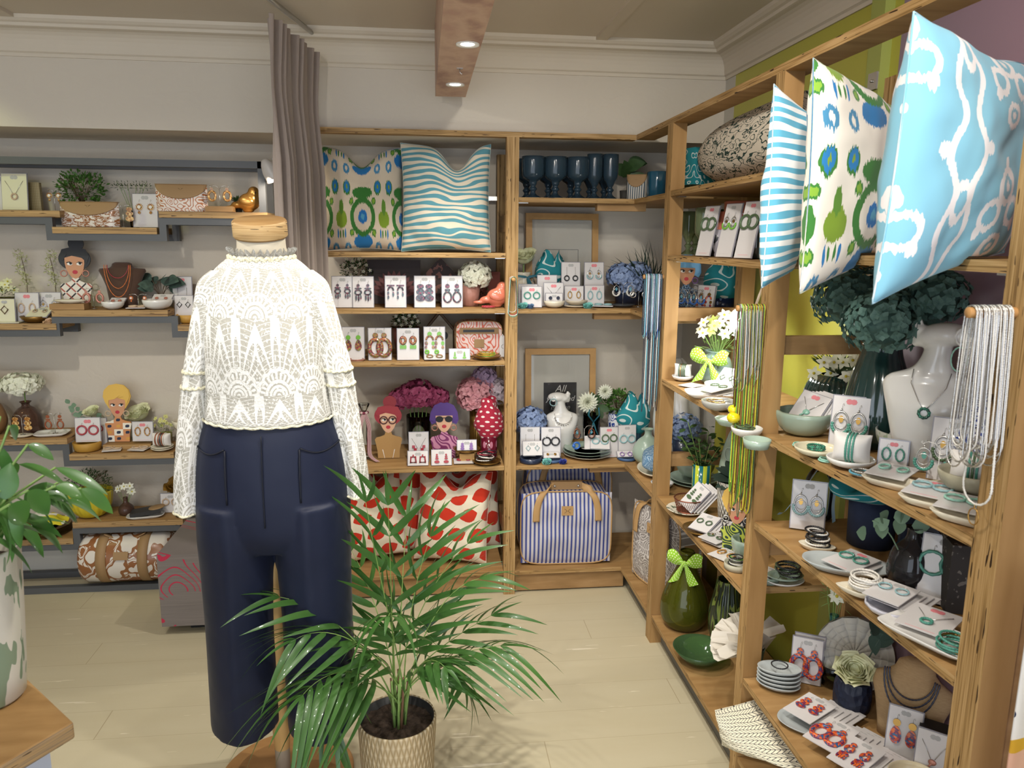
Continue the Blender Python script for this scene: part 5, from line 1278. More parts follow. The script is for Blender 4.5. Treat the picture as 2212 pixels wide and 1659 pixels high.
pp('potted_blossom', 12, 3.43, z2a, shell([(.0001, 0), (.04, 0), (.042, .004), (.042, .10)], .003), mat('olive_gold_tumbler', '6b5f2a', .4, .3), 'pale yellow blossom bunch in an olive tumbler at the far left', lambda f: ([daisy(f, (.05*cos(i*2.4)*sqrt(i/9), .02*sin(i*2.4), .13+.012*(i % 4)), (cos(i*2.4)*.5, -.7, .6), .020, 0, 2, 6, i) for i in range(11)], bush(f, (0, 0, .115), (.05, .02, .03), 90, .025, .004, 1, 3, tw=0)), [PET['cream'], LEAFD, YELC_])
lady(L(168, 3.455, z2b), .32, 'cutout of a black-haired woman with a topknot in a cross-petal print top', HB, SKIN1, MOTIF, HB, 'bun', rz=2, earc='rose') if 0 else lady(L(168, 3.46, z2b), .298, 'cutout of a black-haired woman with a topknot in a cross-petal print top', None, SKIN1, MOTIF, HB, 'bun', rz=2, earc='rose')
lady(L(258, 3.455, z3b+.022), .265, 'cutout of a blonde short-haired woman in a retro tile print top', None, SKIN1, RETRO, HY, 'crop', rz=-2, earc='blush')
one('wooden_riser', MB().bb(-.10, .10, -.04, .04, 0, .020), ply('plywood_riser', 2, 'h', 'a8814f', '6b4826'), 'thin plywood riser under the blonde cutout', 'riser', L(282, 3.45, z3b))
one('wooden_block', MB().bb(-.068, .068, -.035, .035, 0, .024), PINE, 'pale wooden block carrying a cream oval dish on the second tier', 'riser', L(153, 3.385, z2b))
dish('oval_dish', (lambda p: (p[0], p[1], z2b+.0265))(L(154, 3.385, z2b)), .066, .014, OFFW, 'cream oval dish on the wooden block', sy=.5)
one('wooden_block', MB().bb(-.055, .055, -.03, .03, 0, .022), PINE, 'pale wooden block below the amber hoop stand on the top tier', 'riser', L(477, 3.39, z1c))
# bust with orange necklaces
t = thing('necklace_bust', 'dark brown velvet necklace bust with orange and pink strands on the second tier', 'necklace stand', L(268, 3.47, z2b), -4)
mb = MB(); rows = [(-.0, .058, .02), (.03, .062, .022), (.09, .072, .026), (.13, .088, .03), (.155, .102, .030), (.165, .098, .026), (.168, .055, .024), (.175, .045, .022), (.186, .042, .02), (.192, .03, .015)]
loft(mb, [(0, .0+q[0]*.08, q[0], q[1]*.98, q[2]) for q in rows], 40); obj('bust_form', mb, BROWNB, t)
for i, (w_, dz, c) in enumerate(((.044, .055, 'red'), (.048, .098, 'orange'), (.055, .135, 'orange'))):
    m2 = MB(); m2.tube([(w_*cos(a)*(1.0), -.026-.010*sin(-a)*1.0-.003*i, .182+(dz)*sin(a)) for a in [pi+pi*k/30 for k in range(31)]], [.0015*(.7+.3*(k % 2)) for k in range(31)], 6); obj('necklace_strand', m2, JW[c], t)
# leaf plant
def bigleaves(f, n=8, r=.07, L=.075, W=.06, z=.12, seed=0, up=.3):
    R = random.Random(seed)
    for i in range(n):
        a = 2*pi*i/n+R.uniform(-.2, .2); b = (r*.5*cos(a), r*.35*sin(a), z+R.uniform(-.02, .02)); stem(f, (0, 0, .03), b, .0013, (0, 0, .01), 1); f.leaf(b, (cos(a), sin(a)*.6-.2, up+R.uniform(-.3, .3)), (0, -.7, .6), L*R.uniform(.8, 1.1), W, droop=.25, n=8, fold=.12, shape=.7)
pp('begonia_plant', 350, 3.50, z2b, cyl_pot(.035, .05), DARK, 'dark green broad-leaved begonia behind the white bowl', lambda f: bigleaves(f, 9, .075, .070, .065, .10, 3, .2), [mat('begonia_leaf', lambda: mixc(fnoise(vec(*coord('Object')), 60.0, 2.0), '26332f', '5b7468'), .4), TWIG])
for px, r, h, lab, z in ((245, .045, .030, 'small white fluted bowl with a card of bronze studs', z2b), (341, .060, .038, 'larger white fluted bowl with a card of bronze studs', z2b)):
    p = L(px, 3.39, z); dish('white_bowl', p, r, h, WHITE, lab, 'bowl', wob=lambda a, v: 1+.012*sin(24*a)*v, prof=bowl_prof(r, h))
    card(None, r*1.35, r*1.2, 'stud', 'rose', label='white card of bronze stud earrings leaning in the %s bowl' % ('small fluted' if r < .05 else 'larger fluted'), M=TR(p[0]+.005, p[1]+.0, z+h*.62) @ RZ(-4) @ RXm(-60), es=.02, ez=r*.75)
for px, z, lab, st, co, es, h, w_, Y in ((120, z1a, 'wire stand with amber flower drops at the left of the top tier', 'sun', 'amber', .04, .085, .04, 3.42), (268, z1b, 'wire stand with amber stacked drops beside the leaf print clutch', 'stack3', 'amber', .06, .09, .06, 3.40), (476, z1c+.022, 'wire stand with amber long hoops on the top tier near the lamp', 'bigloop', 'amber', .058, .085, .07, 3.40),
   (204, z2b, 'clear wire stand with rose hoops in front of the topknot cutout', 'bigloop', 'rose', .055, .085, .06, 3.40), (300, z2b, 'wire stand with orange sun studs beside the brown bust', 'sun', 'orange', .028, .062, .062, 3.40), (50, z3a+.012, 'wire stand with chunky amber clusters on the third tier', 'stack3', 'amber', .06, .085, .055, 3.37), (120, z3a+.012, 'wire stand with bronze bar-and-loop drops on the long white tray', 'drop3', 'copper', .062, .088, .055, 3.385)):
    stand_T(L(px, Y, z), h, w_, lab, (co, 'gold', 'wht'), st, es)
one('woven_card_holder', MB().bb(-.03, .03, -.01, .01, 0, .115), mat('gold_woven_board', lambda: mixc(fmin(fabs_(ffr(coord()[0]*9.0)-.5), fabs_(ffr(coord()[1]*17.0)-.5))*2.0, '8d7b52', 'c4b68c'), .4, .3), 'upright gold basketweave board behind the flower drops', 'display board', L(76, 3.47, z1a))
# golden bird
def bird(P, s, m, label, rz=0, flip=1):
    t = thing('ceramic_bird', label, 'ornament', P, rz)
    blob('bird_body', [((0, 0, .032*s), (.032*s, .025*s, .029*s)), ((flip*.013*s, 0, .038*s), (.026*s, .024*s, .031*s)), ((flip*.019*s, 0, .064*s), (.0185*s, .0175*s, .0185*s)), ((-flip*.030*s, 0, .024*s), (.024*s, .014*s, .012*s)), ((-flip*.052*s, 0, .016*s), (.024*s, .009*s, .006*s)), ((flip*.038*s, 0, .065*s), (.008*s, .0035*s, .0035*s)), ((0, 0, .005*s), (.018*s, .014*s, .006*s))], m, t, voxel=.0022*s, it=8)
    obj('eye', MB().ball((flip*.028*s, -.0165*s, .062*s), .0026*s, n=8, m=6), BLACK, t)
    w_ = MB(); w_.ball((-.008*s, -.022*s, .034*s), (.024*s, .005*s, .013*s), M=RYm(12*flip)); obj('wing', w_, m, t)
bird(L(537, 3.41, z1c), 1.30, GOLDB, 'shiny gold ceramic bird at the right end of the top tier')
pp('succulent', 514, 3.46, z1c, cyl_pot(.02, .03), DARK, 'small dark spiky succulent behind the gold bird', lambda f: [f.leaf((0, 0, .04), (cos(i*2.4), sin(i*2.4)*.5, .4+.05*(i % 5)), (0, 0, 1), .045, .008, n=3) for i in range(26)], LEAFD)
dish('mustard_bowl', L(408, 3.42, z2c), .05, .035, MUST, 'mustard bowl holding a square drop card beside the sleeve', 'bowl', prof=[(.0001, 0), (.034, 0), (.042, .006), (.050, .036), (.047, .036), (.039, .008), (.0001, .005)])
dish('mustard_bowl', L(190, 3.41, z3b), .058, .040, MUST, 'round mustard bowl holding a red hoop card on the third tier', 'bowl', prof=[(.0001, 0), (.046, 0), (.053, .006), (.058, .038), (.055, .040), (.049, .008), (.0001, .005)])
# third tier
t = thing('flower_vase', 'brown glass bottle vase with a large cream hydrangea head', 'vase', L(62, 3.46, z3a))
obj('glass_bottle', MB().lathe(shell(smooth_prof([(.02, 0), (.055, .004), (.062, .03), (.055, .075), (.035, .105), (.018, .118), (.016, .128), (.024, .138)], 5), .002), 40), G_BROWN, t)
f = MB(); hydrangea(f, (0, -.01, .215), .078, 0, 90, 1, .026, .62); obj('flower_head', f, PET['white'], t); f = MB(); stem(f, (0, 0, .02), (0, 0, .18), .003); obj('flower_stem', f, STEMG, t)
t = thing('wooden_vase', 'rounded brown wooden vase cut by the left picture edge with a cream bloom', 'vase', L(-16, 3.44, z3a))
obj('vase_body', MB().lathe(smooth_prof([(.03, 0), (.055, .03), (.062, .07), (.045, .125), (.02, .15)], 5), 28), mat('brown_wooden_vase', '8d6a45', .5), t)
f = MB(); hydrangea(f, (-.0, -.01, .225), .055, 0, 60, 4, .024, .8); obj('flower_head', f, PET['white'], t)
tray('white_tray', L(113, 3.405, z3a), .135, .10, .012, WHITE, 'long white rectangular tray with a bronze earring stand on the third tier', rz=8)
dish('leaf_dish', L(47, 3.375, z3a), .045, .011, OFFW, 'cream leaf-shaped dish under the amber cluster stand', sy=.6, rz=10)
pp('potted_rose', 203, 3.50, z3b, cyl_pot(.02, .09), DARK, 'white rose with eucalyptus leaves behind the red hoop cards', lambda f: (rose(f, (.0, 0, .155), .028, 0, 1), [f.leaf((-.02-.006*i, 0, .10+.008*i), (cos(i*1.9), -.2, sin(i*1.9)), (0, -1, .2), .026, .022, n=4, mi=1) for i in range(12)], [f.leaf((.02, 0, .09+.01*i), (1, -.2, -.4+.2*i), (0, -1, .2), .03, .02, n=4, mi=1) for i in range(5)], stem(f, (0, 0, .02), (0, 0, .14), .0015, mi=2)), [PET['cream'], EUC, STEMG])
pp('ranunculus', 305, 3.515, z3b, cyl_pot(.014, .08), DARK, 'large pale yellow ranunculus behind the gold hoop card', lambda f: (rose(f, (0, -.01, .145), .045, 0, 2, 6), stem(f, (0, 0, .02), (0, 0, .12), .002, mi=1)), [PET['cream'], STEMG])
pp('potted_blossom', 357, 3.49, z3b, cyl_pot(.032, .05), mat('olive_pot', '7d7a3a', .5), 'small olive pot of tiny yellow blossoms beside the striped bracelet cushion', lambda f: ([daisy(f, (.045*cos(i*2.4)*sqrt(i/10)-.01, .02*sin(i*2.4), .085+.012*(i % 4)), (cos(i*2.4)*.6, -.6, .5), .012, 0, 2, 5, i) for i in range(12)], bush(f, (0, 0, .065), (.035, .02, .03), 60, .02, .003, 1, 3, tw=0)), [petalm('yellow_small_petals', 'cfcf7a', 'e6e6a8'), STEMG, YELC_])
def bracelet_cushion(P, w, h, d, colors, label, rz=0, tilt=0, body=None, name='bracelet_cushion'):
    t = thing(name, label, 'bracelet cushion', M=TR(P) @ RZ(rz) @ RXm(-tilt))
    mb = MB()
    def s(sd): return lambda u, v: ((2*u-1)*w/2*(1-.06*(1-(2*v-1)**2)), sd*d/2*((1-abs(2*u-1)**3)*(1-abs(2*v-1)**3))**.5, h/2+(2*v-1)*h/2*(1-.10*(1-(2*u-1)**2)))
    mb.grid(s(-1), 22, 22); mb.grid(s(1), 22, 22, flip=True); obj('pad', mb, body or mat('white_velvet_pad', 'dcd8d4', .9, sheen=.3), t)
    n = len(colors)
    for i, c in enumerate(colors):
        x = (i-(n-1)/2)*w*.085; k = 1-.10
        b = MB(); b.tube([(x, -d*.54*cos(a), h*.5+h*.47*sin(a)) for a in [2*pi*j/64 for j in range(64)]], [w*.036*(.8+.2*(j % 2)) for j in range(64)], 6, closed=True); obj('bracelet', b, JW[c], t)
    return t
for dz, lab in ((0, 'lower of two stacked small beige dishes under the striped bracelet cushion'), (.008, 'upper of two stacked small beige dishes under the striped bracelet cushion')): dish('small_dish', (lambda p: (p[0], p[1], p[2]+dz))(L(351, 3.385, z3b)), .047, .012, OFFW, lab)
bracelet_cushion((lambda p: (p[0], p[1], p[2]+.016))(L(351, 3.395, z3b)), .082, .058, .05, ['copper', 'wht', 'copper', 'black', 'copper', 'wht'], 'white pad with brown and white bracelets on the third tier', rz=-8)
dish('cream_bowl', L(402, 3.42, z3c), .055, .04, OFFW, 'cream scalloped bowl half hidden by the blouse sleeve', 'bowl', prof=bowl_prof(.055, .045), wob=lambda a, v: 1+.05*sin(8*a)*v)
# fourth tier
t = thing('potted_bush', 'yellow ridged planter with a dark fine-leaved bush on the lowest tier', 'potted plant', L(200, 3.43, z4b))
obj('pot', MB().lathe(shell(smooth_prof([(.035, 0), (.055, .008), (.078, .04), (.088, .085), (.090, .115)], 5), .004), 96, wob=lambda a, v: 1+.018*sin(22*a+v*9)), YELC, t)
f = MB(); bush(f, (0, .0, .145), (.10, .06, .065), 700, .013, .005, 0, 5); obj('foliage', f, [LEAFD, TWIG], t)
t = thing('flower_vase', 'small brown glass bottle with white star flowers beside the yellow planter', 'vase', L(274, 3.43, z4b))
obj('glass_bottle', MB().lathe(shell(smooth_prof([(.02, 0), (.032, .01), (.030, .035), (.012, .055), (.010, .08)], 5), .0015), 28), G_BROWN, t)
f = MB(); [daisy(f, (.03*cos(i*2.4), .012*sin(i*2.4), .105+.014*(i % 3)), (cos(i*2.4)*.5, -.8, .3), .018, 0, 2, 6, i) for i in range(6)]; [stem(f, (0, 0, .03), (.03*cos(i*2.4), .012*sin(i*2.4), .10), .0008, mi=1) for i in range(6)]; obj('flowers', f, [PET['white'], STEMG, YELC_], t)
tray('white_tray', L(315, 3.385, z4b), .155, .07, .012, WHITE, 'white oblong tray carrying a black leather wallet on the lowest tier', rz=10)
t = thing('leather_wallet', 'black leather wallet with a tan flap lying on the white oblong tray', 'wallet', (lambda p: (p[0], p[1], p[2]+.014))(L(318, 3.39, z4b)), 10)
obj('wallet_body', MB().box((0, 0, .012), (.125, .07, .018), RYm(-7)), BLKL, t); obj('tan_flap', MB().lathe([(.0001, .003), (.032, .003), (.034, 0)], 32, TR(.042, -.002, .0265) @ RYm(-7)), TAN, t)
pp('ornament_flower', 385, 3.49, z4b, cyl_pot(.02, .09), DARK, 'mustard brown crinkled flower behind the rope hoop card', lambda f: rose(f, (0, 0, .115), .045, 0, 3, 4), petalm('mustard_petals', '7d5a1d', 'a37a2c'))
t = thing('glass_bud_vase', 'tiny clear round bud vase with yellow buds beside the sleeve hem', 'vase', L(388, 3.37, z4b)); obj('glass_ball', MB().lathe(shell(smooth_prof([(.008, 0), (.017, .008), (.014, .022), (.006, .028), (.008, .034)], 4), .001), 20), G_CLEAR, t)
f = MB(); [f.ball((.012*cos(i*2.2), .0, .045+.006*(i % 3)), .004, n=6, m=5) for i in range(5)]; obj('buds', f, YELC_, t)
# stack of gold plates with napkin and balls
first = None
for i in range(5):
    p = L(92, 3.43, z4a); M = TR(p[0], p[1], p[2]+i*.0065)
    if first is None: first = one('gold_plate', MB().lathe(shell([(.0001, 0), (.07, 0), (.09, .005), (.118, .012)], .0025), 56), BRASSD, 'one of five stacked gold plates under the yellow and white napkin', 'plate', M=M, group='stack of gold plates')
    else: dup(first, M=M)
p = L(95, 3.43, z4a); t = thing('folded_napkin', 'yellow and white patterned napkin bundle on the gold plates', 'napkin', (p[0], p[1]+.01, z4a+.050))
o = obj('cloth', MB().grid(lambda u, v: ((u-.5)*.20, (v-.5)*.11, .035*(1-(2*u-1)**2)*(1-(2*v-1)**2)+.018*noise.noise(Vector((u*5, v*5, 1)))), 40, 26), mat('yellow_white_napkin', lambda: mixc(fnoise(vec(*coord('Object')), 18.0, 1.0) > .52, 'dedbcf', 'd3c62f'), .85), t)
for i, (dx, dy) in enumerate(((-.035, -.07), (.03, -.075))): one('gold_ball', MB().ball((0, 0, 0), .019, n=20, m=14), BRASSD, 'gold bauble %s on the stack of plates' % ('nearer the left edge' if i == 0 else 'nearer the yellow planter'), 'ornament', (p[0]+dx, p[1]+dy, z4a+.062))
# ---------------------------------------------------------------- back unit contents
Cc, S1, S2, S3, S4, SBt = Z['c'], Z['s1'], Z['s2'], Z['s3'], Z['s4'], Z['bot']
def cv(px, Y, z, w, h, st, co, lab, lg='g', **k): return card(L(px, Y, z), w, h, st, co, label=lab, logo=lg, **k)
# shelf 2
cv(741, 3.19, S2, .083, .125, 'figure', 'tort', 'figure-shaped resin earrings, card half hidden by the lace sleeve', rz=2)
cv(785, 3.185, S2, .083, .125, 'figure', 'tort', 'figure-shaped resin earrings, fully visible card, second in the upper row', es=.072)
cv(855, 3.185, S2, .083, .128, 'arch', 'tort', 'card with arch and bar resin earrings, third in the upper row', es=.078)
cv(918, 3.185, S2, .083, .128, 'stack3', 'tort', 'card with three stacked resin ovals, fourth in the upper row', es=.073, gap=.245)
cv(977, 3.185, S2, .083, .128, 'drop3', 'tort', 'card with disc, bar and hoop resin drops, last in the upper row', es=.078)
# shelf 3
cv(764, 3.20, S3, .088, .135, 'pear', 'autumn', 'card with lime discs and pear drops beside the sleeve', es=.068, third='green')
cv(821, 3.185, S3, .092, .132, 'bigloop', 'autumn', 'card with two large amber-red resin loops', es=.105, gap=.22, ez=.115)
cv(882, 3.185, S3, .088, .130, 'tassel', 'autumn', 'card with lime-fringed round resin earrings', es=.062, third='green', ez=.10)
cv(939, 3.195, S3, .086, .135, 'arcs', 'autumn', 'card with lime and amber arch drops', es=.095, third='green', ez=.115)
flat_card(L(939, 3.162, S3+.004), .085, .05, 'ring', 'autumn', 'clear pack of amber rings lying in front of the arch drop card', up=18, es=.03)
cv(993, 3.175, S3, .085, .045, 'pagoda', 'green', 'short card with lime and amber fringed studs beside the gold bangle dish', es=.03, tilt=10)
# shelf 4
cv(905, 3.235, S4, .083, .13, 'neckblocks', 'red', 'card with a red block necklace between the two cutouts', name='necklace_card')
cv(903, 3.175, S4, .085, .062, 'square', 'red', 'card with square red loop earrings at the shelf edge', es=.04, tilt=22)
cv(954, 3.172, S4, .084, .066, 'pagoda', 'red', 'card with tiered red drops at the shelf edge', es=.042, tilt=18)
flat_card(L(1002, 3.18, S4+.004), .085, .055, 'stud', 'red', 'small card with a red hair clip lying flat near the gold dish', up=8)
# bay B shelf 2
cv(1149, 3.185, S2, .082, .086, 'ring', 'teal', 'card with teal beaded hoops at the left of the corner shelf', 'p', es=.032)
cv(1141, 3.24, S2, .08, .092, None, 'teal', 'plain grey-badged card tucked behind the teal hoop card')
cv(1182, 3.26, S2, .083, .13, None, 'teal', 'pink-badged card behind the white bowl on the corner shelf', 'p')
cv(1233, 3.285, S2+.0, .080, .185, 'thread', 'black', 'tall card with black ring threader earrings', es=.06, ez=.165)
cv(1283, 3.285, S2, .083, .185, 'nested', 'lblue', 'tall pink-badged card with turquoise oval drops', 'p', es=.045, ez=.155)
cv(1196, 3.215, S2+.02, .082, .08, 'neckring', 'sky', 'card with a silver and turquoise necklace standing in the white bowl', 'p', name='necklace_card')
cv(1197, 3.195, S2+.012, .07, .045, 'stud', 'navy', 'low card with navy star studs in front of the necklace card', es=.02)
cv(1240, 3.235, S2, .08, .085, 'oval', 'gold', 'card with small gold link earrings behind the fluted dish', 'p', es=.032)
cv(1284, 3.24, S2, .083, .088, 'oval', 'lblue', 'card with pale oval hoops below the turquoise drop card', 'p', es=.04)
flat_card(L(1302, 3.18, S2+.004), .085, .075, 'hoop', 'lblue', 'pale blue hoops on a card lying flat on the corner shelf', rz=-15, up=3)
# bay B shelf 4
for px, Y, st, co, lab, col, Y2 in ((1145, 3.235, 'thread', 'black', 'card with black crescent threaders above the navy box', 'navy', 3.2),):
    cv(px, Y, S4+.012, .083, .13, st, co, lab, rz=-2, es=.07, ez=.10)
cv(1190, 3.225, S4+.012, .083, .13, 'ring', 'black', 'card with large black hoops beside the white bust', rz=-2, es=.042, ez=.09)
cv(1151, 3.185, S4+.03, .084, .062, 'diamond', 'lblue', 'card with turquoise diamond studs propped in the dark navy box', es=.028, tilt=20)
cv(1192, 3.19, S4+.014, .07, .03, 'stud', 'gold', 'small card with pearl studs lying in the blue box', es=.016, tilt=55)
cv(1316, 3.235, S4, .080, .135, 'ring', 'olive', 'card with dark green hoops right of the plate stack', 'p', es=.036, ez=.105, rz=2)
cv(1355, 3.225, S4+.01, .080, .135, 'ring', 'lblue', 'card with pale grey hoops above the blue box', es=.040, ez=.095, rz=4)
cv(1353, 3.185, S4+.012, .075, .03, 'ring', 'purple', 'low card with purple links lying in the blue box', es=.022, tilt=50)
for px, Y, m, lab, r in ((1146, 3.20, NAVYP, 'deep navy round box under the turquoise stud card', .048), (1192, 3.205, mat('denim_blue_box', '3f5a80', .5), 'slate blue box under the pearl stud card', .044), (1354, 3.205, MATS['denim_blue_box'], 'slate blue box under the purple link card', .044)):
    dish('card_box', L(px, Y, S4), r, .026 if r > .045 else .016, m, lab, 'box', prof=[(.0001, 0), (r*.95, 0), (r, .004), (r, .022 if r > .045 else .012), (r*.93, .023 if r > .045 else .013), (r*.93, .006), (.0001, .004)])
# pictures
def framed(P, w, h, label, rz=0, tilt=3, inner=None):
    t = thing('picture_frame', label, 'picture', M=TR(P) @ RZ(rz) @ RXm(-tilt)); b = .028; fr_ = MB()
    for x0, x1, z0, z1 in ((-w/2, w/2, 0, b), (-w/2, w/2, h-b, h), (-w/2, -w/2+b, b, h-b), (w/2-b, w/2, b, h-b)): fr_.bb(x0, x1, -.012, .012, z0, z1)
    obj('wooden_frame', fr_, mat('pale_wood_frame', lambda: mixc(fnoise(vec(coord('Object')[0]*40.0, 0.0, coord('Object')[2]*40.0), 1.0, 3.0), 'a9804a', 'bd945c'), .5), t)
    obj('mount', MB().bb(-w/2+b, w/2-b, .002, .004, b, h-b), mat('picture_mount', 'bdb9ae', .7), t)
    inner(t, w, h) if inner else None
    obj('glazing', MB().bb(-w/2+b, w/2-b, -.006, -.004, b, h-b), glass('picture_glass', 'ffffff', .02, refl=.5), t)
def in1(t, w, h):
    m = MB(); x, z0, z1 = w*.23, h*.15, h*.60
    for a in ((-x, -x+.0015, z0, z1), (x-.0015, x, z0, z1), (-x, x, z1-.0015, z1), (-x, x, z0, z0+.0015)): m.bb(a[0], a[1], -.0005, .0015, a[2], a[3])
    obj('ruled_line', m, mat('thin_grey_rule', '5a5a58', .6), t)
def in2(t, w, h):
    obj('chalkboard_print', MB().bb(-w*.235, w*.235, -.0006, .0015, h*.12, h*.65), mat('chalkboard_print', '2b2a2c', .6), t)
    for i, (s_, z) in enumerate((('All', .555), ('you need', .46), ('is love', .37))): font_obj('lettering', s_, .046 if i == 0 else .036, mat('chalk_white_lettering', 'cfccc6', .6), t, TR(0, -.002, h*z))
framed(L(1213, 3.47, S2), .335, .40, 'pale wood picture frame with a thin ruled rectangle on the upper corner shelf', rz=2, tilt=4, inner=in1)
framed(L(1209, 3.47, S4), .335, .46, 'pale wood picture frame around a black chalk-lettered print on the lower corner shelf', rz=0, tilt=4, inner=in2)
# goblets
def goblet(P, m, prof, label, group, n=48): return one('pressed_glass_goblet', MB().lathe(prof, n), m, label, 'glass', P, 0, group)
gp = smooth_prof([(.034, 0), (.033, .003), (.014, .015), (.010, .026), (.017, .036), (.010, .046), (.015, .056), (.018, .066), (.040, .082), (.047, .105), (.047, .165)], 3); gp = gp+[(x-.003, z) for x, z in gp[::-1] if z > .068]+[(.0001, .07)]
fp_ = smooth_prof([(.030, 0), (.029, .003), (.013, .015), (.009, .026), (.016, .036), (.009, .046), (.014, .056), (.020, .068), (.030, .085), (.033, .11), (.033, .18)], 3); fp_ = fp_+[(x-.003, z) for x, z in fp_[::-1] if z > .07]+[(.0001, .072)]
g1 = None
for i, px in enumerate((1151, 1199, 1247)): 
    M = TR(L(px, 3.215, S1)); g1 = g1 or goblet((0, 0, 0), NAVYG, [(.0001, 0)]+gp, '', 'wide midnight blue goblets, front row'); (dup(g1, M=M) if i else g1).matrix_basis = M
    (SC.objects[-1])
for i, (px, Y) in enumerate(((1137, 3.33), (1184, 3.33), (1232, 3.33))): dup(g1, M=TR(L(px, Y, S1)), label='wide midnight blue goblet in the half-hidden back row of the top corner shelf', group='wide midnight blue goblets, back row')
g1['label'] = 'wide midnight blue goblet in the front row of the top corner shelf'
for o in SC.objects:
    if o.get('group') == 'wide midnight blue goblets, front row': o['label'] = 'wide midnight blue goblet in the front row of the top corner shelf'
g2 = None
for i, (px, Y) in enumerate(((1283, 3.22), (1317, 3.22), (1273, 3.33), (1304, 3.33))):
    M = TR(L(px, Y, S1)); lab = 'slim midnight blue flute in the %s row of the top corner shelf' % ('front' if i < 2 else 'back'); gr = 'midnight blue flutes, %s row' % ('front' if i < 2 else 'back')
    if g2 is None: g2 = goblet((0, 0, 0), NAVYG, [(.0001, 0)]+fp_, lab, gr); g2.matrix_basis = M
    else: dup(g2, M=M, label=lab, group=gr)
clutch(L(1374, 3.30, S1), .085, .105, .05, mat('navy_and_cream_stripe', lambda: mixc(ffr(coord()[0]*9.0) < .4, 'c9c4ba', '2c4455'), .7), TAN, 'navy and cream striped pouch with a tan flap in the corner of the top shelf', rz=-25, flap=.5)
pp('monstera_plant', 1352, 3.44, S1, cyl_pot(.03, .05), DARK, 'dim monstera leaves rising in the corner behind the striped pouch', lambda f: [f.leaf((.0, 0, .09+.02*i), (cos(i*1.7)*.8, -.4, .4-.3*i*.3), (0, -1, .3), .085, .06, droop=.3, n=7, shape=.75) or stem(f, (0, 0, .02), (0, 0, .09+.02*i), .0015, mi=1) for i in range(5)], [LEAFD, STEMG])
one('blue_glass_jar', MB().lathe(shell([(.0001, 0), (.034, .0), (.040, .006), (.042, .11), (.040, .115)], .003), 36, wob=lambda a, v: 1+.03*sin(9*a)), mat('petrol_blue_glass', '1f4f66', .1, coat=.5), 'petrol blue ribbed glass jar in the corner of the top shelf', 'jar', L(1418, 3.22, S1))
# shelf 2 props
def hyd_pot(px, Y, z, prof, m, lab, heads, col, **k):
    return pp('hydrangea_pot', px, Y, z, prof, m, lab, lambda f: [hydrangea(f, c, r, 0, n, i, pr) for i, (c, r, n, pr) in enumerate(heads)], PET[col], fname='flower_heads', **k)
pp('white_flower_bush', 772, 3.42, S2, cyl_pot(.045, .10), PINKC, 'dark bush with tiny white flowers behind the figure earring cards', lambda f: (bush(f, (0, 0, .142), (.072, .05, .050), 420, .013, .007, 0, 2, tw=0), [daisy(f, (.07*cos(i*2.4)*sqrt(i/16), -.045+.0*i, .155+.05*sin(i*2.4)*sqrt(i/16)), (0, -1, .2), .009, 1, 2, 5, i) for i in range(16)]), [LEAFD, PET['white'], YELC_])
def protea(t, w, h):
    m = MB()
    for i in range(13):
        a = pi*(.04+.92*i/12); m.leaf((0, -.002, .04), (cos(a), 0, sin(a)), (0, -1, 0), .105, .035, n=5, fold=.0, shape=.8)
    for i in range(9):
        a = pi*(.1+.8*i/8); m.leaf((0, -.003, .03), (cos(a), 0, sin(a)), (0, -1, 0), .07, .03, n=5, fold=0, mi=1)
    obj('printed_protea', m, [mat('printed_dusty_pink', '7d4b4a', .6), mat('printed_plum', '573038', .6)], t)
t = thing('protea_board', 'dark print of a dusty pink protea flower behind the arch earring card', 'picture', M=TR(L(852, 3.40, S2)) @ RZ(-2) @ RXm(-4)); obj('board', MB().bb(-.115, .115, 0, .01, 0, .19), mat('dark_print_board', '3b2f2e', .6), t); protea(t, 1, 1)
t = thing('diamond_board', 'dark floral board stood on its corner behind the stacked oval card', 'picture', M=TR(L(952, 3.42, S2)) @ RXm(-3) @ TR(0, 0, .001)); obj('board', MB().prism([(0, 0), (.085, .085), (.085, .11), (0, .20), (-.085, .11), (-.085, .085)], -.006, .006), mat('dark_floral_print', lambda: mixc(fnoise(vec(*coord('Object')), 30.0, 2.0) > .55, '4a3a36', '9a6a5e'), .6), t)
hyd_pot(1014, 3.30, S2, cyl_pot(.048, .098), PINKC, 'cream hydrangea in a dusty pink scale-patterned pot', [((.022, -.02, .128), .066, 80, .026)], 'white')
bird(L(1072, 3.22, S2), 1.3, TERRA, 'glossy coral ceramic bird at the right end of the upper shelf')
pp('green_sprig', 1046, 3.36, S2, cyl_pot(.01, .02), DARK, 'little green berry sprig beside the coral bird', lambda f: bush(f, (0, 0, .045), (.02, .01, .03), 60, .008, .006, 0, 1, tw=0), LEAFD)
one('bead_cluster', MB().torus((0, 0, 0), .022, .004, RXm(90), bead=12).torus((.012, 0, .003), .018, .0035, RXm(90), bead=12), JW['red'], 'small red beaded bracelet coil in front of the coral bird', 'bracelet', (lambda p: (p[0], p[1], p[2]+.006))(L(1053, 3.175, S2)))
one('terracotta_block', MB().bb(-.045, .045, -.01, .01, 0, .14), mat('rust_board', '74382d', .7), 'rust coloured upright board behind the coral bird', 'display board', L(1058, 3.42, S2))
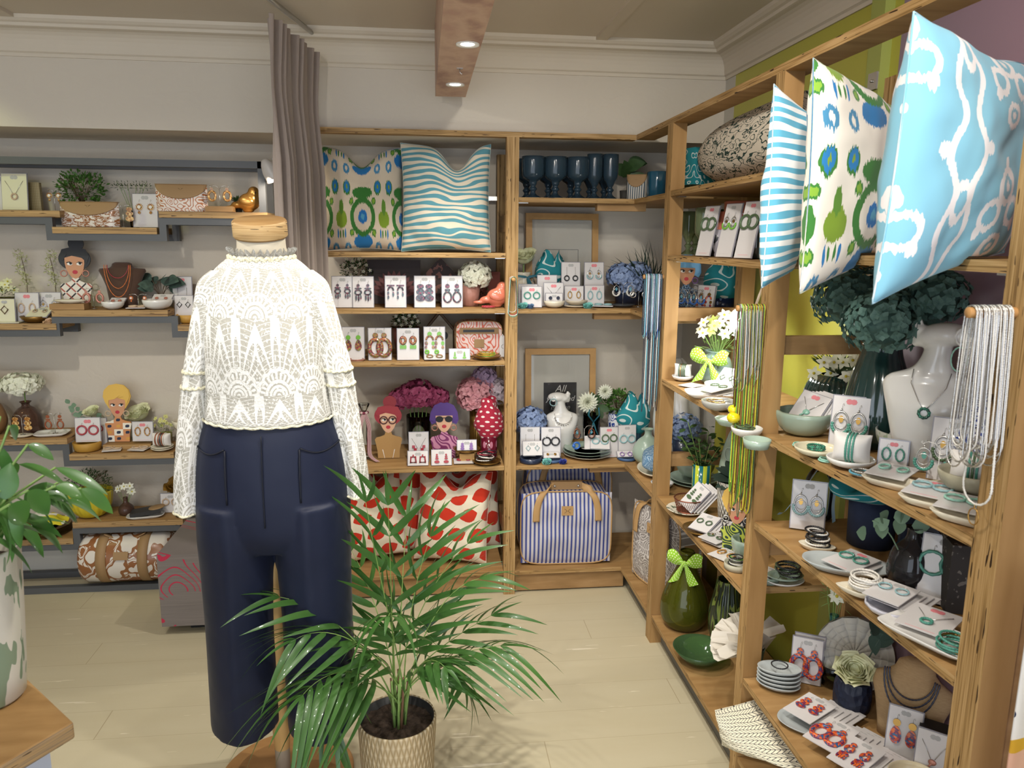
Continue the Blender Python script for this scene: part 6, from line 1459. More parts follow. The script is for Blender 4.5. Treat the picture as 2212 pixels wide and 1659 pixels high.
# shelf 3 props
pp('white_flower_bush', 878, 3.40, S3, shell([(.0001, 0), (.045, 0), (.06, .09), (.062, .115)], .003), mat('dark_pink_fluted_pot', '7d4840', .5), 'dark bush with white flowers in a fluted red-brown pot', lambda f: (bush(f, (0, 0, .135), (.060, .05, .042), 380, .013, .007, 0, 7, tw=0), [daisy(f, (.06*cos(i*2.4)*sqrt(i/16), -.045, .155+.045*sin(i*2.4)*sqrt(i/16)), (0, -1, .2), .009, 1, 2, 5, i) for i in range(14)]), [LEAFD, PET['white'], YELC_], wob=lambda a, v: 1+.03*sin(20*a))
t = thing('birdhouse_board', 'grey wooden birdhouse with a round hole behind the cards', 'ornament', L(950, 3.40, S3)); t.scale = (.93, .93, .93); obj('house_front', MB().prism([(-.062, 0), (.062, 0), (.062, .11), (0, .185), (-.062, .11)], -.02, .02), mat('weathered_grey_wood', lambda: mixc(fnoise(vec(*coord('Object')), 20.0, 4.0), '7d7468', 'b0a898'), .9), t)
r_ = MB(); r_.box((.034, 0, .155), (.115, .055, .008), TR(0, 0, 0) @ TR(.034, 0, .155) @ RYm(51) @ TR(-.034, 0, -.155)); r_.box((-.034, 0, .155), (.115, .055, .008), TR(-.034, 0, .155) @ RYm(-51) @ TR(.034, 0, -.155)); obj('roof_board', r_, mat('brown_roof_board', '5c4a3a', .8), t)
obj('entrance_hole', MB().lathe([(.0001, 0), (.02, 0)], 24, TR(.02, -.0205, .085) @ RXm(90)), BLACK, t)
def box_bag(P, w, h, d, m, label, rz=0, name='toiletry_bag'):
    t = thing(name, label, 'bag', P, rz); mb = MB()
    mb.grid(lambda u, v: ((2*u-1)*w/2*squircle(atan2(2*v-1+1e-6, 2*u-1+1e-6), 8)*1.0 if 0 else (2*u-1)*w/2, -d/2-.010*(1-(2*u-1)**4)*(1-(2*v-1)**4), v*h), 20, 16)
    pts = []; 
    for i in range(48):
        a = 2*pi*i/48; k = squircle(a, 5); pts.append((w/2*cos(a)*k, h/2+h/2*sin(a)*k))
    b = MB().prism(pts, -d/2, d/2); o = obj('bag_body', b, m, t)
    pi_ = MB(); pi_.tube([(x, -d/2, z) for x, z in pts], .0022, 5, closed=True); pi_.tube([(x, d/2, z) for x, z in pts], .0022, 5, closed=True); obj('piping', pi_, TANL, t)
    return t
t = box_bag(L(1033, 3.32, S3), .20, .150, .08, MAZEP, 'pink and coral squiggle toiletry bag with a tan zip band', rz=2); t.location.z += .003
obj('zip_band', MB().bb(-.085, .085, -.0435, -.0405, .095, .122), TAN, t); obj('zip', MB().bb(-.07, .065, -.0455, -.0437, .103, .114), BLKL, t); obj('leather_patch', MB().bb(-.022, .022, -.0435, -.0405, .035, .072), TAN, t)
t = thing('swing_tag', 'white swing tag with a printed mark hanging beside the toiletry bag', 'tag', L(1085, 3.26, S3)); obj('paper_tag', MB().prism([(-.012, 0), (.012, 0), (.012, .085), (0, .10), (-.012, .085)], 0, .001), CARD, t); obj('printed_mark', MB().torus((.004, -.0005, .045), .008, .0007, arc=.5, a0=pi/2, k=4), BLACK, t); obj('cord', MB().tube([(0, 0, .09), (0, .004, .11)], .0012, 5), BLACK, t)
dish('gold_dish', L(1051, 3.20, S3), .062, .016, BRASSD, 'aged gold dish heaped with lime and orange bangles')
bracelet_pile((lambda p: (p[0], p[1], p[2]+.012))(L(1050, 3.20, S3)), .034, 7, ['yellow', 'green', 'orange', 'yellow'], 'thin lime or orange bangle in the aged gold dish', seed=3, br=.0014, group='bangles in the gold dish', spread=.35, name='bangle')
bracelet_pile(L(770, 3.185, S3), .03, 4, ['rose'], 'thin pink bangle lying at the shelf edge beside the sleeve', seed=5, br=.0012, group='pink bangles beside the sleeve', spread=.2, tilt=2, name='bangle', z0=.003)
# shelf 4 props
one('white_cup', MB().lathe(shell([(.0001, 0), (.03, 0), (.036, .22)], .003), 30), WHITE, 'tall white cup behind the lace cuff', 'vase', L(770, 3.44, S4))
t = thing('glass_candlestick', 'clear glass candlestick with a striped ribbon tied round its neck', 'candlestick', L(789, 3.33, S4))
obj('glass_column', MB().lathe(smooth_prof([(.0001, 0), (.028, 0), (.028, .006), (.012, .012), (.014, .05), (.010, .10), (.013, .15), (.009, .20), (.012, .215), (.022, .235), (.024, .245), (.012, .238), (.0001, .235)], 3), 28), G_CLEAR, t)
rb = MB(); RIB = mat('red_white_striped_ribbon', lambda: mixc(ffr(coord()[0]*5.0) < .5, 'cdb6b4', '7d2f45'), .6)
for pts in ([(.0, -.014, .205), (-.014, -.03, .15), (-.018, -.035, .06), (-.016, -.04, .005)], [(.004, -.014, .205), (.022, -.03, .15), (.022, -.035, .07), (.026, -.05, .022), (.06, -.085, .004)]):
    q = interp(pts, 20); rb.grid(lambda u, v, q=q: (q[int(v*20)][0]+(u-.5)*.018, q[int(v*20)][1]-.004*(u-.5), q[int(v*20)][2]+.002*(u-.5)), 4, 20)
rb.torus((0, 0, 0), .016, .006, TR(0, 0, .205) @ RXm(90), sz=1); obj('ribbon', rb, RIB, t)
lady(L(840, 3.31, S4), .278, 'kraft cutout of a red-haired woman with a topknot and round spectacles', None, SKIN2, KRAFT, HR, 'bun', rz=1, glasses='round', kraft=True)
lady(L(960, 3.29, S4), .285, 'cutout of a purple-bobbed woman in dark sunglasses and a plum swirl top', None, SKIN2, SWIRLP, HP, 'bob', rz=-1, earc='rose', glasses='dark', kraft=True)
t = thing('flower_vase', 'magenta hydrangea in a clear glass vase behind the necklace card', 'vase', L(905, 3.42, S4))
obj('glass_vase', MB().lathe(shell([(.035, .003), (.045, .01), (.055, .08), (.055, .17)], .002), 36), G_CLEAR, t); f = MB()
for c, r, n in (((0, -.01, .265), .085, 100), ((-.07, 0, .245), .06, 60), ((.075, 0, .25), .06, 60)): hydrangea(f, c, r, 0, n, int(r*1000), .028, .75)
obj('flower_heads', f, PET['magenta'], t); f = MB(); [stem(f, (.01*i, 0, .01), (.02*i, 0, .22), .0025) for i in (-2, -1, 0, 1, 2)]; obj('flower_stems', f, STEMG, t)
t = thing('flower_vase', 'pink and lilac hydrangeas in a tall gold ribbed vase', 'vase', L(1036, 3.42, S4))
obj('ribbed_vase', MB().lathe(shell([(.0001, 0), (.042, 0), (.045, .004), (.045, .20)], .003), 96, wob=lambda a, v: 1+.03*sin(24*a)), BRASSD, t)
for c, r, n, col, s in (((-.02, -.03, .265), .085, 110, 'pink', .95), ((.02, .0, .335), .055, 60, 'lilac', .9), ((.085, -.01, .275), .058, 60, 'pale', 1.0)):
    f = MB(); hydrangea(f, c, r, 0, n, n, .026, s); obj('flower_head', f, PET[col], t)
t = thing('cloth_in_vase', 'deep red glass vase stuffed with a red polka dot cloth', 'vase', L(1056, 3.27, S4))
obj('glass_vase', MB().lathe(shell([(.0001, 0), (.034, 0), (.036, .004), (.036, .105)], .003), 36), mat('deep_red_dotted_glass', lambda: mixc(MATS and (fsq((ffr(coord()[0]*7.0)-.5)**2.0+(ffr(coord()[1]*4.0)-.5)**2.0) < .22), '5b1024', 'a3687a'), .15, coat=.5), t)
o = obj('polka_cloth', MB().grid(lambda u, v: ((.033+.034*sin(pi*min(1, v*1.15))+.012*noise.noise(Vector((u*6, v*3, 0))))*cos(2*pi*u)*1.0, (.030+.02*sin(pi*v))*sin(2*pi*u), .095+.150*v+.035*abs(sin(pi*u*2.0+.5))*v*v), 60, 16), POLR, t)
one('wooden_block', MB().bb(-.032, .032, -.03, .03, 0, .042), KRAFT, 'kraft coloured cube carrying the small gold dish', 'riser', L(1008, 3.235, S4))
pz = L(1008, 3.235, S4); dish('gold_dish', (pz[0], pz[1], pz[2]+.0435), .060, .016, BRASSD, 'small gold dish on the kraft cube, card of purple drops in it')
card((pz[0], pz[1]-.02, pz[2]+.052), .082, .044, 'stack3', 'purple', label='card with purple drops standing in the raised gold dish', es=.032, tilt=12)
p = L(1051, 3.19, S4); dish('gold_dish', p, .062, .016, BRASSD, 'gold dish of black and white beads at the shelf corner')
bracelet_pile((p[0], p[1], p[2]+.012), .034, 9, ['black', 'wht', 'black', 'red'], 'beaded bracelet in the gold dish at the shelf corner', seed=8, br=.0026, group='black and white beaded bracelets', spread=.4, bead=20)
# peg necklaces on the back unit post
for i, (c, w_) in enumerate((('wht', .020), ('gold', .023), ('red', .026), ('wht', .029), ('teal', .025))):
    one('beaded_necklace', strand(.135+.004*i, w_*.5+.006, .0018, i), JW[c], 'short beaded necklace looped over the peg on the back unit post', 'necklace', (.363, FY-.020-.009*i, 1.394), 90, 'necklaces on the back unit peg')
# bay B props shelf 2
t = thing('flower_vase', 'cream vase with a pale rose and teal ribbon at the left of the corner shelf', 'vase', L(1130, 3.38, S2))
obj('vase_body', MB().lathe(shell([(.0001, 0), (.035, 0), (.036, .10), (.030, .13), (.034, .14)], .003), 30), OFFW, t); f = MB(); rose(f, (0, 0, .215), .045, 0, 5); stem(f, (0, 0, .1), (0, 0, .2), .003, mi=1); obj('rose', f, [PET['cream'], STEMG], t)
rb = MB(); [rb.leaf((.012, -.038, .12), e, (0, -1, 0), .06, .012, droop=.3, n=6, tipw=.6) for e in ((1, -.2, .2), (-.8, -.2, .1), (.2, -.1, -1), (.5, -.1, -.9))]; obj('ribbon', rb, mat('teal_striped_ribbon', '1f5f6e', .6), t)
one('agate_slice', MB().torus((0, 0, .045), .022, .007, sz=1.4, n=30).lathe([(.0001, 0), (.012, 0)], 20, TR(0, 0, .045) @ RXm(90)), mat('agate_slice', 'a69683', .3, coat=.4), 'oval agate slice behind the plain grey-badged card', 'ornament', L(1148, 3.36, S2+.045))
def cloth_vase(P, m, r, h, H, cm, label, rz=0, seed=0):
    t = thing('cloth_in_vase', label, 'vase', P, rz); obj('vase', MB().lathe(shell([(.0001, 0), (r*.8, 0), (r*.85, h)], .003), 30), m, t)
    obj('printed_cloth', MB().grid(lambda u, v: ((r*.8+r*.95*sin(pi*min(1, v*1.05))*1.0+.014*noise.noise(Vector((u*7+seed, v*3, 0))))*cos(2*pi*u), (r*.75+r*.5*sin(pi*v))*sin(2*pi*u), h*.92+(H-h)*v+.045*abs(sin(pi*u*3+seed))*v*v), 60, 16), cm, t); return t
cloth_vase(L(1188, 3.40, S2), mat('dark_blue_vase', '20343f', .4), .045, .08, .20, TEALC, 'teal and white print cloth bundle in front of the upper picture frame', 10, 2)
p = L(1197, 3.20, S2); dish('white_bowl', (p[0], p[1]+.0, p[2]), .045, .026, OFFW, 'shallow cream bowl with a star stud card on the corner shelf', 'bowl', prof=bowl_prof(.045, .026))
p = L(1245, 3.205, S2); dish('oval_dish', p, .055, .008, OFFW, 'flat cream oval plate under the fluted dish', sy=.6); dish('fluted_dish', (p[0], p[1], p[2]+.011), .048, .018, mat('bone_ceramic', 'b9ae9a', .35), 'bone coloured fluted dish on the corner shelf', wob=lambda a, v: 1+.04*sin(16*a)*v)
def rosette(px, Y, z, r, col, label): one('flower_ornament', (lambda f: (rose(f, (0, 0, 0), r, 0, px, 4), f)[1])(MB()), mat(col+'_rosette', {'teal': '6fb0a8', 'indigo': '2f3a86', 'peach': 'd8b48e', 'denim': '56718f'}[col], .5), label, 'ornament', (lambda p: (p[0], p[1], p[2]+r*.55))(L(px, Y, z)))
rosette(1129, 3.17, S2, .018, 'teal', 'turquoise rosette at the left end of the corner shelf'); rosette(1145, 3.165, S2, .014, 'denim', 'denim blue rosette pair beside the turquoise one'); rosette(1270, 3.165, S2, .018, 'teal', 'turquoise rosette in front of the pale oval hoop card')
rosette(1181, 3.163, S4, .017, 'teal', 'turquoise rosette on the lower corner shelf edge'); rosette(1216, 3.163, S4, .014, 'indigo', 'indigo beaded rosette on the lower corner shelf edge'); rosette(105, 3.36, z2a, .017, 'peach', 'peach rosette beside the aged gold dish on the steel shelf')
hyd_pot(1355, 3.36, S2, cyl_pot(.065, .10), NAVYP, 'powder blue hydrangeas in a dark pot on the corner shelf', [((-.04, -.03, .125), .062, 70, .024), ((.04, -.0, .14), .058, 60, .024), ((0, -.05, .085), .05, 40, .022)], 'blue')
pp('grass_plant', 1402, 3.34, S2, cyl_pot(.04, .08), BLACK, 'tuft of long dark arching grass in the corner', lambda f: [f.leaf((0, 0, .06), ((cos(i*2.4)*1.0), sin(i*2.4)*.6-.1, .75+.9*((i*37) % 10)/10), (sin(i), cos(i), .5), .15+.07*((i*13) % 7)/7, .008, droop=.45+.3*((i*7) % 5)/5, n=8, fold=.2, shape=.6) for i in range(90)], mat('dark_grass_blade', '23352a', .5))
p = L(1345, 3.215, S2); dish('grey_dish', p, .055, .012, mat('charcoal_dish', '3c3d3e', .4), 'charcoal oval dish under the filigree earring stand', sy=.7)
stand_T((p[0], p[1], p[2]+.006), .10, .07, 'wire stand with silver and turquoise filigree drops above the charcoal dish', ('wht', 'silver', 'sky'), 'nested', .055)
stand_T(L(1379, 3.21, S2), .075, .06, 'small wire stand with grey hoops beside the bead strands', ('silver', 'silver', 'wht'), 'ring', .03)
# bay B props shelf 4
hyd_pot(1143, 3.35, S4, cyl_pot(.05, .09), NAVYP, 'powder blue hydrangea at the left of the lower corner shelf', [((0, -.02, .15), .072, 90, .026)], 'blue')
def bust(P, s, label, rz=0, chin=1, m=WHITE, parts=True):
    t = thing('bust_display', label, 'jewellery bust', P, rz); k = s
    q = MB(); loft(q, [(x*k, y*k, z*k, rx*k, ry*k) for x, y, z, rx, ry in interp([(0, 0, 0, .046, .034), (0, 0, .04, .054, .038), (0, -.004, .09, .066, .044), (0, -.006, .13, .075, .047), (0, -.002, .16, .083, .042), (0, 0, .182, .084, .034), (0, 0, .197, .070, .031), (.003, 0, .207, .046, .028), (.006, 0, .22, .033, .027), (.010, 0, .245, .026, .025), (.013, 0, .28, .026, .026)], 40)], 48)
    for c_, r_ in (((.024, 0, .284), (.050, .036, .024)), ((.000, -.001, .278), (.034, .030, .022)), ((-.018, 0, .270), (.020, .020, .015)), ((-.029, 0, .264), (.010, .012, .009)), ((-.024, 0, .288), (.016, .018, .014)), ((-.036, 0, .281), (.006, .011, .004)), ((-.035, 0, .273), (.006, .010, .004)), ((-.033, 0, .298), (.010, .0065, .009)), ((-.028, 0, .306), (.007, .0055, .008))):
        q.ball(tuple(a_*k for a_ in c_), tuple(a_*k for a_ in r_), n=24, m=16)
    o = obj('bust_form', q, m, t); mod(o, 'REMESH', mode='VOXEL', voxel_size=.0024*k, use_smooth_shade=True); mod(o, 'SMOOTH', factor=.7, iterations=7)
    ear = MB(); ear.torus((.050*k, -.031*k, .284*k), .010*k, .003*k, sz=1.5, k=6, n=20); ear.ball((.048*k, -.028*k, .284*k), (.008*k, .004*k, .013*k)); obj('ear', ear, m, t)
    return t
t = bust(L(1212, 3.36, S4), .90, 'small white glazed bust wearing a charm necklace and a turquoise hoop', rz=0)
for o in t.children: pass
t.scale = (-1, 1, 1)
ch = MB(); ch.tube([(.040*cos(a), -.030-.018*sin(-a), .185+.045*sin(a)) for a in [pi+pi*i/20 for i in range(21)]], .0012, 5); [ch.ball((.040*cos(pi+pi*i/12), -.034-.014*sin(pi*i/12), .180+.046*sin(pi+pi*i/12)), .0035, n=6, m=5) for i in range(1, 12)]; obj('charm_necklace', ch, SILV, t); obj('hoop_earring', MB().torus((.046, -.033, .238), .016, .0022, bead=14), JW['lblue'], t)
for i, (r, lab) in enumerate(((.108, 'bottom cream plate of the stack on the lower corner shelf'), (.110, 'middle sage plate of the stack on the lower corner shelf'), (.106, 'top celadon plate holding an earring stand and hoop cards'))):
    p = L(1268, 3.275, S4); dish('round_plate', (p[0], p[1], p[2]+.013*i), r, .014, OFFW if i == 0 else CELA, lab, 'plate', prof=shell([(.0001, 0), (.06, 0), (.085, .006), (r, .015)], .003), n=56)
p = (p[0], p[1], p[2]+.040); stand_T((p[0]-.02, p[1]-.02, p[2]), .105, .075, 'wire stand with dark nested drops on the plate stack', ('black', 'copper', 'sky'), 'nested', .055)
card(None, .085, .075, 'ring', 'lblue', label='card with pale hoops leaning on the celadon plate', M=TR(p[0]+.045, p[1]-.06, p[2]+.008) @ RZ(-12) @ RXm(-52), es=.036, ez=.058)
fan((p[0]+.045, p[1]-.06, p[2]+.008), .085, .075, 4, (-.006, .004, -.0012), -12, 52, 'spare card fanned out behind the pale hoop card on the plate', group='spare cards on the plate stack')
one('cobalt_ring', MB().torus((0, 0, 0), .014, .004).ball((-.012, -.004, 0), (.009, .004, .007)), JW['blue'], 'cobalt blue disc earring lying on the celadon plate', 'earring', (p[0]-.06, p[1]-.05, p[2]+.022))
t = thing('flower_vase', 'glass vase of cream dahlias tied with a blue striped ribbon', 'vase', L(1276, 3.42, S4)); obj('glass_vase', MB().lathe(shell([(.03, .002), (.036, .01), (.04, .16)], .002), 30), G_CLEAR, t); f = MB()
for c, r in (((-.03, -.04, .225), .05), ((.055, -.02, .27), .036)):
    for L_i in range(6):
        for k in range(8+L_i*2):
            a = 2*pi*k/(8+L_i*2)+L_i*.3; op = .15+.85*L_i/5; f.leaf((c[0], c[1], c[2]), (cos(a)*op, -(1.15-op), sin(a)*op), (cos(a), -.5, sin(a)), r*(.45+.6*L_i/5), r*.34, droop=.1, n=3, fold=.3, shape=.75)
obj('dahlias', f, PET['white'], t); f = MB(); [f.leaf((.02, 0, .2), e, (0, -1, 0), .07, .035, n=6) for e in ((-.4, 0, 1), (.3, 0, .9), (.8, -.2, -.3), (.5, -.2, -1))]; [stem(f, (0, 0, .02), (.03*i, -.01, .22), .002) for i in (-1, 0, 1)]; obj('leaves', f, LEAFD, t)
rb = MB(); [rb.tube(q, .0035, 5, flat=2.2) for q in ([(0, -.042, .13), (-.026, -.05, .165), (-.022, -.046, .20)], [(0, -.042, .13), (.026, -.05, .165), (.022, -.046, .20)], [(0, -.042, .13), (-.012, -.05, .09), (-.02, -.05, .06)], [(0, -.042, .13), (.012, -.05, .09), (.026, -.05, .06)])]; obj('ribbon', rb, MATS['teal_striped_ribbon'], t)
pp('potted_bush', 1334, 3.44, S4, cyl_pot(.05, .16, taper=.95), BLUEW, 'box-leaved bush in a blue and white patterned pot', lambda f: bush(f, (0, 0, .205), (.075, .055, .065), 620, .016, .011, 0, 8), [LEAFG, TWIG])
cloth_vase(L(1366, 3.31, S4), mat('petrol_vase', '1c3f52', .3), .045, .10, .245, TEALC, 'teal and white print cloth spilling from a petrol blue vase', 0, 5)
t = thing('sage_vase', 'round sage green narrow-necked vase behind the paisley cloth', 'vase', (RX(1398, 1.0, S4)[0]-.04, 3.12, S4+E_)); obj('vase_body', MB().lathe(shell(smooth_prof([(.03, 0), (.06, .03), (.065, .065), (.045, .105), (.018, .13), (.016, .15), (.024, .16)], 5), .003), 36), CELA, t)
p = onZ(1390, 1025, S4); t = thing('blue_cloth_roll', 'rolled blue and white paisley cloth on an oval plate at the shelf bend', 'cloth', (.955, 3.0, S4+.030), 70)
obj('cloth', MB().lathe(smooth_prof([(.0001, -.10), (.04, -.095), (.05, -.05), (.05, .05), (.04, .095), (.0001, .10)], 4), 40, TR(0, 0, .035) @ RYm(90) @ Matrix.Diagonal((.75, 1, 1, 1)), wob=lambda a, v: 1+.04*sin(5*a+v*8)), PAIS, t)
dish('oval_platter', (.955, 3.0, S4+E_), .115, .022, OFFW, 'cream oval platter under the paisley cloth roll', 'plate', sy=.62, rz=75)
dish('small_dish', (.93, 2.81, S4+E_), .045, .02, mat('white_dish_dark_dots', lambda: mixc(fvor(vec(*coord('Object')), 70.0) < .3, 'd8d8d8', '2b3550'), .2, coat=.4), 'small white dish with dark painted spots near the first post')
# tall white sculptural vase seen through the corner
t = thing('sculptural_vase', 'large white folded ceramic form standing in the corner behind the shelves', 'ornament', (1.12, 3.24, S4+E_), 0); t.scale = (.8, .8, 1)
obj('folded_form', MB().lathe(shell(smooth_prof([(.05, 0), (.09, .05), (.115, .16), (.105, .27), (.075, .36), (.05, .42), (.02, .45)], 6), .004), 80, wob=lambda a, v: 1+.16*sin(3*a+v*2.6)+.05*sin(7*a-v*4)), WHITE, t)
# bags on the bottom shelf
def weekend(P, w, h, d, m, label, rz=0, patch=True, side=TAN):
    t = thing('weekend_bag', label, 'bag', P, rz); pts = []
    for i in range(56): a = 2*pi*i/56; k = squircle(a, 6); pts.append((w/2*cos(a)*k, h/2+h/2*sin(a)*k))
    fr_ = MB(); fr_.grid(lambda u, v: (w/2*(2*u-1)*(1-.0)*(.99), -d/2-.022*(1-(2*u-1)**4)*(1-(2*v-1)**4)+.012*noise.noise(Vector((u*3, v*4, 2)))*(1-(2*u-1)**4)*(1-(2*v-1)**4), h*(.02+.96*v)), 36, 30)
    b = MB().prism(pts, -d/2, d/2); obj('bag_body', b, m, t); obj('front_panel', MB().add(*(lambda q: (q.v, q.f, q.uv))(fr_)), m, t)
    pb = MB()
    for y in (-d/2-.001, d/2): pb.tube([(x, y, z) for x, z in pts], .0035, 6, closed=True)
    obj('piping', pb, TANL, t); hs = MB()
    for sx in (-1, 1):
        q = interp([(sx*w*.34, -d/2-.03, h*.62), (sx*w*.33, -d/2-.028, h*.80), (sx*w*.28, -d/2-.02, h*.97), (sx*w*.17, -d/2+.02, h*1.055), (sx*w*.04, -d/2+.03, h*1.07)], 24)
        hs.grid(lambda u, v, q=q, sx=sx: (q[int(v*24)][0]+(u-.5)*.030*(1 if v < .7 else .3), q[int(v*24)][1]-(.0 if v < .7 else 0), q[int(v*24)][2]+(0 if v < .6 else (u-.5)*.028)), 3, 24)
    o = obj('strap', hs, TANL, t); mod(o, 'SOLIDIFY', thickness=.004)
    o = obj('handle_wrap', MB().box((0, -d/2+.03, h*1.06), (w*.34, .022, .036)), TAN, t); mod(o, 'BEVEL', width=.006, segments=3)
    for sx in (-1, 1): obj('stud', MB().ball((sx*w*.13, -d/2+.017, h*1.06), .006, n=12, m=8), SILV, t)
    if patch:
        obj('leather_patch', MB().bb(-.026, .026, -d/2-.028, -d/2-.024, h*.70, h*.70+.042), TANL, t); lm = MB()
        for sg in (-1, 1): lm.torus((sg*.014, -d/2-.0285, h*.70+.021), .009, .0008, arc=.5, a0=(-pi/2 if sg < 0 else pi/2), k=4)
        lm.tube([(-.006, -d/2-.0285, h*.70+.021), (.006, -d/2-.0285, h*.70+.021)], .0008, 4); obj('embossed_mark', lm, MATS['embossed_brown'], t)
    obj('side_panel', MB().bb(w/2-.001, w/2+.004, -d/2+.02, d/2-.02, h*.06, h*.70), side, t)
    return settle(t, P[2])
weekend(L(1216, 3.27, SBt), .41, .34, .15, STRIPE, 'blue ticking stripe weekend bag with tan handles, in front', rz=-2)
weekend(L(1222, 3.44, SBt), .41, .41, .10, STRIPE, 'second blue ticking stripe bag, mostly hidden behind the first', rz=1, patch=False)
t = weekend((1.00, 2.93, SBt+E_), .33, .35, .11, MAZE, 'grey and white maze print bag standing at the shelf bend', rz=-72)
# ---------------------------------------------------------------- side run contents
M1, M2, M3, M4, MB_ = Z['m1'], Z['m2'], Z['m3'], Z['m4'], .118
def Gz(px, py, z): p = onZ(px, py, z); return (p[0], p[1], z+E_)
def Rx(px, X, z): p = RX(px, X, z); return (X, p[1], z+E_)
def B0(px, Y, z): p = BK(px, Y, z); return (p[0], p[1], z+E_)
# shelf M2: glasses, tumblers, cards
gg = None
for i, (px, X) in enumerate(((1485, 1.0), (1500, 1.06), (1516, .95), (1540, 1.12), (1552, 1.04))):
    p = Rx(px, X, M2); M = TR(p) @ Matrix.Scale(.88, 4)
    if gg is None: gg = goblet((0, 0, 0), GREENG, [(.0001, 0)]+fp_, 'tall moss green ribbed goblet on the upper side shelf', 'moss green goblets'); gg.matrix_basis = M
    else: dup(gg, M=M)
for px, X, lab, lg, co, st in ((1516, .90, 'leaning card with dark green hoops nearest the green goblets', 'p', 'olive', 'ring'), (1561, .90, 'leaning card with lime bead drops, middle of three', 'g', 'green', 'nested'), (1602, .90, 'leaning card with dark green hoops nearest the striped cushion', 'p', 'olive', 'ring')):
    card(Rx(px, X, M2),   .068, .160, st, co, rz=-72, tilt=12, label=lab, logo=lg, es=.045, ez=.125)
JB = mat('black_botanical_tumbler', lambda: mixc(fnoise(vec(coord()[0]*12.0, coord()[1]*5.0), 1.0, 2.0) > .5, '1c1b20', 'b9b4bd'), .3)
for px, X, r, h, lab in ((1546, .965, .036, .120, 'small black floral jar with a coral lid behind the lime bead card'), (1596, 1.06, .055, .150, 'large black floral jar with a wide coral lid')):
    t = thing('lidded_jar', lab, 'jar', Rx(px, X, M2)); obj('jar_body', MB().lathe([(.0001, 0), (r*.93, 0), (r, h*.9), (.0001, h*.9)], 40), JB, t); obj('lid', MB().lathe([(r*1.04, h*.72), (r*1.06, h*1.18), (r*1.02, h*1.2), (.0001, h*1.2)], 40), TERRA, t)
one('glazed_jar', MB().lathe(shell(smooth_prof([(.03, 0), (.045, .006), (.05, .05), (.048, .10), (.04, .115), (.045, .13)], 4), .003), 40), mat('grey_green_glaze', '47585a', .12, coat=.8), 'grey-green glazed jar at the end of the upper side shelf', 'jar', Rx(1632, .97, M2))
# corner bay seen through the first ladder (level s2)
lady(B0(1478, 3.0, S2), .26, 'cutout of a blue-haired woman in a dark patterned top, half behind the first post', None, SKIN1, mat('blue_scroll_print', lambda: mixc(fabs_(ffr(fnoise(vec(coord()[0]*6.0, coord()[1]*6.0), 1.0)*6.0)-.5) < .2, '22344f', '7fa0c0'), .5), HBL, 'bob', rz=-38, earc='purple')
cloth_vase(B0(1562, 2.96, S2), mat('cobalt_net_bowl', lambda: mixc(fvor(vec(coord()[0]*16.0, coord()[1]*7.0), 1.0) < .28, '16244a', '7f93c4'), .3), .052, .06, .185, TEALC, 'teal print cloth in a navy netted bowl seen through the first ladder', 10, 9)
card(B0(1517, 2.80, S2), .07, .115, 'arcs', 'bright', rz=-50, tilt=12, label='pink-badged card with colourful arch drops seen through the first ladder', logo='p', es=.07)
fan(B0(1517, 2.80, S2), .07, .115, 2, (.004, .004, 0), -50, 12, 'spare card behind the colourful arch drops')
card(B0(1507, 3.02, S2), .07, .14, None, 'teal', rz=-35, tilt=14, label='grey-badged card in the shadow behind the arch drop card')
for i, px in enumerate((1484, 1500)): stand_T(B0(px, 2.82, S2), .10, .06, 'dark wire stand of blue teardrops, %s of the two through the ladder' % ('left' if i == 0 else 'right'), ('blue', 'silver', 'sky'), 'nested', .05, rz=-50)
pp2 = lambda name, P, prof, m, lab, fn, fm, **k: pot_plant(name, P, prof, m, lab, fn, fm, **k)
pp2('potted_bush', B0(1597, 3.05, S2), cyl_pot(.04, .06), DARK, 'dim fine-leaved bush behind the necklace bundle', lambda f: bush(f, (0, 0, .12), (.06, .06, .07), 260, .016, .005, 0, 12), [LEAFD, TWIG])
# lamp behind the necklaces
P = onX(1606, 690, 1.02); t = thing('clamp_lamp', 'bright white lamp head shining behind the hanging necklaces', 'lamp', (P[0], P[1], P[2]))
A = Vector((.85, .55, .12)).to_track_quat('Z', 'Y').to_matrix().to_4x4()
obj('lamp_shade', MB().lathe([(.0001, .06), (.012, .058), (.024, .045), (.036, .01), (.040, -.018), (.037, -.018), (.030, .0)], 30, A), MATS['lamp_white_enamel'], t)
obj('bulb', MB().ball((0, 0, -.008), .027, M=A, n=20, m=12), mat('lit_bulb_white', 'ffffff', .3, emit='f6f8ff', estr=26.0), t)
obj('clamp_arm', MB().tube([(.03, 0, .02), (.08, .05, .10), (.10, .12, .16)], .005, 8), MATS['lamp_white_enamel'], t)
spot('clamp_lamp_light', (P[0]+.0, P[1], P[2]-.03), (P[0]+.02, P[1]+.25, 1.06), 9, COOL, 150, .7, .025); pl_ = bpy.data.lights.new('clamp_lamp_glow', 'POINT'); pl_.energy = 3.2; pl_.color = (.97, 1, .92); pl_.shadow_soft_size = .03; po_ = bpy.data.objects.new('clamp_lamp_glow', pl_); COL.objects.link(po_); po_.location = (P[0]-.045, P[1]-.035, P[2])
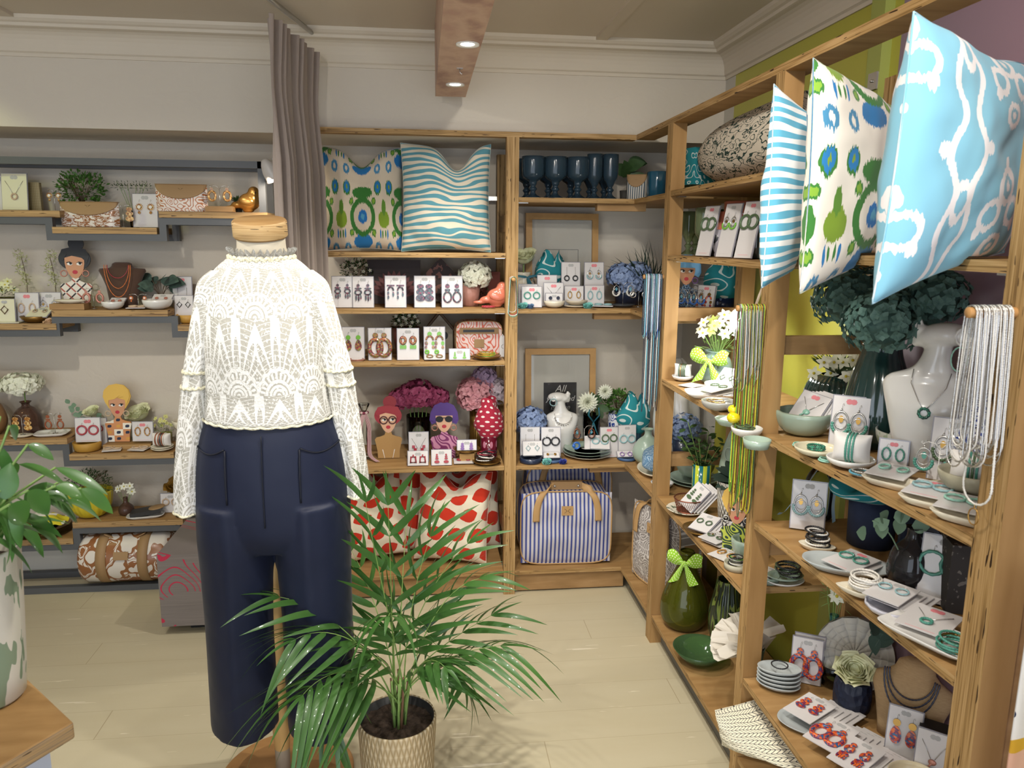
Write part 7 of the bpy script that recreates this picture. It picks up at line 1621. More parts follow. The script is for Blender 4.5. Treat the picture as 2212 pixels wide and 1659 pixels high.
# necklaces on the pegs
def bundle(idx, cols, L0, L1, lab, grp, n, w0=.006, r=.0014, seed=0, x0=-.012):
    R = random.Random(seed); y, z = PEGS[idx]; protos = {}
    for i in range(n):
        c = cols[i % len(cols)]; ln = L0+(L1-L0)*R.random()**1.3; k = (c, i % 3)
        o = one('beaded_necklace', strand(ln, w0+R.uniform(0, .012), r, i+seed), JW[c], lab, 'necklace', (FX+x0-.060*(i/n), y, z-.001), R.uniform(-5, 5), grp)
bundle(0, ['navy', 'purple2' if 0 else 'navy', 'blue', 'wht', 'navy', 'lblue', 'sky', 'navy'], .20, .24, 'blue or white beaded strand hanging short on the first post peg', 'short strands on the first post peg', 24, seed=1)
bundle(0, ['navy', 'sky', 'wht', 'navy'], .46, .50, 'long thin beaded strand on the first post peg reaching below the rung', 'long strands on the first post peg', 12, w0=.003, r=.0014, seed=2, x0=-.006)
bundle(1, ['silver', 'wht', 'silver', 'olive'], .15, .22, 'silver chain looped short over the second post peg', 'silver chains on the second post peg', 24, w0=.014, r=.0011, seed=3)
bundle(1, ['yellow', 'green', 'olive', 'copper', 'gold', 'yellow', 'olive', 'gold'], .46, .56, 'long yellow, green or bronze beaded strand on the second post peg', 'long green strands on the second post peg', 34, w0=.006, r=.0016, seed=4, x0=-.004)
bundle(2, ['wht', 'silver', 'wht', 'silver', 'silver'], .20, .235, 'white or silver beaded strand looped over the near post peg', 'white strands on the near post peg', 24, w0=.014, r=.0014, seed=5)
y, z = PEGS[2]; t = thing('long_necklace', 'longest white bead necklace with a small gold charm on the near post peg', 'necklace', (FX-.025, y, z-.001), 4)
obj('bead_strand', strand(.295, .028, .0022, 3, .0042), JW['wht'], t); obj('charm', MB().torus((0, 0, -.315), .010, .001, RZ(90), sz=1.3).tube([(0, 0, -.295), (0, 0, -.303)], .001, 5), GOLDM, t)
y, z = PEGS[1]; t = thing('pendant_cord', 'brown cord ending in a glossy yellow bead drop among the green strands', 'necklace', (FX-.066, y, z)); obj('cord', MB().tube([(0, .004, -.25), (0, .010, -.02), (0, .0105, 0), (0, .007, .008), (0, 0, .011), (0, -.003, .008), (0, -.0125, 0), (0, -.012, -.02), (0, -.004, -.27)], .0012, 6), mat('brown_cord', '6b3326', .7), t); obj('yellow_bead', MB().ball((0, -.004, -.285), (.018, .018, .015)).ball((0, .006, -.265), (.012, .016, .012)), mat('glossy_yellow_bead', 'd9c51e', .15, coat=.8), t)
# ---- bay 1 shelf M3
def G(px, py, z=M3): return Gz(px, py, z)
dish('scalloped_dish', G(1474, 823), .038, .016, WHITE, 'white scalloped dish with the olive bracelet pad', prof=bowl_prof(.038, .016), wob=lambda a, v: 1+.05*sin(10*a)*v)
q = G(1474, 823); bracelet_cushion((q[0], q[1], q[2]+.012), .062, .05, .045, ['olive', 'gold', 'olive', 'olive', 'olive'], 'white pad wrapped in olive bracelets near the first post', rz=-30)
t = thing('flower_jar', 'grey-green jar of white and lime blossoms tied with a polka dot bow', 'vase', Rx(1545, 1.03, M3))
obj('jar', MB().lathe(shell(smooth_prof([(.035, 0), (.052, .01), (.056, .05), (.050, .085), (.038, .10), (.038, .108), (.046, .118)], 4), .003), 40), mat('sage_jar_glaze', '7f948c', .15, coat=.7), t)
f = MB()
for i in range(26):
    a = i*2.4; r = .085*sqrt(i/26); c = (r*cos(a)*.9, r*sin(a)*.9-.02, .165+.05*(1-(r/.085)**2)+.018*((i*7) % 3)); stem(f, (0, 0, .09), c, .001, mi=1); daisy(f, c, (cos(a)*.6-.4, sin(a)*.6-.6, .7), .024, 0 if i % 4 else 3, 2, 6, i)
bush(f, (0, 0, .13), (.05, .05, .035), 120, .03, .003, 1, 3, tw=0); obj('blossoms', f, [PET['white'], STEMG, YELC_, petalm('lime_petals', 'a9b84a', 'cdd884')], t)
def bow(parent, M, s, m=POLG):
    b = MB()
    for sg in (-1, 1):
        b.grid(lambda u, v, sg=sg: (sg*(.004+.055*u)*s, (-.010*sin(pi*v)-.004)*s, ((.010+.036*sin(pi*.8*u))*(v-.5)+.016*sin(pi*.6*u))*s), 12, 8)
        b.grid(lambda u, v, sg=sg: ((sg*(.004+.030*u)+(.010+.026*u)*(v-.5))*s, (-.012-.006*sin(pi*v))*s, (-.060*u+.014*(v-.5)*u)*s), 10, 6)
    b.ball((0, -.010*s, 0), (.009*s, .008*s, .010*s)); o = obj('polka_dot_bow', b, m, parent, M=M); return o
bow(t, TR(-.040, -.044, .085) @ RZ(-50), 1.2)
# bowls, dishes, cards
q = G(1560, 852); dish('white_bowl', q, .060, .034, WHITE, 'white bowl with a fan of green studded cards under the lamp', 'bowl', prof=bowl_prof(.060, .034))
card(None, .072, .095, 'diamond', 'olive', label='front card of the fan with dark green square hoops in the white bowl', M=TR(q[0]-.01, q[1]-.01, q[2]+.024) @ RZ(-52) @ RXm(-55), es=.028, ez=.06)
fan((q[0]-.01, q[1]-.01, q[2]+.024), .072, .095, 4, (.009, -.005, -.0012), -52, 56, 'spare card fanned behind the green square hoops', group='spare cards in the white bowl')
q = G(1530, 858); tray('long_white_tray', (q[0]+.01, q[1]-.0, q[2]), .17, .115, .016, WHITE, 'white oblong tray of cards with olive bead earrings', rz=-12)
flat_card((q[0]-.035, q[1]-.04, q[2]+.012), .078, .11, 'hoop', 'olive', 'top card with olive bead hoops lying on the oblong tray', rz=-68, logo='p', up=6, es=.03)
fan((q[0]-.035, q[1]-.04, q[2]+.009), .078, .11, 4, (.022, .005, -.0006), -68, 86, 'spare card sliding along the oblong tray', group='spare cards on the oblong tray')
for px, py, rz, st, co, lab, lg in ((1467, 838, -60, None, 'teal', 'plain card corner sticking out behind the oblong tray', 'g'), (1518, 862, -50, None, 'rose', 'small beige card lying before the grey bowl', 'p')):
    q = G(px, py); flat_card((q[0]+.02, q[1], q[2]+.002), .06, .07, st, co, lab, rz=rz, logo=lg, up=1)
q = G(1552, 886); dish('grey_bowl', q, .052, .026, mat('white_bowl_grey_inside', 'a9aaa6', .2, coat=.5), 'shallow grey-lined bowl of silver rings on the side shelf', 'bowl', prof=bowl_prof(.052, .026)); bracelet_pile((q[0], q[1], q[2]+.012), .02, 7, ['silver', 'gold'], 'small silver or gold ring in the grey-lined bowl', seed=11, br=.0016, group='rings in the grey-lined bowl', name='ring', spread=.8)
q = G(1605, 894); dish('small_dish', q, .048, .014, WHITE, 'small white dish with a pale green card beside the necklace strands'); flat_card((q[0]-.02, q[1], q[2]+.010), .05, .06, 'stud', 'mint', 'pale green stud card lying in the small white dish', rz=-60, up=5, es=.02)
q = G(1583, 920); tray('green_oval_dish', q, .10, .07, .018, CELA, 'sage green oval dish with a card of thin drops', rz=-40, k=2.5); flat_card((q[0]-.02, q[1]-.01, q[2]+.013), .055, .075, 'thread', 'olive', 'card with thin green drops lying in the sage oval dish', rz=-60, up=8)
q = G(1612, 944); dish('white_bowl', q, .040, .020, WHITE, 'little white bowl of olive beads near the second post', 'bowl', prof=bowl_prof(.040, .022)); bracelet_pile((q[0], q[1], q[2]+.010), .018, 5, ['olive'], 'olive bead bracelet in the little white bowl', seed=12, br=.002, group='olive bracelets in the little bowl', spread=.5)
q = G(1634, 968); dish('green_dish', q, .032, .022, CELA, 'tiny sage dish against the second post', 'dish', prof=cyl_pot(.034, .022))
# ---- bay 1 shelf M4
def H(px, py): return Gz(px, py, M4)
pp2('leafy_vase', (1.02, 2.63, M4+E_), shell([(.0001, 0), (.030, 0), (.033, .004), (.034, .135)], .003), mat('teal_and_lime_striped_vase', lambda: mixc(ffr(coord()[0]*7.0) < .5, '1f6a74', 'bcc63a'), .15, coat=.7), 'glossy leafy branches in a teal and lime striped vase', lambda f: [(stem(f, (0, 0, .08), e, .0015, (0, 0, .01), 1), [f.leaf(Vector((0, 0, .10)).lerp(Vector(e), k/9), (cos(k*2.4+i), sin(k*2.4+i)-.2, .5), (0, -.4, 1), .034, .017, droop=.2, n=4) for k in range(2, 11)]) for i, e in enumerate(((-.07, -.02, .30), (-.03, -.03, .24), (.02, -.02, .22), (.06, -.02, .21), (.085, 0, .19), (-.06, .02, .20), (.03, .03, .25), (-.01, 0, .19), (-.085, .0, .24)))], [LEAFD, STEMG])
pp2('woven_pot_plant', (1.04, 2.38, M4+E_), shell([(.0001, 0), (.042, 0), (.046, .005), (.058, .15)], .004), mat('white_woven_pot', 'b9b4a8', .7, bump=lambda: fsin(coord()[0]*150.0)*fsin(coord()[1]*80.0), bstr=1.0, bdist=.005), 'dark rubbery-leaved plant in a white woven pot', lambda f: [f.leaf((0, 0, .14+.01*(i % 4)), (cos(i*2.4), sin(i*2.4)-.2, .2+.15*(i % 4)), (0, -.4, 1), .075, .045, droop=.3, n=6, shape=.7) for i in range(22)], mat('dark_rubbery_leaf', '2c3a33', .35))
t = thing('face_vase', 'large sage green vase with an embossed ear-like ring', 'vase', (1.11, 2.50, M4+E_)); t.scale = (.75, .75, .9); obj('vase_body', MB().lathe(shell(smooth_prof([(.05, 0), (.09, .05), (.10, .14), (.085, .24), (.06, .31), (.045, .33)], 5), .004), 48), CELA, t); obj('embossed_ring', MB().torus((0, 0, 0), .026, .003, TR(-.077, -.05, .24) @ RZ(-55) @ RXm(10), sz=1.2), CELA, t)
hyd_pot_side = pot_plant('hydrangea_pot', Rx(1475, 1.12, M4), cyl_pot(.05, .10), NAVYP, 'blue hydrangea clump seen behind the first post', lambda f: [hydrangea(f, c, r, 0, 60, i, .024) for i, (c, r) in enumerate((((0, 0, .15), .07), ((.0, .04, .10), .05)))], PET['blue'], fname='flower_heads')
q = Rx(1462, .99, M4); 
lady(Rx(1586, .95, M4), .215, 'cutout of a blonde woman in a green swirl dress between vase and strands', None, SKIN1, SWIRLG, HY, 'crop', rz=-30, earc='silver', tilt=3)
for i, (r, lab) in enumerate(((.10, 'bottom plate of the sage stack behind the first post'), (.10, 'top plate of the sage stack behind the first post'))): dish('round_plate', (1.075, 2.845, S4+E_+.013*i), r, .014, CELA, lab, 'plate', n=48)
dish('sage_bowl', (1.075, 2.845, S4+E_+.030), .075, .06, CELA, 'flared sage bowl on the plate stack behind the first post', 'bowl', prof=bowl_prof(.078, .062, foot=.45))
dish('sage_dish', (1.06, 2.86, S4+.12), .05, .012, CELA, 'flat sage dish holding blue hoop cards behind the first post') if 0 else None
q = H(1483, 1105); dish('floral_plate', q, .072, .012, mat('cream_plate_leaf_border', lambda: mixc(fmin(fnoise(vec(coord()[0]*24.0, coord()[1]*8.0), 1.0, 2.0) > .56, 1.0), 'd6cfbc', '5f6a58'), .25, coat=.5), 'cream plate with a painted leaf border under the wire basket', 'plate')
t = thing('wire_basket', 'round copper mesh basket holding a fan of cards', 'basket', (q[0]+.005, q[1]-.005, q[2]+.006)); mb = MB()
for z_, r in ((.0, .040), (.045, .052)): mb.tube([(r*cos(a), r*sin(a), z_) for a in [2*pi*i/48 for i in range(48)]], .0022, 6, closed=True)
for i in range(44):
    a = 2*pi*i/44
    for sg in (-1, 1): mb.tube([((.040+.012*k/5)*cos(a+sg*.07*k), (.040+.012*k/5)*sin(a+sg*.07*k), .009*k) for k in range(6)], .0006, 4, cap=False)
mb.lathe([(.0001, 0), (.040, 0)], 32); obj('mesh', mb, COPPER, t)
card(None, .070, .10, 'pagoda', 'olive', label='front card with green bead clusters in the copper basket', M=TR(q[0]-.015, q[1]-.02, q[2]+.022) @ RZ(-62) @ RXm(-38) @ RYm(18), es=.045)
fan((q[0]-.015, q[1]-.02, q[2]+.022), .070, .10, 3, (.012, -.002, -.001), -62, 40, 'spare card fanned in the copper basket', roll=18, group='spare cards in the copper basket')
q = H(1516, 1150); dish('gold_dish', q, .064, .014, BRASSD, 'gold dish with a fan of green hoop cards', prof=dish_prof(.064, .015)); card(None, .072, .085, 'ring', 'olive', label='front card with dark green ring threaders in the gold dish', M=TR(q[0]-.022, q[1]-.016, q[2]+.014) @ RZ(-55) @ RXm(-68), es=.024, ez=.055)
fan((q[0]-.022, q[1]-.016, q[2]+.013), .072, .085, 4, (.012, -.004, -.0012), -55, 70, 'spare card fanned in the gold dish', group='spare cards in the gold dish')
q = H(1535, 1178); flat_card((q[0]-.015, q[1]-.005, q[2]+.007), .075, .08, 'nested', 'olive', 'card with green filigree hoops lying beyond the gold dish', rz=-62, up=2, es=.035)
fan((q[0]-.015, q[1]-.005, q[2]+.005), .075, .08, 2, (.010, -.004, -.0014), -62, 88, 'spare card under the green filigree hoops', group='spare cards under the filigree hoops')
q = H(1558, 1208); flat_card((q[0]-.015, q[1]-.005, q[2]+.003), .078, .08, 'oval', 'amber', 'flat card with two pale oval hoops near the second post', rz=-62, up=1, es=.038)
q = H(1588, 1158); dish('patterned_bowl', q, .045, .045, mat('black_white_lattice_bowl', lambda: mixc(fabs_(ffr(coord()[0]*14.0)-.5)+fabs_(ffr(coord()[1]*5.0)-.5) < .38, '33323a', 'c9c6bc'), .2, coat=.5), 'black and white lattice bowl near the yellow strands', 'bowl', prof=bowl_prof(.046, .048))
def lotus(P, r, h, label, m=CELA, name='lotus_bowl', n=6): return one(name, MB().lathe([(.0001, 0), (r*.5, 0), (r*.62, .004)]+[(r*(.62+.38*sin(pi/2*k/8)), h*(k/8)**1.5+.004) for k in range(1, 9)]+[(r*(.62+.38*sin(pi/2*k/8))-.004, h*(k/8)**1.5+.007) for k in range(8, 0, -1)]+[(.0001, .008)], 96, None, wob=lambda a, v: 1+.05*abs(sin(n/2*a))*min(1, v*2 if v < .5 else (1-v)*2)), m, label, 'bowl', P)
q = H(1612, 1205); lotus(q, .046, .055, 'small celadon petal-rimmed bowl pressed against the second post')
q = H(1592, 1228); dish('stone_dish', q, .036, .018, mat('beige_stoneware', 'a9a591', .5), 'straight-sided beige dish of black and lime beads', prof=cyl_pot(.038, .018, taper=1)); bracelet_pile((q[0], q[1], q[2]+.010), .020, 7, ['black', 'wht', 'green'], 'black, white or lime bracelet in the beige dish', seed=14, br=.0023, group='bracelets in the beige dish', spread=.35)
q = H(1620, 1262); q = (q[0]+.055, q[1]+.02, q[2]); dish('green_dish', q, .036, .018, CELA, 'round sage dish with cards behind the second post', prof=cyl_pot(.038, .018, taper=1)); flat_card((q[0]-.01, q[1], q[2]+.016), .05, .05, None, 'teal', 'card stack corner in the round sage dish', rz=-60, up=4)
# seen through ladder 2 at level M4
q = Rx(1690, 1.08, M4); q = (1.08, 2.02, M4+E_)
# behind second post: dishes with dark beads
for dz, r, lab, m in ((0, .055, 'lower white oval dish visible through the second ladder', WHITE), (.014, .052, 'upper olive oval dish of dark green beads through the second ladder', CELA)): 
    q = Gz(1695, 1262, M4); dish('oval_dish', (q[0], q[1], q[2]+dz), r, .013, m, lab, sy=.7)
bracelet_pile((q[0], q[1], q[2]+.026), .030, 6, ['olive', 'black'], 'dark green bead bracelet heaped in the oval dish', seed=15, br=.003, group='dark green bracelets through the second ladder', spread=.3)
# ---- bay 1 bottom
t = thing('demijohn', 'large olive green glass demijohn with a lime polka dot bow', 'bottle', (lambda q: (q[0]-.005, q[1]-.02, q[2]))(Gz(1475, 1345, MB_))); t.scale = (.88, .88, 1.0)
obj('glass_body', MB().lathe([(.0001, .006)]+shell(smooth_prof([(.03, 0), (.075, .006), (.100, .045), (.100, .10), (.080, .16), (.052, .215), (.036, .25), (.031, .285), (.034, .292), (.030, .30)], 5), .002)[:-1], 56), G_OLIVE, t)
bow(t, TR(-.020, -.036, .265) @ RZ(-35), 1.25)
one('ribbed_vase', MB().lathe(shell(smooth_prof([(.04, 0), (.058, .06), (.060, .14), (.045, .22), (.038, .26)], 5), .003), 90, wob=lambda a, v: 1+.03*sin(16*a+v*2)), mat('dark_green_flecked_glaze', lambda: mixc(fabs_(ffr(fnoise(vec(coord()[0]*8.0, coord()[1]*2.0), 1.0)*8.0)-.5) < .14, '1d2b1c', '6f7f3a'), .2, coat=.6), 'tall dark green vase with fine yellow-green lines behind the demijohn', 'vase', (1.06, 2.42, MB_+E_))
t = thing('paper_bouquet', 'white crepe paper bouquet in a tall sage vase beside the second post', 'vase', (.955, 1.99, MB_+E_)); obj('vase', MB().lathe(shell(smooth_prof([(.032, 0), (.036, .02), (.030, .10), (.034, .20), (.040, .25)], 5), .003), 36), mat('matte_sage_vase', '5f7565', .6), t)
f = MB()
for i in range(26): a = i*2.4; f.leaf((0, 0, .23+.01*(i % 3)), (cos(a)-.5, sin(a)+.3, .25+.28*(i % 4)), (cos(a)*.4, -.3, 1), .115, .055, droop=.25, n=8, fold=.5, shape=.8, tipw=.75)
o = obj('crepe_petals', f, PAPER, t)
q = Gz(1510, 1430, MB_); one('glass_bowl', MB().lathe(shell([(.0001, 0), (.03, .002), (.065, .02), (.092, .055)], .003), 72, RXm(0)), glass('green_ridged_glass', '7fae72', .08, dense=.2), 'wide dark green ridged glass bowl on the bottom side shelf', 'bowl', q, 0)
# ---- bay 2, shelf at 1.06-1.09
def N(px, py):
    z = 1.075
    for _ in range(6): p = onZ(px, py, z); z = ZB2(p[1])
    return (p[0], p[1], z+.002)
def NX(px, X):
    z = 1.075
    for _ in range(6): p = RX(px, X, z); z = ZB2(p[1])
    return (X, p[1], z+.002)
q = N(1734, 938); lotus(q, .070, .055, 'celadon petal-rimmed bowl holding a stack of necklace cards'); A_ = (q[0]-.018, q[1]-.010, q[2]+.030)
card(None, .078, .095, 'neckgem', 'mint', label='front card with a mint gem necklace in the petal-rimmed bowl', logo='p', M=TR(A_) @ RZ(-50) @ RXm(-40) @ RYm(12), name='necklace_card')
fan(A_, .078, .095, 5, (.0085, -.003, .0006), -50, 42, 'spare necklace card stacked in the petal-rimmed bowl', roll=12, logo='p', group='spare cards in the petal-rimmed bowl')
card(NX(1828, .985), .080, .125, 'nested', 'teal', rz=-38, tilt=10, label='upright card with green teardrop hoops beside the petal-rimmed bowl', logo='p', es=.065)
t = thing('flower_vase', 'tall dark green fluted vase with big dusty green hydrangea heads', 'vase', NX(1885, 1.08))
obj('vase_body', MB().lathe(shell(smooth_prof([(.045, 0), (.072, .03), (.076, .09), (.062, .17), (.045, .225), (.042, .25)], 5), .003), 96, wob=lambda a, v: 1+.04*abs(sin(6*a))), DKGREEN, t)
V = Vector(NX(1885, 1.08))
for i, (px, py, Y, r, n) in enumerate(((1835, 640, 0, .085, 150), (1905, 700, -.06, .080, 140), (1995, 640, .05, .072, 120), (2030, 600, .04, .06, 80), (1900, 600, .06, .07, 90))):
    c = Vector(onX(px, py, 1.05+Y)); c.z = min(c.z, 1.500-r); c = c-V; f = MB(); hydrangea(f, c, r, 0, n, i+20, .019, .95); obj('flower_head', f, PET['teal'], t)
f = MB(); [stem(f, (0, 0, .2), (x, -.02, .33), .003) for x in (-.05, 0, .05)]; [f.leaf((0, -.02, .30), e, (0, -.5, 1), .13, .05, n=8, droop=.2) for e in ((.3, -1, .0), (.5, -1.2, -.05))]; obj('stems_and_leaves', f, LEAFD, t)
t = pp2('flower_pot', NX(1800, 1.16), shell(smooth_prof([(.04, 0), (.075, .03), (.085, .075), (.07, .115), (.045, .13)], 5), .003), DKGREEN, 'round dark green ribbed vase with drooping white blossoms', lambda f: ([daisy(f, (-.03-.07*cos(i*1.3)*sqrt(i/14), -.03-.03*sin(i), .17+.04*sin(i*2.1)), (-.5, -.7, .3), .022, 0, 2, 5, i) for i in range(14)], [f.leaf((0, 0, .13), (cos(i*2.4), sin(i*2.4)-.4, .5), (0, -1, 1), .09, .006, n=4, mi=1) for i in range(60)]), [PET['white'], LEAFD, YELC_], wob=lambda a, v: 1+.025*sin(34*a), n=140, fname='blossoms')
t = bust(NX(1985, 1.055), 1.0, 'large glossy white bust with raised chin wearing a green ring necklace', rz=-38); t.scale = (1.02, 1.02, 1.02)
ch = MB(); ch.tube([(-.028, -.024, .212), (-.030, -.036, .185), (-.012, -.048, .150), (-.004, -.053, .138)], .0009, 5); ch.tube([(.040, -.020, .208), (.034, -.038, .180), (.014, -.050, .150), (.004, -.053, .138)], .0009, 5); obj('necklace_chain', ch, SILV, t)
obj('ring_pendant', MB().torus((0, -.056, .128), .0095, .0035, bead=10), JW['marble'], t); obj('hoop_earring', MB().torus((.050, -.034, .240), .014, .0018, bead=16, sz=1.7), JW['mint'], t)
t = thing('ginger_jar', 'blue and white flower-painted porcelain jar behind the bead strands', 'jar', NX(2132, 1.12)); t.scale = (.9, .9, .95); obj('jar_body', MB().lathe(smooth_prof([(.04, 0), (.07, .02), (.085, .07), (.08, .11), (.05, .135)], 5)+[(.0001, .136)], 48), BLUEW, t)
obj('lid', MB().lathe(smooth_prof([(.075, .128), (.066, .155), (.035, .185), (.012, .195), (.014, .205), (.0001, .212)], 4), 40), BLUEW, t)
q = N(1764, 985); dish('shell_dish', q, .050, .014, mat('ivory_shell_ceramic', 'cfc8ae', .3, coat=.4), 'ivory fluted shell dish with green earrings at the shelf edge', wob=lambda a, v: 1+.05*abs(sin(9*a))*v, prof=bowl_prof(.050, .017)); bracelet_pile((q[0], q[1], q[2]+.010), .018, 2, ['marble'], 'marbled green hoop lying in the ivory shell dish', seed=16, br=.003, group='green hoops in the shell dish', name='hoop_earring', tilt=1, spread=.5)
for i, (px, py) in enumerate(((1718, 967), (1776, 999))): bracelet_pile((lambda q: (q[0]+.012, q[1], q[2]))(N(px, py)), .016, 2, ['mint'], 'mint bead coil %s of the ivory shell dish' % ('behind' if i == 0 else 'in front'), seed=17+i, br=.0022, group='mint coils %d' % i, tilt=2, spread=.2, z0=.003)
q = N(1836, 1010); dish('white_bowl', q, .048, .018, WHITE, 'shallow white bowl carrying the jade bracelet pad', 'bowl', prof=bowl_prof(.050, .018)); bracelet_cushion((q[0], q[1], q[2]+.010), .078, .066, .055, ['teal', 'teal', 'teal'], 'white pad wrapped in three jade bracelets', rz=-42)
q = N(1835, 955); dish('striped_bowl', (q[0]+.03, q[1], q[2]), .045, .03, OFFW, 'cream bowl behind the jade bracelet pad', 'bowl', prof=bowl_prof(.045, .032)); card(None, .082, .085, 'pagoda', 'teal', label='card of jade clusters tilted over the cream bowl', M=TR(q[0]+.02, q[1]-.01, q[2]+.028) @ RZ(-50) @ RXm(-58) @ RYm(14), es=.028, ez=.06)
q = N(1945, 990); q = (q[0]+.02, q[1], q[2]); dish('leaf_bowl', q, .070, .060, mat('pale_leaf_painted_bowl', lambda: mixc(fnoise(vec(coord()[0]*18.0, coord()[1]*8.0), 1.0, 2.0) > .62, 'b5b5ac', '8f9d86'), .25, coat=.5), 'pale bowl with faint leaf painting full of marbled earring cards', 'bowl', prof=bowl_prof(.074, .060, foot=.35), n=56)
A_ = (q[0]-.022, q[1]-.015, q[2]+.038); card(None, .078, .12, 'hand', 'marble', label='front card with marbled green three-part drops in the pale bowl', M=TR(A_) @ RZ(-48) @ RXm(-28) @ RYm(18), es=.085)
fan(A_, .078, .12, 4, (.009, -.003, .0006), -48, 30, 'spare card stacked in the pale leaf-painted bowl', roll=18, group='spare cards in the pale bowl')
card(N(1925, 1018), .055, .062, 'oval', 'teal', rz=-38, tilt=10, label='little pink-badged card with jade ovals against a wooden cube', logo='p', es=.03); one('wooden_block', MB().bb(-.018, .018, -.018, .018, 0, .04), mat('walnut_block', '5d412d', .6), 'small walnut cube behind the jade oval card', 'riser', (lambda q: (q[0]+.035, q[1]+.0, q[2]))(N(1930, 1012)), -30)
card(N(2050, 1045), .080, .125, 'nested', 'olive', rz=-42, tilt=8, label='tall card with green cluster hoops right of the pale bowl', es=.06)
stand_T((lambda q: (q[0]-.0, q[1], q[2]))(N(2022, 1050)), .085, .06, 'white wire stand with jade teardrop hoops', ('teal', 'silver', 'teal'), 'nested', .055, rz=-40, m=WHITE)
for px, py, rz, co, lab, lg, st in ((1928, 1052, -52, 'mint', 'white oblong dish with a mint oval card', 'g', 'oval'), (2015, 1096, -52, 'lblue', 'beige oblong dish with a pale blue hoop card', 'p', 'hoop'), (2090, 1130, -52, 'mint', 'oblong dish and card cut off by the near post', 'g', 'hoop')):
    q = N(px, py); tray('oblong_dish', q, .115, .062, .013, OFFW, lab.split(' with ')[0]+' under the card with '+(lab.split(' with ')[1] if ' with ' in lab else 'mint hoops'), rz=rz-8, k=4); flat_card((q[0]-.012, q[1]+.014, q[2]+.0135), .075, .095, st, co, 'card of '+{'mint': 'mint ', 'lblue': 'pale blue '}[co]+('ovals' if st == 'oval' else 'hoops')+' lying across the '+('first' if px < 2000 else 'second' if px < 2050 else 'third')+' oblong dish', rz=rz, up=2, logo=lg, es=.036)
q = N(1858, 1030); bracelet_pile(q, .018, 3, ['silver', 'sky'], 'sparkly crystal bracelet at the shelf edge', seed=20, br=.0026, group='crystal bracelets', tilt=3, spread=.25, z0=.004)
q = N(2095, 1082); tray('square_plate', (q[0]-.0, q[1], q[2]+.005), .13, .13, .010, mat('beige_square_plate', 'b6ab8e', .35, coat=.3), 'beige square plate under the speckled bowl near the post', rz=-20); dish('speckled_bowl', (q[0], q[1], q[2]+.0165), .058, .034, mat('speckled_stone_bowl', lambda: mixc(fnoise(vec(*coord('Object')), 40.0, 3.0), '8f8a74', 'b5b09a'), .4), 'speckled stone bowl with the green bracelet pad', 'bowl', prof=bowl_prof(.058, .036)); bracelet_cushion((q[0], q[1], q[2]+.030), .078, .062, .055, ['teal', 'olive', 'teal'], 'white pad wrapped in green bracelets beside the near post', rz=-42)
# ---- bay 2, shelf at .82
def O(px, py):
    z = .83
    for _ in range(6): p = onZ(px, py, z); z = ZB3(p[1])
    return (p[0], p[1], z+.002)
def OX(px, X):
    z = .83
    for _ in range(6): p = RX(px, X, z); z = ZB3(p[1])
    return (X, p[1], z+.002)
card(O(1742, 1148), .080, .125, 'nested', 'lblue', rz=-28, tilt=8, label='large card with pale blue beaded teardrops left of the navy pot', es=.062)
t = thing('glass_bottle', 'clear glass bottle with pale blue ribbon trailing round it', 'bottle', OX(1765, 1.05)); t.scale = (.8, .8, .95); obj('glass', MB().lathe(shell(smooth_prof([(.03, .002), (.048, .01), (.05, .08), (.042, .12), (.022, .15), (.022, .17)], 4), .002), 36), G_CLEAR, t)
rb = MB(); SAT = mat('pale_blue_satin_ribbon', '8fb0c9', .4)
for pts in ([(-.03, -.03, .15), (-.06, -.02, .10), (-.09, .0, .05), (-.11, .02, .012), (-.125, .03, .006)], [(.02, -.045, .15), (.022, -.055, .10), (.018, -.06, .05), (.026, -.06, .004)]):
    k_ = interp(pts, 20); rb.grid(lambda u, v, k_=k_: (k_[int(v*20)][0], k_[int(v*20)][1]-(u-.5)*.018, k_[int(v*20)][2]+(u-.5)*.012), 3, 20)
obj('ribbon', rb, SAT, t)
t = cloth_vase(OX(1878, 1.08), mat('navy_felt_pot', lambda: mixc(fnoise(vec(*coord('Object')), 30.0, 3.0), '1a2238', '2b3550'), .9), .066, .125, .165, TEALC, 'navy felt pot stuffed with teal print cloth', 0, 4)
q = O(1764, 1188); tray('leaf_dish', q, .085, .052, .012, OFFW, 'white pointed dish of black and white bead strands', rz=-35, k=1.6); bracelet_pile((q[0], q[1]+.005, q[2]+.008), .022, 9, ['black', 'wht', 'black'], 'black and white bracelet heaped in the pointed dish', seed=22, br=.0026, group='black and white bracelets in the pointed dish', spread=.35)
q = O(1826, 1232); tray('grey_platter', q, .185, .105, .017, GREYC, 'grey glazed oval platter with two green hoop cards', rz=-32, k=2.4)
flat_card((q[0]-.03, q[1]-.01, q[2]+.012), .078, .10, 'hoop', 'teal', 'card with jade hoops lying on the grey platter', rz=-68, logo='p', up=4, es=.034); flat_card((q[0]-.008, q[1]-.018, q[2]+.008), .076, .098, None, 'teal', 'pink-badged card half under the jade hoop card', rz=-64, logo='p', up=2)
for dx, lab in ((.018, 'rear cream leaf dish of the overlapping pair'), (0, 'front cream leaf dish with white bead bracelets')): 
    q = O(1862, 1292); tray('leaf_dish', (q[0]+dx, q[1]+dx*.8, q[2]+(.0 if dx else .006)), .105, .055, .012, OFFW, lab, rz=-38, k=1.4)
bracelet_pile((q[0]+.002, q[1], q[2]+.014), .026, 8, ['wht'], 'white bead bracelet coiled in the cream leaf dish', seed=23, br=.0026, group='white bracelets in the leaf dish', spread=.22, tilt=5)
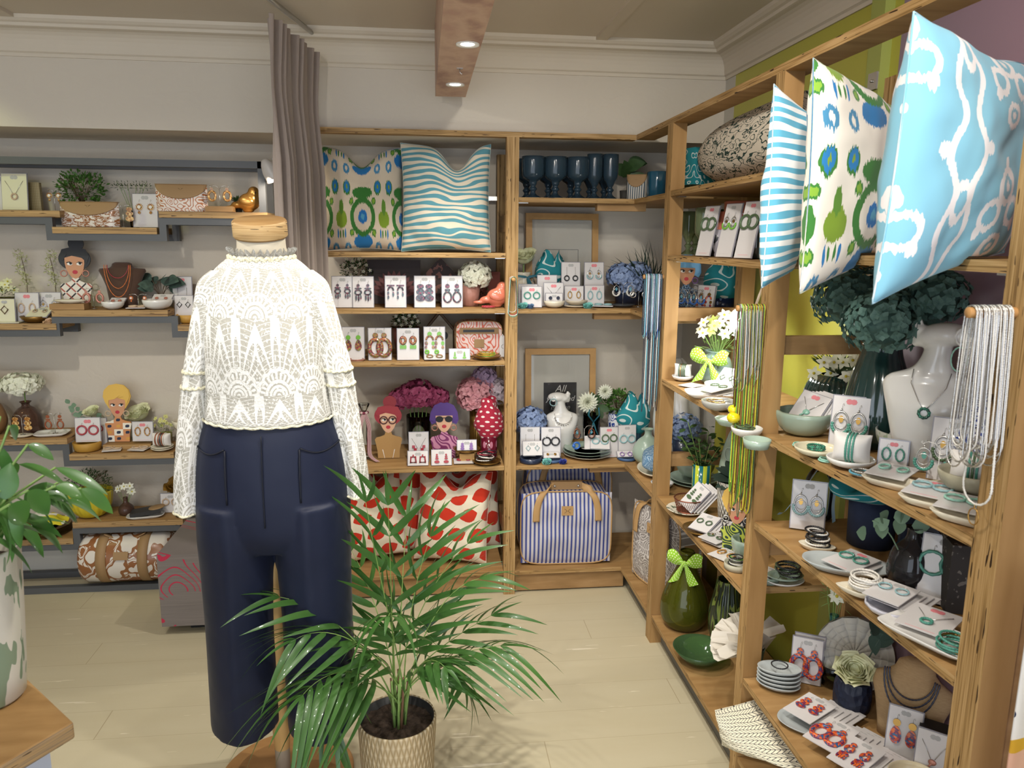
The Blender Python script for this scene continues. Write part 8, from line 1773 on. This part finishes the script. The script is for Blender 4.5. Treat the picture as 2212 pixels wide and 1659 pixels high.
t = thing('smoked_glass_vase', 'round smoky glass vase with eucalyptus stems', 'vase', OX(1960, 1.0)); obj('glass', MB().lathe(shell(smooth_prof([(.02, .002), (.036, .01), (.045, .045), (.036, .09), (.015, .115), (.013, .135), (.018, .14)], 4), .0018), 40), G_SMOKE, t)
f = MB(); [f.leaf((-.01-.014*i, -.005, .145+.012*i-.004*i*i*.5), (cos(i*2.2), -.4, sin(i*2.2)), (0, -1, .3), .034, .030, n=6, shape=.75) for i in range(8)]; stem(f, (0, 0, .02), (-.10, -.01, .16), .0015, (0, 0, .03)); obj('eucalyptus', f, EUC, t)
for i, (px, X, rz) in enumerate(((2000, 1.12, -30),)):
    t = thing('navy_fabric_bag', 'shadowy blue patterned pouch behind the smoky vase', 'bag', OX(px, X), rz); obj('pouch', MB().box((0, 0, .075), (.12, .06, .15)), mat('dark_blue_patterned_cloth', lambda: mixc(fabs_(ffr(fnoise(vec(*coord('Object')), 8.0)*6.0)-.5) < .1, '1f2a40', '6f7d90'), .8), t).modifiers.new('bevel', 'BEVEL').width = .025
card(O(2025, 1310), .080, .135, 'hoop', 'teal', rz=-42, tilt=14, label='tall card with large jade hoops beside the smoky vase', es=.052, ez=.105)
one('dark_planter', MB().bb(-.04, .04, -.04, .04, 0, .14), mat('speckled_charcoal', lambda: mixc(fnoise(vec(*coord('Object')), 60.0, 2.0) > .6, '34302e', '6b655f'), .8), 'dark speckled square planter behind the jade hoop card', 'planter', OX(2075, 1.06), -20)
q = O(1928, 1328); dish('scalloped_dish', q, .052, .015, mat('pale_lilac_ceramic', 'c3c3cf', .25, coat=.5), 'pale scalloped dish with cards of speckled hoops', wob=lambda a, v: 1+.05*sin(14*a)*v, prof=bowl_prof(.052, .018)); flat_card((q[0]-.03, q[1]+.0, q[2]+.018), .072, .085, 'hoop', 'lblue', 'top card with speckled blue-green hoops on the scalloped dish', rz=-60, up=5, es=.026)
fan((q[0]-.03, q[1], q[2]+.016), .072, .085, 3, (.014, -.002, -.0014), -60, 86, 'spare card sliding off the scalloped dish', group='spare cards on the scalloped dish')
q = O(2012, 1390); q = (q[0], q[1], q[2]+.005); tray('rectangular_tray', q, .175, .095, .013, WHITE, 'white rectangular tray with a turquoise ring necklace card', rz=-78+10, k=7)
flat_card((q[0]-.02, q[1]+.012, q[2]+.012), .085, .105, 'neckring', 'teal', 'turquoise ring necklace card lying on the rectangular tray', rz=-55, logo='p', up=2, name='necklace_card')
q = O(2060, 1425); bracelet_pile((q[0], q[1], q[2]+.012), .024, 6, ['teal', 'gold', 'teal'], 'green bead strand at the near end of the rectangular tray', seed=25, br=.0026, group='green strands on the rectangular tray', spread=.25)
# ---- bay 2, shelf at .363
def Q(px, py): return Gz(px, py, .363)
q = Q(1680, 1488); first = None
for i in range(5):
    M = TR(q[0], q[1], q[2]+i*.0115) @ RZ(-30+i*3)
    if first is None: first = one('grey_dish', MB().lathe(dish_prof(.052, .017, .003), 64, None, 0, True, 1, .72, lambda a, v: 1+.10*cos(2*a)), GREYC, 'one of five stacked pale grey pinched dishes on the lowest shelf', 'dish', M=M, group='stack of pale grey dishes')
    else: dup(first, M=M)
bracelet_pile((q[0], q[1], q[2]+.070), .021, 1, ['black'], 'dark bead bracelet on top of the grey dish stack', seed=26, br=.0022, tilt=0, spread=0, z0=.0)
card(Q(1738, 1478), .076, .125, 'bigloop', 'bright', rz=-30, tilt=6, label='upright card with multicolour loop drops behind the grey dishes', es=.085, ez=.098); card((lambda q: (q[0]+.012, q[1]+.012, q[2]))(Q(1738, 1478)), .076, .128, None, 'bright', rz=-30, tilt=6, label='second card hidden behind the multicolour loop drops')
t = thing('teal_bottle', 'teal bubble-necked bottle with white daisies', 'vase', Gz(1790, 1462, .363)); obj('glass', MB().lathe(shell(smooth_prof([(.02, .002), (.034, .008), (.032, .03), (.016, .045), (.030, .07), (.028, .085), (.012, .10), (.022, .12), (.020, .135), (.011, .148), (.012, .185)], 4), .0016), 36), G_TEAL, t)
f = MB(); [(stem(f, (0, 0, .1), c, .001, mi=1), daisy(f, c, (-.6, -.7, .2), .024, 0, 2, 8, i)) for i, c in enumerate(((-.02, -.02, .29), (-.01, -.02, .25), (.03, 0, .31), (-.03, .02, .335), (.02, .0, .35)))]; bush(f, (0, 0, .25), (.03, .03, .07), 110, .022, .002, 1, 4, tw=0); obj('daisies', f, [PET['white'], STEMG, YELC_], t)
one('glass_dish', MB().lathe(shell([(.02, .002), (.07, .006), (.082, .05), (.088, .085)], .003), 48), glass('pale_green_thick_glass', 'a9b89a', .03, 1.3), 'thick pale green glass dish behind the grey dish stack', 'bowl', (1.10, 1.79, .365)).scale = (.5, .5, .75)
one('tissue_paper', MB().grid(lambda u, v: ((u-.5)*.16, (v-.5)*.10, .02+.035*noise.noise(Vector((u*5, v*5, 2)))+.02*(1-(2*u-1)**2)), 30, 20), PAPER, 'crumpled white tissue paper in the shade beyond the second post', 'paper', (1.09, 2.02, .118+.03), 20)
t = thing('carved_disc', 'round white disc carved with radiating petals', 'ornament', M=TR(1.135, RX(1848, 1.135, .5)[1], .367) @ RZ(-32) @ RXm(-10)); rd = .098
def petald(u, v):
    r = rd*v; a = 2*pi*u; k = v*6.0; n_ = 16; ph = (k % 1); rowp = (int(k) % 2)*pi/n_; h = .010*abs(sin(n_/2*(a)+rowp))**.6*(.3+.7*v)*(1-.5*ph); return (r*cos(a), -.006-h, rd+r*sin(a))
obj('carved_face', MB().grid(petald, 192, 60), mat('matte_white_plaster', 'b9b6ae', .8), t); obj('disc_back', MB().lathe([(.0001, .004), (rd, .004), (rd, -.006)], 48, TR(0, 0, rd) @ RXm(-90)), MATS['matte_white_plaster'], t)
t = thing('rose_pot', 'cream rose in a navy scale-patterned pot', 'vase', Q(1838, 1530)); obj('pot', MB().lathe(shell(smooth_prof([(.036, 0), (.045, .01), (.046, .06), (.040, .085)], 4), .003), 60), mat('navy_scale_pot', '1d2438', .5, bump=lambda: fvor(vec(coord()[0]*20.0, coord()[1]*9.0), 1.0), bstr=1.0, bdist=.006), t); f = MB(); rose(f, (-.01, -.015, .118), .040, 0, 8, 7); obj('rose', f, PET['cream'], t)
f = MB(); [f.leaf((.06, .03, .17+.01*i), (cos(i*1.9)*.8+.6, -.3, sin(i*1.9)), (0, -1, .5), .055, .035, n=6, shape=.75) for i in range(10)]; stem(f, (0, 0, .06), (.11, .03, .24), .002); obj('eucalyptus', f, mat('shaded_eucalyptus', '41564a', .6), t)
t = thing('hessian_bust', 'hessian-covered necklace bust with navy bead strands on the lowest shelf', 'necklace stand', Q(1952, 1600), -48)
mb = MB(); rows = [(0, .062, .022), (.03, .066, .025), (.08, .078, .030), (.115, .090, .034), (.14, .086, .034), (.152, .060, .030), (.165, .046, .027), (.182, .040, .024), (.192, .024, .014)]
loft(mb, [(0, .25*q_[0]-.0, q_[0], q_[1], q_[2]) for q_ in rows], 44); obj('bust_form', mb, HESS, t)
for i, (w_, dz) in enumerate(((.050, .055), (.055, .072), (.060, .092))):
    m2 = MB(); m2.tube([(w_*cos(a), .25*(.165+dz*sin(a))-.030-.006*sin(-a)-.002*i, .170+dz*sin(a)) for a in [pi+pi*k/44 for k in range(45)]], [.0024*(.7+.3*(k % 2)) for k in range(45)], 6); obj('bead_strand', m2, JW['navy'], t)
q = Q(1748, 1572); tray('grey_plate', q, .155, .10, .012, GREYC, 'pale grey oval plate under the multicolour disc cards', rz=-40, k=2.4)
flat_card((q[0]-.035, q[1]+.004, q[2]+.014), .078, .11, 'stack3', 'bright', 'top card with large multicolour discs on the grey plate', rz=-62, up=3, es=.05)
fan((q[0]-.035, q[1]+.004, q[2]+.012), .078, .11, 4, (.018, -.004, -.0012), -62, 88, 'spare card under the multicolour discs on the grey plate', group='spare cards on the grey plate')
q = Q(1795, 1640); flat_card((q[0]-.03, q[1]+.012, q[2]+.012), .078, .115, 'bigloop', 'bright', 'card with multicolour link loops lying loose on the lowest shelf', rz=-60, up=3, es=.075)
fan((q[0]-.03, q[1]+.012, q[2]+.010), .078, .115, 5, (.016, -.004, -.0014), -60, 88, 'spare card under the multicolour link loops', group='spare cards under the link loops')
q = Q(1850, 1690); flat_card((q[0]-.03, q[1]+.012, q[2]+.016), .078, .115, 'hand', 'bright', 'card with multicolour fan drops nearest the bottom picture edge', rz=-60, up=3, es=.07)
fan((q[0]-.03, q[1]+.012, q[2]+.014), .078, .115, 4, (.016, -.004, -.0014), -60, 88, 'spare card under the multicolour fan drops', group='spare cards under the fan drops')
card(Q(1945, 1640), .070, .115, 'pear', 'bright', rz=-40, tilt=12, label='leaning card with multicolour ovals in front of the hessian bust', es=.060)
card(Q(2008, 1690), .070, .11, 'neckgem', 'rose', rz=-42, tilt=10, label='shaded card with a chain necklace next to the near post', name='necklace_card')
one('black_box', MB().bb(-.03, .03, -.02, .02, 0, .095), BLACK, 'flat black box behind the leaning multicolour card', 'box', (lambda q: (q[0]+.04, q[1]+.0, q[2]))(Q(1975, 1650)), -40)
pp2('leafy_sprig', (1.05, 1.12, .365), cyl_pot(.025, .06), DARK, 'pale eucalyptus sprig by the foot of the near post', lambda f: [f.leaf((-.02+.01*sin(i), -.01, .08+.010*i), (cos(i*2.2), -.4, sin(i*2.2)), (0, -1, .3), .026, .016, n=4) for i in range(14)], EUC)
q = Q(1975, 1712); dish('painted_bowl', q, .058, .030, mat('cream_bowl_red_flowers', lambda: mixc(fvor(vec(coord()[0]*12.0, coord()[1]*5.0), 1.0) < .16, 'd3c6a6', '9a2c2c'), .3, coat=.4), 'cream bowl painted with red flowers at the bottom edge', 'bowl', prof=bowl_prof(.058, .034))
# striped garment past the near post
t = thing('patterned_garment', 'white, mustard and navy patterned garment hanging past the near post', 'garment', onX(2212, 1580, .90))
obj('cloth', MB().grid(lambda u, v: (-.02+.05*u, .02*sin(u*9)-.10*u, -.25+.5*v), 20, 20), mat('brushstroke_cloth', lambda: ramp(fnoise(vec(*coord('Object')), 6.0, 1.0), [(0, '1f2a44'), (.42, 'd8d3cc'), (.55, 'c49a2a'), (.62, 'cfa58c')], True), .85), t)
